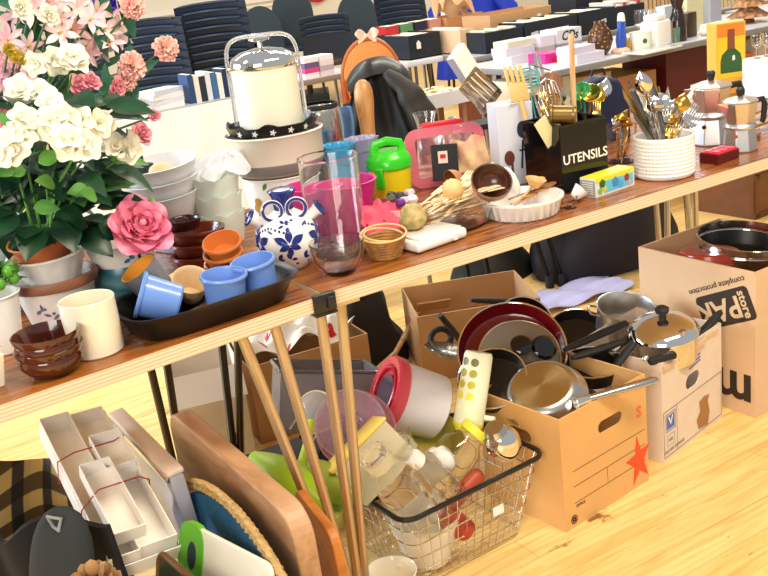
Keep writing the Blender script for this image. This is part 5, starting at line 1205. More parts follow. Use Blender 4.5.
# further black crates and a row of cream tapes
crate('book_crate', 'black crate with red and white books, at the back of the third row', 4.28, 4.62, 4.70, 4.95, .20, BLKC, 9, ['C8282E', 'F1ECDE', 'C8282E', 'E9E4D8', 'D8B08A'], 'red and white books', .21, blab='red or white book in the tall black crate at the back')
crate('book_crate', 'black crate with grey-white books in front of the tall black crate', 4.26, 4.50, 4.36, 4.60, .12, BLKC, 8, ['DAD7CE', '6A6F7A', 'F1ECDE', 'C2494A'], 'grey-white books', .14, blab='grey or white book in the low black crate')
for k in range(30):
    if k == 0:
        m = M(); m.k = 0; m.box((0, 0, .075), (.022, .11, .15)); m.k = 1; m.box((0, -.0555, .10), (.012, .001, .06)); bk0 = one('video_tape', m, [mat('E7CFA0', .5), mat('9C6B44', .6)], 'cream cased tape in the long row behind the blue figurine', 'tape', (4.58, 4.46, .7405), 0, 'cream tapes in the long row', smooth=0)
    else: o = bk0.copy(); col.objects.link(o); o.location = (4.58+.034*k, 4.46+.004*math.sin(k*3), .7405)
m = M(); m.box((0, 0, .02), (1.1, .14, .035)); one('display_board', m, mat('D9B27A', .6), 'long tan board lying on top of the row of cream tapes', 'board', (5.08, 4.48, .893), 0, smooth=0)
for k, cc in enumerate(('D8A23A', 'C24A32', 'EAD9B0', '3B2A2A', 'E4C62A', 'D9A070')):
    book(.14, .12, .04, cc, ('ochre', 'rust red', 'cream', 'near-black', 'yellow', 'peach')[k]+' book lying on the long tan board', (4.64+.17*k, 4.48, .9315), .1*k, None)
# ---- second row goods
def flat(w_, d_, h_, c, lab, loc, rz=0, name='flat_box', cat='box'): 
    m = M(); m.box((0, 0, h_/2), (w_, d_, h_)); return one(name, m, mat(c, .4), lab, cat, loc, rz, smooth=0, bevel=.001)
flat(.17, .13, .04, 'DADBE4', 'white flat box at the bottom of the pile nearest the book crates', (3.11, 3.86, .7405), .05)
flat(.17, .12, .035, 'D5D7E2', 'white flat box on top of the bottom one in the second row pile', (3.10, 3.86, .781), -.05)
flat(.17, .11, .03, 'DAD7C0', 'cream flat box topmost in the second row pile', (3.11, 3.86, .8165), 0)
flat(.12, .12, .045, 'D02A86', 'bright pink flat box in the second row beside the white pile', (3.15, 3.68, .7405), .0)
flat(.09, .10, .05, 'E0E0E6', 'white box beside the lettered box in the second row', (3.24, 3.82, .80), 0)
flat(.09, .10, .059, 'B9B4AF', 'pale grey box hidden under the white box in the second row', (3.24, 3.82, .7405), 0)
cb = thing('lettered_box', 'white box lettered CDs in black marker, on the second row table', 'box', (3.37, 3.82, .80), rad(2))
m = M(); m.box((0, 0, .032), (.16, .12, .064)); m.build('carton', mat('DDDCE0', .4), cb, smooth=0)
text('CDs', .060, BLK, cb, (.0, -.0607, .032), (PI/2, 0, 0), 'marker_lettering', bold=.0012, shear=.3)
flat(.16, .12, .059, '9C97A8', 'lilac grey box under the lettered box', (3.37, 3.82, .7405), 0)
flat(.17, .13, .04, 'DAD4E8', 'long white-lilac box at the front of the second row by the brown vase', (3.20, 3.50, .7405), .0)
flat(.14, .11, .032, 'D2CDE2', 'pale lilac box on the long white-lilac box by the brown vase', (3.18, 3.51, .781), .1)
flat(.15, .06, .022, 'D22A22', 'red flat box resting behind the pale lilac boxes', (3.22, 3.60, .7405), .05)
m = M(); m.lathe([(0, 0), (.045, 0), (.075, .04), (.095, .10), (.085, .16), (.05, .20), (.04, .225), (.046, .235), (.038, .235), (.03, .2), (0, .18)], 36)
one('studded_vase', m, voro('gold_studs', [(0, 'E9C98A'), (.22, 'B98A48'), (.34, '5A3A22'), (1, '4A2E1C')], 40, .3, .3, bump=.4), 'round dark brown vase studded with gold, on the second row table', 'vase', G(601, 55)).scale = (.62, .62, .66)
bf = thing('blue_figurine', 'small figurine in a long blue robe with white veil on a shell base', 'figurine', G(621, 53))
bf.scale = (.8, .8, .82)
m = M(); m.lathe([(0, 0), (.028, 0), (.036, .05), (.026, .10), (.030, .135), (.022, .15), (.010, .158), (0, .16)], 24, ey=.7, wob=lambda a, i, z: 1+.08*math.sin(7*a)); m.build('robe', mat('2E55B8', .35), bf, (0, 0, .03), (0, rad(6), 0))
m = M(); m.ball((0, 0, 0), (.015, .015, .018), 14); h = m.build('head', mat('E9C2A0', .5), bf, (.016, 0, .205))
m = M(); m.lathe([(.024, -.03), (.021, 0), (.017, .014), (0, .020)], 20); m.build('veil', WHITE, h, (0, .004, 0))
m = M(); m.lathe([(0, 0), (.05, 0), (.055, .014), (.035, .03), (0, .034)], 24, wob=lambda a, i, z: 1+.08*math.sin(9*a)); m.build('base', mat('DDB89A', .5), bf)
m = M(); m.ball((0, 0, .03), (.035, .03, .032), 14, wob=lambda t_, a: 1+.1*math.sin(5*a)); one('straw_ornament', m, mat('C9A25A', .7, noise_=.4, nscale=50), 'small golden straw ornament beside the blue figurine', 'ornament', G(630, 51))
mg = pot('printed_mug', 'pale green-white mug with a dark green motif, beside the white tub', 'mug', G(641, 50), .045, .052, .085, mat('E6EBD8', .3))
m = M(); m.at((-.0215, -.048, .045), (PI/2, 0, rad(-24))); m.lathe([(0, 0), (.011, 0), (0, .001)], 16); m.build('green_motif', mat('2E6B4A', .4), mg)
for k in range(4):
    m = M(); m.lathe([(0, 0), (.022, 0), (.005, .004), (.004, .07), (.022, .09), (.026, .14), (.023, .16), (.0225, .16), (.024, .138), (.02, .092), (0, .08)], 20)
    one('champagne_glass', m, GLASS, 'clear stemmed glass behind the printed mug and white tub', 'glass', (G(640+4*k, 43).x, G(640+4*k, 43).y, .7405), 0, 'stemmed glasses on the second row')
tb = thing('white_tub', 'white rounded-square tub with domed lid on the second row table', 'tub', G(656, 46), rad(10))
m = M(); m.rbox((0, 0, .06), (.12, .10, .12), .012); m.build('tub_body', mat('F6F3EF', .35), tb)
m = M(); m.rbox((-.005, 0, .135), (.085, .08, .03), .012); m.build('lid', mat('F6F3EF', .35), tb)
m = M(); m.rbox((0, 0, .006), (.26, .14, .01), .003); one('white_plate', m, WCER, 'flat white rectangular plate in front of the white tub', 'plate', G(652, 51), .05)
pot('steel_tumbler', 'narrow brushed steel tumbler between white tub and black mill', 'tumbler', G(669, 43), .02, .022, .10, STEEL)
pot('green_tumbler', 'small pale green glass cup beside the black mill', 'cup', G(675, 42), .025, .028, .07, mat('A9D2C2', .1, trans=.7))
m = M(); m.lathe([(0, 0), (.042, 0), (.044, .01), (.040, .10), (.030, .13), (.022, .16), (.032, .19), (.036, .23), (.02, .27), (.026, .30), (.018, .33), (0, .34)], 30); one('pepper_mill', m, mat('2A1A12', .2, coat=.4), 'tall dark turned pepper mill on the second row table', 'pepper mill', G(678, 41))
m = M(); m.rbox((0, 0, .06), (.08, .08, .12), .006); one('dark_bottle_box', m, mat('3A2614', .35), 'dark brown square caddy touching the tall pepper mill', 'caddy', G(686, 37), .2)
for k, (x, y, h_, cc) in enumerate(((3.98, 3.66, .05, 'EAD7C2'), (4.05, 3.60, .06, 'E9E0D0'), (4.02, 3.50, .03, 'F0E6DC'), (4.08, 3.50, .03, 'D9B9A0'))):
    m = M(); m.ball((0, 0, h_/2), (.03, .022, h_/2), 12, wob=lambda t_, a: 1+.15*math.sin(5*a+k)); one('trinket', m, mat(cc, .4), ('pale pink', 'ivory', 'white', 'peach')[k]+' porcelain trinket beyond the pepper mill', 'trinket', (x, y, .7405))
# goods still further along (third table continues)
straight_table(5.00, 6.4, 3.50, 4.2, 'grey-edged table at the far end, beyond the tree ornament', [(.06, 0, 0), (.06, 1, 0), (.94, 0, 0)])
for k, (x, y, w_, h_, cc, l) in enumerate(((4.10, 3.82, .10, .14, 'B9C2C9', 'grey upright carton'), (4.26, 3.80, .14, .20, 'E6DFB0', 'pale yellow upright carton'), (4.42, 3.80, .10, .22, 'B9BECF', 'bluish grey tall carton'))):
    flat(w_, .06, h_, cc, l+' on the second row beyond the wine bottle picture', (x, y, .7405), .1)
m = M(); m.rbox((0, 0, .02), (.17, .12, .04), .008); one('white_case', m, WHITE, 'low white case on the second row in front of the upright cartons', 'case', (4.20, 3.56, .7405), .1)
m = M(); 
for s_ in (-1, 1):
    for e in (0, 1): m.tube([(s_*.03, .02*e, 0), (s_*.028, .02*e, .09)], .005, 6)
m.tube([(-.03, 0, .045), (.03, 0, .045), (.03, .03, .045), (-.03, .03, .045)], .005, 6, True); m.tube([(-.03, .03, .05), (-.03, .03, .12), (.03, .03, .12), (.03, .03, .05)], .005, 6)
one('doll_chair', m, mat('F2EAD6', .5), 'tiny ivory toy chair standing behind the low white case', 'toy chair', (4.13, 3.70, .7405), .2)
tr_ = thing('tree_ornament', 'brown and gold tiered tree-shaped ornament at the top corner', 'ornament', (4.50, 3.62, .7405))
tr_.scale = (.62, .62, .75)
for k in range(6):
    m = M(); z = .06+.075*k; R = .16-.023*k; m.lathe([(0, z), (R*.4, z-.005), (R, z-.02), (R*.55, z+.03), (.01, z+.09)], 22, wob=lambda a, i, zz: 1+.22*math.sin(7*a+k*1.3)*(1 if i == 2 else .3)); m.build('branch_tier', mat(('6A4A24', '8A6A3A')[k % 2], .6, noise_=.5, nscale=30, hex2='C98F6A'), tr_)
m = M(); m.lathe([(0, 0), (.05, 0), (.03, .06), (0, .06)], 16); m.build('base', mat('7A4A2A', .6), tr_)
# boxes on the floor under the second and third rows
for k, (x, y, w_, d_, h_, cc, l) in enumerate(((3.05, 3.70, .24, .3, .68, 'E9E2CE', 'cream tall carton under the second row near its leg'), (3.32, 3.70, .22, .3, .66, 'CDA06A', 'tan tall carton under the second row'), (3.60, 3.7, .26, .3, .62, 'B98048', 'brown carton under the brown vase'), (3.95, 3.70, .3, .3, .68, '5E1A16', 'dark red carton under the white tub'), (4.28, 3.68, .28, .3, .60, 'C9743A', 'orange-brown carton under the pepper mill'), (4.56, 3.60, .22, .3, .66, 'E9DCC8', 'pale carton under the end of the second row'), (3.50, 4.55, .3, .3, .52, '6E2E1A', 'dark red-brown cabinet under the third row'))):
    flat(w_, d_, h_, cc, l, (x, y, 0), .0, 'floor_carton')
for k in range(12):
    book(.025, .15, .2, ('F1F1F4', '8C5A3A', 'D9D6E2', '3A2E3A')[k % 4], 'white or brown book in the upright row under the third row table', (3.28+.034*k, 4.42, .50), .0, 'upright books below the third row', 0)
flat(.5, .2, .50, '7A3A20', 'red-brown box carrying the upright books below the third row', (3.47, 4.42, 0), 0, 'floor_carton')
# ---- orange round-backed chair and the leather jacket
oc = thing('round_back_chair', 'wooden chair with a round orange-tan padded back and a bow on top', 'chair', (VY(370, 62, 4.4).x, 4.4, 0), rad(-28))
oc.scale = (.74, .74, (VY(370, 62, 4.4).z)/.66*.90)
m = M(); m.at((0, 0, .66), (PI/2-rad(6), 0, 0)); m.lathe([(0, -.02), (.185, -.02), (.19, -.01), (.19, .01), (.17, .022), (0, .028)], 40, ey=.88); m.build('back_pad', mat('D0843E', .6), oc)
m = M(); m.at((0, .012, .66), (PI/2-rad(6), 0, 0)); m.ring(.197, .014, n=40, ey=.88); m.build('back_frame', mat('B5642E', .4), oc)
m = M(); m.rbox((0, -.21, .43), (.42, .42, .06), .03, 3); m.build('seat', mat('C2763A', .6), oc)
for sx in (-1, 1):
    for sy in (-.38, -.02): m = M(); m.tube([(sx*.18, sy, .40), (sx*.19, sy, 0)], [.018, .013], 10); m.build('leg', mat('A85A2A', .4), oc)
m = M(); m.rbox((-.20, -.02, .50), (.03, .03, .34), .01); m.build('side_post', mat('B5522A', .4), oc)
bw = M()
for s_ in (-1, 1):
    bw.grid(lambda u, v: (s_*(.01+.07*u), .01*math.sin(u*6), .855+(v-.5)*.05*math.sin(PI*(u*.85+.1))+.01*u), 8, 4, .003); bw.tube([(0, 0, .855), (s_*.04, .01, .83), (s_*.06, 0, .825)], .008, 6)
bw.build('ribbon_bow', mat('EFC9B4', .5), oc)
jk = thing('leather_jacket', 'black leather jacket draped over a chair back, faded blue lining at its side', 'jacket', (1.90, 3.20, .115), rad(-28))
jk.scale = (1.12, 1, 1)
def jf(u, v):
    a = PI*(1+u); c = math.cos(a); sn = math.sin(a)
    w_ = .045+.165*min(1, v*1.7)**.75
    fold = (.026*math.sin(u*13+v*5)+.014*math.sin(u*29-v*8))*min(1, v*3+.15)
    return (c*w_*(1+.07*math.sin(v*9+c*3)) + .02, sn*(.035+.13*min(1, v*1.4))+fold, .82-.74*v**.95-.02*abs(c)**2)
m = M(); m.grid(jf, 110, 40, .006); m.build('jacket_body', mat('151518', .66, bump=1, bscale=11), jk, smooth=75)
m = M(); m.grid(lambda u, v: (-.07+.19*u, -.060+.15*v+.01*math.sin(u*12), .815+.020*math.sin(PI*u)-.05*abs(2*v-1)**2-.045*abs(2*u-1)**3), 18, 10, .010); m.build('collar', mat('1D1915', .38, coat=.1, bump=1, bscale=14), jk, smooth=75)
sl = M(); sp = [Vector(p) for p in ((.05, -.06, .79), (.105, -.095, .73), (.145, -.12, .64), (.165, -.135, .53), (.168, -.14, .42), (.15, -.135, .32))]
P_ = []; R_ = []
for i in range(31):
    q = i/30*5; k = min(int(q), 4); f_ = q-k; P_.append(sp[k].lerp(sp[k+1], f_)); R_.append((.022+.030*min(1, i/8))*(1+.10*math.sin(i*.9)*math.sin(i*.35)))
sl.tube(P_, R_, 18, flat=.8); sl.build('sleeve', mat('241E18', .62, bump=1, bscale=14), jk, smooth=75)
m = M(); m.grid(lambda u, v: (-.120+.040*u-.035*v+.010*math.sin(v*9), -.135-.035*v-.012*math.sin(u*8+v*3), .70-.5*v), 8, 14, .004); m.build('lining', mat('5F7FA8', .8, noise_=.3, nscale=20), jk)
ch = thing('plain_chair', 'dark chair hidden under the leather jacket', 'chair', (1.935, 3.26, 0), rad(-28))
ch.scale = (.9, .9, 1.12)
m = M(); m.rbox((0, .03, .58), (.26, .02, .26), .01); m.build('backrest', NAVY, ch)
m = M(); m.rbox((0, .18, .44), (.34, .30, .03), .01); m.build('seat', NAVY, ch)
for sx in (-1, 1):
    for sy in (.04, .32): m = M(); m.tube([(sx*.15, sy, .43), (sx*.16, sy, 0)], .010, 8); m.build('leg', TUBE, ch)
# ---- stacks of dark chairs
def make_chair(w_=.45, zs=.40, zb=.68, c='12243A', label=''):
    t = thing('stacking_chair', label, 'chair')
    cm = mat(c, .35); hw = w_/2
    m = M(); m.grid(lambda u, v: (-hw+w_*u, -.20+.40*v, zs-.012*math.sin(PI*u)-.02*math.sin(PI*v)+.012*(2*u-1)**2), 10, 8, .008); m.build('seat', cm, t)
    m = M(); m.grid(lambda u, v: ((-hw+w_*u), .20+.05*v-.035*math.sin(PI*u)+.03, zs+.06+(zb-zs-.06)*v+.010*math.sin(PI*u)*v), 12, 6, .008); m.build('backrest', cm, t)
    m = M(); m.tube([(-hw+.01, .215, zb-.004)] + [(-hw+w_*k/8, .285-.035*math.sin(PI*k/8), zb+.012*math.sin(PI*k/8)) for k in range(1, 8)] + [(hw-.01, .215, zb-.004)], .008, 6); m.build('back_rail', mat('27384A', .3), t)
    for sx in (-1, 1):
        m = M(); m.tube([(sx*(hw-.02), -.17, zs-.01), (sx*(hw+.0), -.20, 0)], .010, 6); m.build('leg', DARKM, t)
        m = M(); m.tube([(sx*(hw-.01), .24, zb-.02), (sx*(hw-.01), .20, zs), (sx*(hw+.0), .26, 0)], .010, 6); m.build('leg', DARKM, t)
    return t
proto = make_chair(label='dark navy plastic chair in the nearer tall stack behind the pink carnation')
used = False
for (x, y, rz, n, lab, grp, z0) in ((2.25, 6.35, -32, 9, 'dark navy plastic chair in the tall stack behind the single pink carnation', 'chairs in the stack by the carnation', 0), (2.66, 6.30, -30, 10, 'dark navy plastic chair in the tall stack beside the ice bucket lid', 'chairs in the stack by the ice bucket', 0),
                            (1.80, 6.6, -32, 8, 'dark plastic chair in the stack behind the flowers', 'chairs in the stack behind the flowers', 0), (4.55, 8.35, -30, 4, 'black armless chair in the low stack beside the round-backed chairs', 'chairs in the low stack by the wall', 0), (5.15, 8.0, -30, 6, 'black chair in the stack behind the crates of books', 'chairs stacked behind the book crates', 0)):
    for k in range(n):
        if not used: o = proto; used = True; o.location = (x, y, z0)
        else: o = dup(proto, (x, y+.006*k, z0+.050*k))
        o.rotation_euler = (0, 0, rad(180+rz)); o['label'] = lab; o['group'] = grp
rbp = None
def rb_chair(label):
    t = thing('high_back_chair', label, 'chair')
    m = M(); pts = [(-.20, 0)] + [(-.20*math.cos(a), .28+.26*math.sin(a)) for a in [PI*k/20 for k in range(21)]] + [(.20, 0)]
    m.at((0, .22, .44), (PI/2-rad(8), 0, 0)); m.prism(pts, -.015, .015); m.build('backrest', mat('1E2E36', .5), t, smooth=0, bevel=.01)
    m = M(); m.rbox((0, 0, .43), (.44, .44, .05), .02, 3); m.build('seat', mat('1A2830', .5), t)
    for sx in (-1, 1):
        for sy in (-1, 1): m = M(); m.tube([(sx*.19, sy*.19, .41), (sx*.21, sy*.21, 0)], .012, 8); m.build('leg', DARKM, t)
    return t
c1 = rb_chair('dark round-topped chair back seen just behind the ice bucket handle')
c1.location = (3.95, 8.5, 0); c1.rotation_euler = (0, 0, rad(-28))
dup(c1, (4.42, 8.75, .12), rad(-28), 'dark round-topped chair against the wall, tallest beside the ice bucket')
dup(c1, (5.05, 8.6, 0), rad(-28), 'dark round-topped chair behind the orange round chair')
m = M(); m.rbox((0, 0, .06), (.5, .5, .12), .01); one('low_platform', m, BLK, 'low black platform carrying the tallest round-topped chair', 'platform', (4.42, 8.75, 0), rad(-28))
# red cloth on the wall, blue coat on a chair
m = M(); m.grid(lambda u, v: (.55*u, .012*math.sin(u*16), .5*v+.03*math.sin(u*7)), 24, 10, .01); one('red_cloth', m, mat('B01E34', .6), 'dark red cloth hanging on the back wall above the dado rail', 'cloth', (5.55, 11.0, .86))
bc_ = thing('blue_coat', 'vivid royal blue coat draped over a chair at the top of the picture', 'coat', (5.20, 7.0, 0), rad(-28))
m = M(); m.grid(lambda u, v: (math.cos(PI*(1+u))*(.22+.12*v), math.sin(PI*(1+u))*(.10+.06*v)+.02*math.sin(u*25)*v, .98-.75*v), 50, 16, .01); m.build('coat_body', mat('1232B4', .55), bc_)
m = M(); m.tube([(.2, -.02, .92), (.32, -.06, .75), (.36, -.08, .5)], [.07, .075, .06], 14); m.build('sleeve', mat('1232B4', .55), bc_)
m = M(); m.tube([(-.2, -.04, .92), (-.30, -.08, .78), (-.30, -.1, .58)], [.07, .07, .06], 14); m.build('sleeve', mat('1232B4', .55), bc_)
m = M(); m.grid(lambda u, v: (-.27+.05*u, -.155-.01*v, .90-.28*v), 3, 8, .006); m.build('white_trim', WHITE, bc_)
cc_ = thing('coat_stand_chair', 'dark chair under the royal blue coat', 'chair', (5.22, 7.06, 0), rad(-28))
m = M(); m.rbox((0, .0, .66), (.36, .03, .5), .012); m.build('backrest', BLK, cc_)
m = M(); m.rbox((0, .18, .42), (.38, .34, .04), .012); m.build('seat', BLK, cc_)
for sx in (-1, 1):
    for sy in (0, .33): m = M(); m.tube([(sx*.17, sy, .41), (sx*.18, sy, 0)], .012, 8); m.build('leg', DARKM, cc_)
# dark bag and crate under / behind the right table
m = M(); m.grid(lambda u, v: (.0, 0, 0), 1, 1)
db = thing('black_holdall', 'large black fabric holdall on the floor behind the tables', 'bag', (2.80, 2.98, 0), rad(4))
m = M(); m.grid(lambda u, v: ((.36+.02*math.sin(v*9))*math.cos(2*PI*u)*(1-.22*v**2), (.22)*math.sin(2*PI*u)*(1-.3*v**2)+.012*math.sin(u*40)*(1-v), .36*v+.012*math.sin(u*19)), 48, 12, .004); m.build('bag_body', mat('15121F', .6, bump=.5, bscale=10), db)
m = M(); m.at((0, 0, .355), (0, 0, 0), (1, .62, 1)); m.ball((0, 0, 0), (.28, .24, .04), 20, wob=lambda t_, a: 1+.05*math.sin(5*a)); m.build('bag_top', mat('1A1626', .6), db)
m = M(); m.tube([(-.15, -.20, .25), (-.14, -.23, .38), (0, -.2, .44), (.14, -.23, .38), (.15, -.2, .25)], .012, 8); m.build('handle', BLK, db)
m = M(); m.grid(lambda u, v: ((.20+.02*math.sin(v*7))*math.cos(2*PI*u)*(1-.5*v), .14*math.sin(2*PI*u)*(1-.4*v), .20*v), 36, 8, .004); m.ball((0, 0, .19), (.11, .09, .03), 16)
one('black_sack', m, mat('181914', .6, bump=.4, bscale=12), 'smaller black sack slumped beside the big black holdall', 'bag', (2.36, 3.18, 0), rad(10))
# wooden crate at the far right
wc = thing('wooden_crate', 'varnished brown wooden crate with a slot handle, on the floor at the far side', 'crate', (3.78, 3.02, 0), rad(3))
BW = mat('7A4A26', .4, noise_=.25, nscale=9)
m = cut_panel(.42, .27, .014, (0, .225, .05, .014)); m.build('front_panel', BW, wc, (0, -.15, 0), smooth=0)
cut_panel(.42, .27, .014, (0, .225, .05, .014)).build('back_panel', BW, wc, (0, .15, 0), smooth=0)
for sx in (-1, 1): m = M(); m.box((sx*.203, 0, .115), (.014, .288, .23)); m.build('side_panel', BW, wc, smooth=0)
m = M(); m.box((0, 0, .007), (.39, .288, .014)); m.build('base', BW, wc, smooth=0)
m = M()
for (x, z, a, b) in ((-.19, .10, .03, .2), (.19, .10, .03, .2), (0, .19, .42, .02), (0, .012, .42, .024)): m.box((x, -.160, z), (a, .006, b))
m.build('face_frame', mat('6A3E1E', .4), wc, smooth=0)
# second-row front legs' dark tubes near the open box : a folded trolley frame
tf = thing('folded_trolley', 'black tubular folding frame standing on the floor behind the tables', 'trolley', (2.30, 2.98, 0), rad(-8))
for k, (x0, x1) in enumerate(((-.05, .09), (.0, .135), (-.20, -.02+.10), (-.14, .12))):
    pass
for (fx, fy, tx) in ((2.425, 2.90, 2.28), (2.47, 2.885, 2.345), (2.16, 3.06, 2.11), (2.23, 3.02, 2.17)):
    m = M(); m.tube([(tx-2.30, fy-2.98+.05, .66), (fx-2.30, fy-2.98, .02)], .010, 8); l = m.build('leg', mat('1D1B18', .3, .6), tf, rot=(0, 0, 0))
    m = M(); m.at((fx-2.30, fy-2.98, 0)); m.lathe([(0, 0), (.017, 0), (.017, .05), (0, .05)], 12); m.build('rubber_foot', BLK, l)
m = M(); m.box((-.09, .03, .665), (.34, .12, .02)); m.build('top_bar', BLK, tf, smooth=0)
# pale cloth on floor
m = M(); m.grid(lambda u, v: (-.22+.44*u, -.10+.20*v, .012+.010*math.sin(u*13+v*5)+.006*math.sin(v*17)), 24, 10, .003); one('lilac_cloth', m, mat('BFBEE6', .7), 'crumpled pale lilac cloth lying on the floor behind the star box', 'cloth', G(572, 296, 0.0), rad(-5))
# ================================================================== PANS IN THE BOXES
def frypan(label, loc, nrm, R, dep, mats, hdir=None, hl=.2, hmat=None, name='frying_pan', spin=0, parts=True, rim=CHROME, hw=.009, hz=None):
    """mats = (outside, inside); nrm is the direction the open side faces; handle leaves toward hdir (world)"""
    t = thing(name, label, 'pan', loc, aim(nrm))
    m = M(); m.k = 0; m.lathe([(0, -dep), (R*.86, -dep), (R*.92, -dep*.85), (R*.99, -.002)], 48); m.k = 1; m.lathe([(R*.985, -.001), (R*.90, -dep*.82), (R*.84, -dep+.004), (0, -dep+.004)], 48)
    m.build('pan_body', mats, t)
    m = M(); m.ring(R*.992, .0026, (0, 0, 0), n=48); m.build('rim', rim, t)
    if hdir is not None:
        q = Euler(aim(nrm)).to_matrix().inverted() @ Vector(hdir); a = math.atan2(q.y, q.x); zz = hz if hz is not None else .25
        e = Vector((math.cos(a), math.sin(a), zz))
        p0 = Vector((R*.96*math.cos(a), R*.96*math.sin(a), -dep*.35))
        m = M(); m.tube([p0, p0+e*.03, p0+e*hl*.5, p0+e*hl*.93, p0+e*hl], [hw*.7, hw*.8, hw*1.15, hw*1.05, hw*.6], 12, flat=.7); h = m.build('handle', hmat or BLK, t)
        m = M(); m.tube([p0-e*.004, p0+e*.035], [hw*1.3, hw*.95], 12); m.build('handle_socket', STEEL, h)
    return t
DRED = mat('6E0F18', .2, coat=.4)
frypan('large wine-red pan with bright double rim standing in the star box, knobbed lid in it', VY(512, 350, 1.90), dirv(-.06, -.66, .74), .140, .05, [mat('7A1018', .25, coat=.3), DRED], name='red_pan')
gl = thing('glass_saucepan_cover', 'glass pan lid with steel edge and black knob lying inside the wine-red pan', 'lid', VY(520, 356, 1.885), aim(dirv(.0, -.62, .78)))
m = M(); m.lathe([(.105, 0), (.10, .010), (.07, .022), (.03, .030), (0, .032)], 44); m.build('lid_dome', mat('C9CBB0', .08, trans=.75, ior=1.1, coat=1), gl)
m = M(); m.ring(.105, .0035, n=44); m.build('steel_edge', CHROME, gl)
m = M(); m.lathe([(0, .030), (.012, .030), (.014, .045), (.026, .050), (.027, .060), (.018, .066), (0, .067)], 28); m.build('lid_knob', BLKG, gl)
m = M(); m.at((.058, .0, .030), (rad(10), rad(12), 0)); m.lathe([(0, 0), (.030, 0), (.033, .006), (.026, .011), (0, .010)], 30); one('black_coaster_knob', m, BLKG, 'round glossy black second knob resting on the glass lid', 'knob', VY(520, 356, 1.885), aim(dirv(.0, -.62, .78)))
frypan('black non-stick pan crammed under the wine-red pan on its near side', VY(492, 378, 1.80), dirv(-.2, -.5, .8), .085, .04, [BLK, mat('1C1A19', .3)], name='frying_pan')
frypan('dark pan standing on edge behind the wine-red pan, arched rim showing', VY(525, 326, 2.02), dirv(.2, -.7, .5), .085, .04, [BLK, mat('3A120F', .3)], name='frying_pan')
# steel frying pan bottom-up with long handle
SPC = VY(543, 392, 1.70); SPA = aim(dirv(-.16, -.40, .90))
sp_ = thing('steel_frying_pan', 'stainless steel frying pan bottom-up on the star box, long handle to the white box', 'pan', SPC, SPA)
m = M(); m.k = 1; m.lathe([(0, .028), (.068, .028)], 56); m.k = 0; m.lathe([(.068, .028), (.074, .0265), (.086, .018), (.103, -.012), (.106, -.014), (.103, -.013), (.084, .014), (.07, .022), (0, .022)], 56)
def radial():
    mm, nt, b, tc = tree('spun_steel', .24); b.inputs['Metallic'].default_value = 1; b.inputs['Anisotropic'].default_value = .8
    b.inputs['Base Color'].default_value = rgb('C9BE9A'); return mm
m.build('pan_body', [STEEL, radial()], sp_)
q = Euler(SPA).to_matrix().inverted() @ (VY(658, 379, 1.535)-VY(582, 400, 1.585)); q.normalize(); p0 = Vector((.088, -.012, .002))
p0 = Euler(SPA).to_matrix().inverted() @ (VY(582, 400, 1.592)-SPC)
m = M(); m.tube([p0-q*.02, p0+q*.03, p0+q*.10, p0+q*.185, p0+q*.20], [.0075, .0085, .0105, .011, .005], 12, flat=.7); h = m.build('handle', STEEL, sp_)
m = M(); m.tube([p0-q*.018, p0-q*.004, p0+q*.02], [.020, .016, .0095], 14, flat=.8); m.build('handle_bracket', CHROME, h)
# black handled pans bridging star box and white box
frypan('deep black pan in the back of the star box, black handle rising towards the cooker', VY(592, 362, 1.76), dirv(.0, -.15, .97), .075, .04, [BLK, mat('1A1715', .4)], VY(636, 330, 1.78)-VY(592, 362, 1.76), .12, BLK)
frypan('black milk pan between the two boxes with its handle pointing at the cooker', VY(582, 335, 2.02), dirv(.1, -.45, .85), .10, .04, [BLK, mat('201C1A', .35)], VY(634, 322, 1.98)-VY(590, 342, 2.0), .10, BLK)
for k, (a, b_, y, l) in enumerate((((564, 350), (626, 323), 1.80, 'thick black pan handle lying highest between the boxes'), ((572, 358), (622, 342), 1.76, 'black pan handle lying just below the highest one'), ((600, 385), (634, 343), 1.72, 'black pan handle slanting steeply beside the pressure cooker'))):
    A, B = VY(*a, y), VY(*b_, y-.02); m = M(); m.tube([A, A.lerp(B, .15), A.lerp(B, .6), B], [.007, .011, .013, .010], 12, flat=.75); o = one('pan_handle', m, BLK, l, 'pan handle')
# open box handles
A = VY(466, 352, 2.2)
for k, (a, b_, y, l) in enumerate((((468, 350), (440, 315), 2.28, 'black pan handle rising out of the open carton behind the star box'), ((470, 300), (524, 302), 2.35, 'black pan handle lying low in the open carton'),)):
    A, B = VY(*a, y), VY(*b_, y); m = M(); m.tube([A, A.lerp(B, .15), A.lerp(B, .6), B], [.008, .012, .014, .011], 12, flat=.75)
    one('pan_handle', m, BLK, l, 'pan handle')
m = M(); m.ring(.026, .009, (0, 0, 0), (rad(60), 0, 0), 28, 10, 1.3); one('hanging_loop', m, BLK, 'black oval hanging loop of a pan handle in the open carton', 'loop', VY(441, 338, 2.25))
m = M(); m.lathe([(0, .0), (.05, .006), (.068, .02), (.069, .023), (.05, .010), (0, .004)], 40, wob=lambda a, i, z: 1+.06*math.sin(7*a+i)); one('foil_tray', m, mat('6F6E6A', .25, 1), 'crumpled shiny metal dish lid lying in front of the open carton', 'dish', VY(448, 357, 2.10), aim(dirv(.3, .1, .9)))
frypan('dark saucepan inside the open carton behind the star box', VY(505, 318, 2.35), dirv(0, -.3, .95), .08, .05, [BLK, BLK], None)
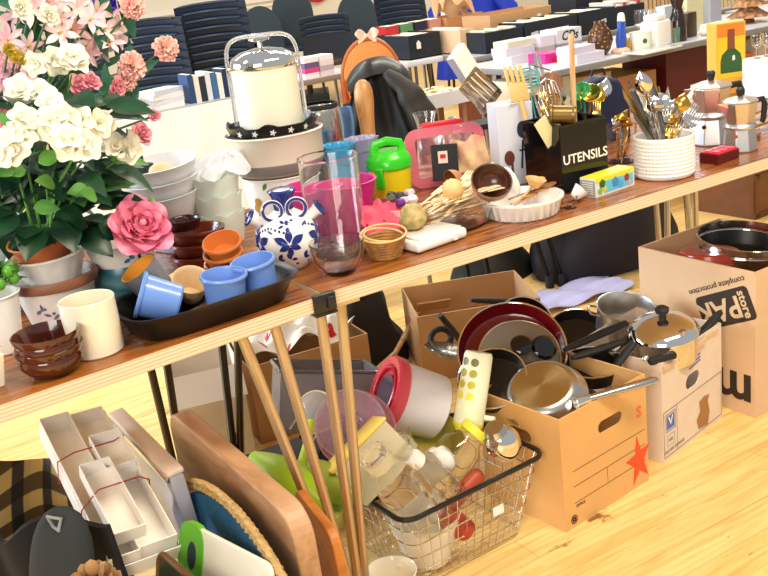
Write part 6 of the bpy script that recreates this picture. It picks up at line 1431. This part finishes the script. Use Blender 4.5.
# aluminium pot
ap = thing('aluminium_pot', 'dull aluminium cooking pot tilted behind the pressure cooker', 'pot', VY(624, 325, 1.93), aim(dirv(.10, -.22, 1)))
ap.scale = (1.14, 1.14, 1)
m = M(); m.lathe([(0, -.02), (.062, -.02), (.068, -.012), (.070, .058), (.073, .062), (.0695, .063), (.067, .056), (.064, -.01), (0, -.014)], 44); m.build('pot_body', ALU, ap)
for s_ in (-1, 1):
    m = M(); m.tube([(s_*.069, -.022, .045), (s_*.088, -.020, .050), (s_*.092, 0, .050), (s_*.088, .020, .050), (s_*.069, .022, .045)], .0032, 8); m.build('wire_handle', STEEL, ap)
# pressure cooker
pc_l = VY(664, 342, 1.72)
pk = thing('pressure_cooker', 'shiny steel pressure cooker with black knob and long black handle in the archive box', 'pressure cooker', pc_l, aim(dirv(-.06, -.10, 1)))
m = M(); m.lathe([(0, -.05), (.074, -.05), (.082, -.04), (.084, .022), (.088, .026), (.088, .032), (.08, .030), (.078, -.04), (0, -.044)], 56); m.build('cooker_body', CHROME, pk)
m = M(); m.lathe([(.090, .028), (.092, .034), (.089, .042), (.075, .055), (.045, .066), (.02, .070), (0, .071)], 56); l = m.build('lid', CHROME, pk)
m = M(); m.lathe([(0, .070), (.010, .070), (.009, .082), (.017, .088), (.018, .098), (.010, .104), (0, .105)], 24); m.build('lid_knob', BLK, l)
q = Euler(aim(dirv(-.06, -.10, 1))).to_matrix().inverted(); e = q @ (VY(732, 308, 1.72)-VY(700, 345, 1.70)); e.normalize(); p0 = q @ (VY(696, 340, 1.70)-pc_l)
m = M(); m.tube([p0, p0+e*.03, p0+e*.09, p0+e*.12], [.010, .013, .013, .009], 12, flat=.7); m.build('long_handle', BLK, pk)
m = M(); e2 = q @ dirv(-.1, -1, -.15); p0 = q @ (VY(662, 358, 1.64)-pc_l); m.rbox(tuple(p0), (.075, .022, .018), .006, r=(0, 0, rad(12))); m.build('side_grip', BLK, pk)
m = M(); m.at((.03, -.065, .050)); m.lathe([(0, 0), (.008, 0), (.008, .012), (0, .013)], 14); m.build('pressure_valve', STEEL, l)
for (a, b_) in ((645, 358), (690, 352)): m = M(); m.ball((0, 0, 0), (.010, .010, .008), 12); m.build('rivet_bracket', CHROME, pk, q @ (VY(a, b_, 1.66)-pc_l))
# pans of the moving box
frypan('red pan edge-on in the moving box, only its curved back showing', (2.150, 1.865, .384), (-.10, -.05, -1), .090, .03, [mat('B03A22', .3, coat=.3), mat('9C3020', .3)], rim=mat('B03A22', .3), name='red_pan')
frypan('wide black frying pan with broad polished steel rim in the moving box', (2.262, 1.835, .408), (.03, -.10, .97), .132, .05, [STEEL, mat('15161A', .35)], name='frying_pan', rim=CHROME)
m = M(); m.lathe([(.132, 0), (.135, .003), (.134, .022), (.132, .024), (.130, .003)], 56); one('steel_band', m, mat('CFCBC6', .15, 1), 'broad steel ring lying on the black frying pan in the moving box', 'ring', (2.262, 1.835, .412), aim((.03, -.10, .97)))

# ================================================================== WIRE BASKET AND ITS PLASTICS
wk = thing('wire_basket', 'rectangular chrome wire basket with dark plastic rim on the floor before the table legs', 'basket', (1.075, 1.735, 0), rad(3))
def rr_path(w_, d_, q, z, n=6):
    return [(p[0], p[1], z) for p in rrect(0, 0, w_, d_, q, 0, n)]
m = M(); m.tube(rr_path(.40, .32, .035, .205), .006, 10, True); m.build('plastic_rim', mat('1E1C18', .3), wk)
WIRE = mat('C9C2B2', .2, 1)
def bw(z): k = z/.2; return (.30+.09*k, .23+.08*k)
for z in (.008, .045, .085, .125, .165): w_, d_ = bw(z); m = M(); m.tube(rr_path(w_, d_, .03, z), .0018, 6, True); m.build('horizontal_wire', WIRE, wk)
for side in range(4):
    n = 13 if side < 2 else 9
    for k in range(n):
        f = -1+2*(k+.5)/n; (w0, d0), (w1, d1) = bw(.008), bw(.2); f0 = f*.93
        s_ = 1 if side % 2 else -1
        if side < 2: P = [(f0*w0/2, s_*d0/2, .008), (f0*w1/2, s_*d1/2, .203)]
        else: P = [(s_*w0/2, f0*d0/2, .008), (s_*w1/2, f0*d1/2, .203)]
        m = M(); m.tube(P, .0013, 5); m.build('upright_wire', WIRE, wk)
for k in range(7): f = -1+2*(k+.5)/7; m = M(); m.tube([(-.145, f*.11, .008), (.145, f*.11, .008)], .0013, 5); m.build('floor_wire', WIRE, wk)
m = M(); m.box((.05, -.158, .125), (.030, .001, .022)); m.build('paper_tag', WHITE, wk, smooth=0)
CLR = mat('FFFFFF', .05, trans=.95, ior=1.12, coat=1); FROST = mat('F2EEF2', .3, alpha=.82, sss=.1)
pot('white_bowl', 'large white plastic bowl at the bottom of the wire basket', 'bowl', (1.00, 1.68, .012), .05, .085, .12, mat('F4EFE2', .35))
m = M(); m.rbox((0, 0, 0), (.11, .05, .05), .02, 3); one('red_tub_piece', m, mat('A83A26', .4), 'orange-red plastic piece lying at the bottom of the basket', 'plastic piece', VY(452, 520, 1.64), aim(dirv(.4, -.6, .6)))
m = M(); m.rbox((0, 0, 0), (.13, .035, .04), .015, 3); one('red_tub_piece', m, mat('AC4A30', .4), 'orange-red plastic piece wedged under the basket rim', 'plastic piece', VY(462, 492, 1.65), (rad(20), rad(-25), rad(0)))
# yellow-edged clear box
yb = thing('clear_box', 'clear plastic box with straight yellow lid edge leaning in the basket by the table legs', 'container', VY(386, 478, 1.70), aim(dirv(-.55, .15, .75), .3))
m = shell((.155, .10), .10, .002); m.build('box_body', mat('F3EBC8', .15, alpha=.4), yb)
m = M(); m.rbox((0, 0, .104), (.165, .106, .008), .003); m.build('lid', mat('EBCB5A', .4), yb)
def bottle(label, A, B, R, mt, capm=None, neck=.35, ribs=True):
    A, B = Vector(A), Vector(B); L = (B-A).length; t = thing('plastic_bottle', label, 'bottle', A, aim(B-A))
    P = [(0, 0), (R*.9, 0), (R, L*.03)]
    for k in range(1, 8): P.append((R*(1 if k % 2 or not ribs else .92), L*(.03+.07*k)))
    P += [(R*.95, L*.62), (R*.75, L*.72), (R*neck, L*.82), (R*neck, L*.97), (R*neck*.9, L*.97)]
    m = M(); m.lathe(P, 30); m.build('bottle_body', mt, t)
    m = M(); m.lathe([(R*neck*1.12, L*.86), (R*neck*1.2, L*.87), (R*neck*1.2, L), (0, L)], 24); m.build('cap', capm or CLR, t)
CB = mat('FFFDF4', .04, trans=1, ior=1.12, coat=1)
bottle('big ribbed clear bottle lying nearest in the wire basket', VY(432, 520, 1.62), VY(372, 455, 1.62), .052, CB, neck=.55)
bottle('ribbed clear bottle lying behind the nearest one in the basket', VY(452, 500, 1.66), VY(398, 446, 1.68), .045, CB, neck=.6)
bottle('short clear bottle with white cap in the middle of the basket', VY(452, 488, 1.64), VY(412, 458, 1.64), .026, CB, WHITE, neck=.7)
bottle('round clear bottle under the yellow collar of the spotted shaker', VY(436, 478, 1.72), VY(478, 428, 1.70), .050, CB, mat('E3DE4A', .4), neck=.6, ribs=False)
m = M(); m.ball((0, 0, 0), (.042, .036, .034), 18, wob=lambda t_, a: 1+.06*math.sin(5*a)); one('white_bag', m, mat('F1EFEA', .4, alpha=.85), 'white plastic bag stuffed among the clear bottles', 'bag', VY(438, 462, 1.70))
# spotted shaker
A, B = VY(468, 424, 1.74), VY(479, 352, 1.76); L = (B-A).length
sh_ = thing('spotted_shaker', 'tall pale shaker with a column of green and yellow dots, upright in the basket', 'shaker', A, aim(B-A))
m = M(); m.lathe([(0, 0), (.034, 0), (.036, .004), (.0335, L*.95), (.030, L), (0, L)], 36); m.build('shaker_body', mat('EDEFD2', .35, sss=.2), sh_)
fa = -PI/2-.25
for k, cc in enumerate(('6E6F1E', 'A5A41E', 'C3B822', 'E2DC30', 'F1EEC0')):
    wrap([disc(0, L*(.86-.155*k), .0095, 16)], lambda z: .0355-.002*z/L, fa, 'green_dot', mat(cc, .4), sh_, .0009); wrap([disc(-.026, L*(.86-.155*k), .0095, 16)], lambda z: .0355-.002*z/L, fa, 'green_dot', mat(cc, .4), sh_, .0009)
m = M(); m.lathe([(.0, -.018), (.026, -.018), (.036, .0), (.036, .006), (0, .006)], 30); m.build('collar', mat('E8E24A', .4), sh_)
m = M(); m.tube([(.030, 0, .02), (.055, -.01, .022), (.062, -.01, .0), (.05, 0, -.03)], .007, 10); m.build('side_handle', mat('EDE7CF', .35), sh_)
# chrome shaker
cs = thing('chrome_shaker', 'round mirror-bright chrome shaker leaning on the star box corner', 'shaker', VY(504, 445, 1.62), aim(dirv(-.30, -.25, .8)))
m = M(); m.lathe([(0, -.03), (.026, -.03), (.038, -.012), (.041, .012), (.036, .034), (.024, .046), (0, .050)], 40); m.build('shaker_body', CHROME, cs)
m = M(); m.lathe([(.026, .045), (.028, .050), (.022, .062), (0, .066)], 30); m.build('cap', STEEL, cs)
# red-lidded tub
ax = dirv(-.86, -.20, .50); c_ = VY(438, 408, 1.84)
rt = thing('frosted_tub', 'frosted round tub with translucent red lid lying on its side behind the basket', 'tub', c_, aim(ax))
m = M(); m.lathe([(0, 0), (.070, 0), (.078, .006), (.084, .135), (.080, .135), (.074, .008), (0, .006)], 48); m.build('tub_body', mat('E9E6EA', .3, alpha=.93, sss=.2), rt)
m = M(); m.lathe([(.087, .118), (.090, .120), (.091, .142), (.086, .148), (.070, .146), (.066, .140), (.04, .140), (0, .141)], 48); l = m.build('lid', mat('E0485A', .2, alpha=.85), rt)
m = M(); m.ring(.060, .0045, (0, 0, .146), n=40); m.build('lid_ring', mat('C4142A', .25), l)
m = M(); m.lathe([(0, .1425), (.045, .1425), (.045, .145), (0, .145)], 36); m.build('lid_window', mat('4A3A48', .2), l)
for k in range(7):
    wrap([disc(-.05+.017*k, .118, .0025, 6)], lambda z: .078+.006*z/.135, rad(20), 'printed_mark', GREYP, rt, .0012)
# nested clear bowls
for k, (px_, py_, R, cc, al, l) in enumerate(((356, 430, .088, 'E6A4AC', .38, 'large translucent pink bowl, outermost of the nest behind the table legs'), (350, 424, .078, 'D4BFD6', .30, 'translucent lilac bowl nested in the large pink one'))):
    m = M(); P = [(0, -.06)] + [(R*math.sin(PI/2*j/10)**.8, -.065*math.cos(PI/2*j/10)) for j in range(1, 11)] + [(R*1.03, .003)] + [(R*.97*math.sin(PI/2*j/10)**.8, -.062*math.cos(PI/2*j/10)) for j in range(10, 0, -1)]
    m.lathe(P, 48); o = one('clear_bowl', m, mat(cc, .08, alpha=al, coat=.5), l, 'bowl', VY(px_, py_, 1.80-.01*k), aim(dirv(.10, -.72, .60)))
    for q_ in range(4): m = M(); m.ring(R*(.18+.10*q_), .0012, (0, 0, -.057+.004*q_), n=40, m_=5); m.build('moulded_ring', mat('B07A94', .2, alpha=.7), o)
# yellow lower shape & other clear stuff between tub and shaker
m = M(); m.lathe([(0, 0), (.05, 0), (.06, .01), (.066, .06), (.064, .06), (.055, .01), (0, .004)], 36); one('olive_bowl', m, mat('B5A83A', .35, alpha=.85), 'small olive-yellow plastic bowl under the frosted tub', 'bowl', VY(430, 448, 1.80), aim(dirv(.3, -.4, .8)))
# grey storage box and glass lid behind
gb = thing('grey_storage_box', 'smoky translucent grey storage box standing tilted behind the nested bowls', 'container', VY(322, 425, 2.08), (rad(-12), rad(12), rad(-20)))
m = shell((.24, .17), .15, .003); m.build('box_body', mat('8C8B90', .2, alpha=.75), gb)
m = M(); m.tube(rr_path(.25, .18, .02, .15), .005, 8, True); m.build('box_rim', mat('6A6A6E', .2, .5), gb)
gl2 = thing('round_glass_lid', 'small clear round lid with pale rim propped against the smoky grey box', 'lid', VY(316, 412, 1.93), aim(dirv(-.3, -.7, .4)))
m = M(); m.lathe([(0, .014), (.03, .012), (.048, 0)], 36); m.build('lid_dome', mat('E8E4DA', .05, alpha=.35), gl2)
m = M(); m.ring(.049, .0022, n=36); m.build('lid_rim', mat('D9CBA0', .3), gl2)
# red heart-shaped wire on the floor
m = M(); pts = []
for i in range(30):
    a = 2*PI*i/30; pts.append((.035*math.sin(a)**3, .032*(13*math.cos(a)-5*math.cos(2*a)-2*math.cos(3*a)-math.cos(4*a))/17, .004))
m.tube(pts, .0025, 6, True); m.tube([(0, -.032, .004), (0, -.075, .004)], .0025, 6); one('wire_heart', m, mat('A8301E', .4), 'small red wire heart shape lying on the floor behind the grey box', 'ornament', G(394, 362, 0), rad(-60))
# lime green plastics
LIME = mat('A6CC2C', .35, sss=.1)
lg = thing('salad_server', 'bright lime green leaf-shaped server propped behind the chopping board', 'server', (0, 0, 0))
def arc_leaf(A, B, wd, up, bow):
    A, B = Vector(A), Vector(B); d = (B-A); s_ = d.normalized().cross(Vector(up)).normalized(); n_ = s_.cross(d.normalized())
    def fn(u, v): w_ = wd*(math.sin(PI*(.12+.86*u))**.6); x = 2*v-1; return A+d*u+s_*(w_*x*.5)+n_*(bow*math.sin(PI*u)-.35*wd*(x*x))
    return fn
m = M(); m.grid(arc_leaf(VY(252, 452, 1.90), VY(330, 508, 1.66), .12, (0, -.7, .7), .03), 16, 8, .004); m.build('leaf_blade', LIME, lg)
m = M(); m.tube([VY(300, 470, 1.80), VY(308, 440, 1.86), VY(312, 420, 1.90)], [.012, .009, .010], 10, flat=.5); m.build('handle', mat('B4CE3A', .35), lg)
m = M(); m.grid(arc_leaf(VY(300, 462, 1.86), VY(345, 490, 1.66), .10, (0, -.6, .8), .03), 14, 8, .004); one('green_leaf_dish', m, mat('8FA038', .4), 'duller olive green leaf dish behind the lime server', 'dish')
m = M(); m.lathe([(0, 0), (.03, 0), (.048, .05), (.050, .052), (.046, .05), (.028, .004), (0, .004)], 32); one('green_cup', m, mat('D8E68A', .3, alpha=.8), 'pale green translucent cup low behind the wooden board and legs', 'cup', VY(336, 520, 1.66), aim(dirv(-.1, -.2, 1)))
for k in range(5):
    A = VY(290+10*k, 430+8*k, 2.0); m = M(); m.tube([A, A+Vector((.07, .02, .05)), A+Vector((.12, -.02, .03))], .004, 8); one('metal_whisk_wire', m, DARKM if k % 2 else CHROME, 'thin metal kitchen rod in the dark heap behind the lime server', 'rod', (0, 0, 0), 0, 'metal rods in the heap')
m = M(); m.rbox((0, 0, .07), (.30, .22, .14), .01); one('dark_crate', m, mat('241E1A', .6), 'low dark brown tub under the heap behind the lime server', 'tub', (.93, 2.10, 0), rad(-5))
# ================================================================== THE FRONT HEAP OF BOARDS AND TRAYS
def slab_pts(yz): return yz
# big board: stands on edge, long way away from the camera
BRD = wood('board_wood', [(.3, '9C6E48'), (.5, 'B98C64'), (.65, 'C49A72'), (.8, 'B08258')], (6, 1.5, 6), .5, 1.2, 3)
bd = thing('chopping_board', 'thick heavy wooden chopping board standing on edge in front of the table legs', 'chopping board', (.555, 1.635, .0), (0, rad(-1), rad(0)))
m = M(); P = rrect(0, .232, .58, .464, .055, 0, 6); m.at((.020, 0, 0), (PI/2, 0, PI/2)); m.prism(P, -.020, .020); m.build('board_body', BRD, bd, smooth=0, bevel=.004)
# small orange board behind
sb2 = thing('small_board', 'small orange-brown varnished board standing behind the near end of the thick board', 'chopping board', (.672, 1.475, 0), (0, rad(-3), rad(-8)))
m = M(); P = rrect(0, .19, .20, .38, .03, 0, 5); m.at((0, 0, 0), (PI/2, 0, PI/2)); m.prism(P, -.009, .009); m.build('board_body', wood('orange_wood', [(.3, 'A85A20'), (.5, 'C77A34'), (.7, 'D98F4A')], (6, 2, 6), .35, 1.2, 3), sb2, smooth=0, bevel=.003)
# straw mat
sm = thing('straw_mat', 'oval blue mat with a plaited straw border, standing in front of the thick board', 'mat', (.468, 1.510, 0), (0, rad(5), rad(0)))
RX, RZ = .33, .215; CZ = .222
m = M(); m.at((0, 0, CZ), (PI/2, 0, PI/2)); m.lathe([(0, .003), (RZ*.93, .003), (RZ*.93, -.003), (0, -.003)], 56, ex=RX/RZ); m.build('woven_centre', mat('1E5E86', .75, bump=1, bscale=160, noise_=.25, nscale=90), sm, smooth=0)
STRAW = mat('C9A468', .7, noise_=.3, nscale=60)
for k in range(3):
    m = M(); pts = []
    for i in range(240):
        a = 2*PI*i/240; ph = a*38+k*2*PI/3; q_ = .006*math.sin(ph); pts.append((.006*math.cos(ph*2)*.6, (RX+q_)*math.cos(a), CZ+(RZ+q_)*math.sin(a)))
    m.tube(pts, .0065, 6, True); m.build('plaited_strand', STRAW, sm)
# white chopping board with green corner handle
wbd = thing('plastic_chopping_board', 'white plastic chopping board with a bright green corner and oval hole', 'chopping board', (.372, 1.415, .075), (0, rad(16), rad(14)))
m = M(); P = rrect(0, .175, .25, .35, .022, 0, 5); m.at((0, 0, 0), (PI/2, 0, PI/2)); m.prism(P, -.004, .004); m.build('board_body', mat('EFE9D4', .35), wbd, smooth=0, bevel=.0015)
gm = M(); n = 24
inn = [(.088+.013*math.cos(2*PI*i/n), .296+.026*math.sin(2*PI*i/n)) for i in range(n)]; out = [(.092+.036*math.copysign(abs(math.cos(2*PI*i/n))**.6, math.cos(2*PI*i/n)), .294+.060*math.copysign(abs(math.sin(2*PI*i/n))**.6, math.sin(2*PI*i/n))) for i in range(n)]
for x in (-.0062, .0062): gm.add([(x, p[0], p[1]) for p in inn]+[(x, p[0], p[1]) for p in out], [(i, (i+1) % n, n+(i+1) % n, n+i) for i in range(n)])
gm.add([(x, p[0], p[1]) for x in (-.0062, .0062) for p in out], [(i, (i+1) % n, n+(i+1) % n, n+i) for i in range(n)]); gm.add([(x, p[0], p[1]) for x in (-.0062, .0062) for p in inn], [(i, (i+1) % n, n+(i+1) % n, n+i) for i in range(n)])
gm.build('green_handle', mat('66B82E', .3), wbd)
m = M(); m.at((-.0066, .088, .296), (PI/2, 0, PI/2)); m.lathe([(0, 0), (.0125, 0)], 20, ex=1, ey=2); m.build('handle_hole', mat('2A3A44', .6), wbd, smooth=0)
# dark green tray edge
dt = thing('dark_tray', 'dark green tray with brown wooden edge standing before the blue mat', 'tray', (.315, 1.40, .09), (0, rad(14), rad(6)))
m = M(); m.at((0, 0, 0), (PI/2, 0, PI/2)); m.prism(rrect(0, .15, .24, .30, .02, 0), -.003, .003); m.build('tray_base', mat('28331F', .4), dt, smooth=0)
m = M(); m.tube([(0, p[0], p[1]) for p in rrect(0, .15, .25, .31, .02, 0)], .006, 8, True); m.build('tray_edge', mat('6A4426', .4), dt)
# picture frame / lidded box
fb = thing('clear_lidded_box', 'shallow grey see-through box with brown top edge, between organiser and thick board', 'container', (.500, 1.835, .05), (0, rad(-5), rad(0)))
m = M(); m.rbox((0, 0, .20), (.030, .36, .40), .006); m.build('box_body', mat('A8A9B4', .12, alpha=.8, coat=.5), fb)
m = M(); m.rbox((0, 0, .405), (.034, .36, .012), .004); m.build('top_edge', mat('DCC6B4', .3), fb)
m = M(); m.rbox((-.018, 0, .395), (.006, .36, .012), .002); m.build('chrome_edge', mat('DCE0E4', .1, 1), fb)
# white drawer organiser stack held with red bands
A = VY(146, 558, 1.55); B = VY(72, 418, 1.93); L = (B-A).length
og = thing('drawer_organiser', 'stack of white translucent plastic drawer trays held by two red rubber bands', 'organiser', A, (0, 0, 0))
zax = (B-A).normalized(); xax = (VY(177, 545, 1.50)-VY(115, 567, 1.50)).normalized(); xax = (xax - zax*xax.dot(zax)).normalized(); yax = zax.cross(xax)
og.matrix_world = Matrix(((xax.x, yax.x, zax.x, A.x), (xax.y, yax.y, zax.y, A.y), (xax.z, yax.z, zax.z, A.z), (0, 0, 0, 1)))
WT = mat('F6F2EA', .3, sss=.15)
def tray_mesh(w_, l_, h_, z0=0, y0=0, x0=0, t=.002):
    m = M(); m.box((x0, y0, z0+l_/2), (w_, t, l_)); m.box((x0-w_/2, y0-h_/2, z0+l_/2), (t, h_, l_)); m.box((x0+w_/2, y0-h_/2, z0+l_/2), (t, h_, l_)); m.box((x0, y0-h_/2, z0), (w_, h_, t)); m.box((x0, y0-h_/2, z0+l_), (w_, h_, t)); return m
tray_mesh(.130, L*1.0, .030, 0, .030).build('long_tray', WT, og, smooth=0, bevel=.002)
tray_mesh(.056, L*.98, .045, .005, .022, -.036).build('narrow_tray', WT, og, smooth=0, bevel=.002)
tray_mesh(.062, L*.50, .036, L*.49, .022, .028).build('square_tray', WT, og, smooth=0, bevel=.002)
tray_mesh(.070, L*.47, .040, .01, .018, .026).build('square_tray', WT, og, smooth=0, bevel=.002)
tray_mesh(.056, L*.46, .030, .03, -.022, -.016).build('small_tray', WT, og, smooth=0, bevel=.002)
tray_mesh(.058, L*.24, .026, L*.50, -.012, .030).build('small_tray', WT, og, smooth=0, bevel=.002)
for z in (L*.34, L*.68):
    m = M(); y1 = -.056 if z < L*.4 else -.030; m.tube([(-.070, .032, z-.004), (-.070, -.028, z-.01), (-.035, y1, z), (.045, y1+.012, z+.012), (.067, -.02, z+.02), (.067, .032, z+.01)], .0014, 6, True); m.build('rubber_band', mat('A8242E', .5), og)
# checked cloth, dark sole, pine cone, mug
def chk():
    mm, nt, b, tc = tree('tartan', .85); sp = nt.nodes.new('ShaderNodeSeparateXYZ'); nt.links.new(tc.outputs['UV'], sp.inputs[0]); outs = []
    mp = nt.nodes.new('ShaderNodeSeparateXYZ'); nt.links.new(tc.outputs['Object'], mp.inputs[0])
    for ax_, per in ((0, .055), (2, .045)):
        mu = nt.nodes.new('ShaderNodeMath'); mu.operation = 'MULTIPLY'; mu.inputs[1].default_value = 1/per; nt.links.new(mp.outputs[ax_], mu.inputs[0])
        fr = nt.nodes.new('ShaderNodeMath'); fr.operation = 'FRACT'; nt.links.new(mu.outputs[0], fr.inputs[0]); outs.append(fr.outputs[0])
    a = ramp(nt, outs[0], [(0, 'A8965E'), (.42, 'A8965E'), (.46, '2A2620'), (.78, '2A2620'), (.82, 'A08E5C')]); c = ramp(nt, outs[1], [(0, 'FFFFFF'), (.5, 'FFFFFF'), (.54, '6E6450'), (.9, '6E6450')])
    mx = nt.nodes.new('ShaderNodeMix'); mx.data_type = 'RGBA'; mx.blend_type = 'MULTIPLY'; mx.inputs['Factor'].default_value = 1
    nt.links.new(a, mx.inputs['A']); nt.links.new(c, mx.inputs['B']); nt.links.new(mx.outputs['Result'], b.inputs['Base Color']); return mm
cl = VY(20, 500, 1.75)
def cloth(u, v): return (-.20+.33*u, -.02+.025*math.sin(u*12)+.18*(1-v)**1.4+.012*math.sin(v*15+u*4)-.15*v, .03*math.sin(u*7)*(1-v)-.34*v+.01*math.sin(u*23)*v)
m = M(); m.grid(cloth, 40, 30, .005); one('checked_cloth', m, chk(), 'olive and black checked cloth slumped at the near end of the heap', 'cloth', VY(12, 492, 1.85), rad(-22))
sh0 = thing('dark_slipper', 'dark grey-green rounded felt shape standing beside the white organiser', 'slipper', VY(62, 612, 1.52), (rad(-10), rad(10), rad(-30)))
m = M(); m.ball((0, 0, .075), (.055, .030, .105), 24, wob=lambda t_, a: 1+.04*math.sin(3*t_)); m.build('felt_body', mat('2B2F31', .85, bump=.4, bscale=80), sh0)
m = M(); m.tube([(-.01, -.018, .155), (-.018, -.022, .172), (.004, -.024, .170), (0, -.024, .15)], .0035, 6, True); m.build('pull_loop', mat('8C8F92', .5), sh0)
m = M(); m.grid(lambda u, v: (-.16+.3*u, .03*math.sin(u*9)+.04*v, -.24*v+.02*math.sin(u*12)*(1-v)), 24, 12, .01); one('black_cloth', m, mat('15151A', .85), 'black cloth under the checked cloth at the picture corner', 'cloth', VY(22, 528, 1.60), rad(-40))
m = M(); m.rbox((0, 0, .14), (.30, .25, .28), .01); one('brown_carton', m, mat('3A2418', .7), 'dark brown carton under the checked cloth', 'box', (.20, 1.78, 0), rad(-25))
pn = thing('pine_cone', 'large brown pine cone in front of the white organiser', 'pine cone', VY(98, 600, 1.36), aim(dirv(.1, -.25, 1)))
for k in range(64):
    q_ = k/64; z = -.04+.085*q_; R = .040*math.sin(PI*(.16+.78*q_))**.8; a = k*2.39996
    sc = M(); sc.at((R*math.cos(a)*.7, R*math.sin(a)*.7, z), (0, rad(-20-45*q_), a)); sc.ball((.012, 0, 0), (.014, .0105, .0035), 8); sc.build('scale', mat(('8A6238', 'A87C4A', '96703F')[k % 3], .6), pn)
m = M(); m.ball((0, 0, 0), (.026, .026, .045), 14); m.build('core', mat('4A3018', .8), pn)
mgq = G(377, 606, 0)
mu = thing('white_mug', 'off-white flared mug on the floor in front of the table legs', 'mug', (.846, 1.578, 0), rad(40))
mu.scale = (.95, .95, 1.02)
m = M(); m.lathe([(0, 0), (.038, 0), (.042, .004), (.046, .05), (.052, .085), (.0565, .100), (.0555, .102), (.0525, .099), (.048, .085), (.042, .05), (.038, .008), (0, .006)], 44, wob=lambda a, i, z: 1+(.04*max(0, math.cos(a-1.2))**8 if z > .09 else 0)); m.build('mug_body', CREAM, mu)
m = M(); m.tube([(.045, 0, .08), (.075, 0, .078), (.082, 0, .05), (.070, 0, .025), (.043, 0, .02)], .006, 10); m.build('handle', CREAM, mu)

m = M(); m.grid(lambda u, v: ((.17+.02*math.sin(v*9))*math.cos(2*PI*u)*(1-.55*v), (.14)*math.sin(2*PI*u)*(1-.5*v)+.01*math.sin(u*30), .26*v+.012*math.sin(u*19)), 44, 12, .004); m.ball((0, 0, .25), (.09, .08, .035), 16)  # added heap, put in to darken the bright floor under the tables
one('added_dark_heap', m, mat('1F1A17', .75, bump=.5, bscale=12), 'added dark brown heap darkening the floor between tissue box and open carton', 'bag', (1.52, 2.82, 0), rad(15), smooth=70)
m = M(); m.tube([(0, 0, .006), (.20, .06, .05), (.36, .12, .16)], .009, 8); one('wooden_dowel', m, PINEW, 'pale wooden dowel leaning on the added dark heap behind the table legs', 'dowel', (1.36, 2.62, 0))
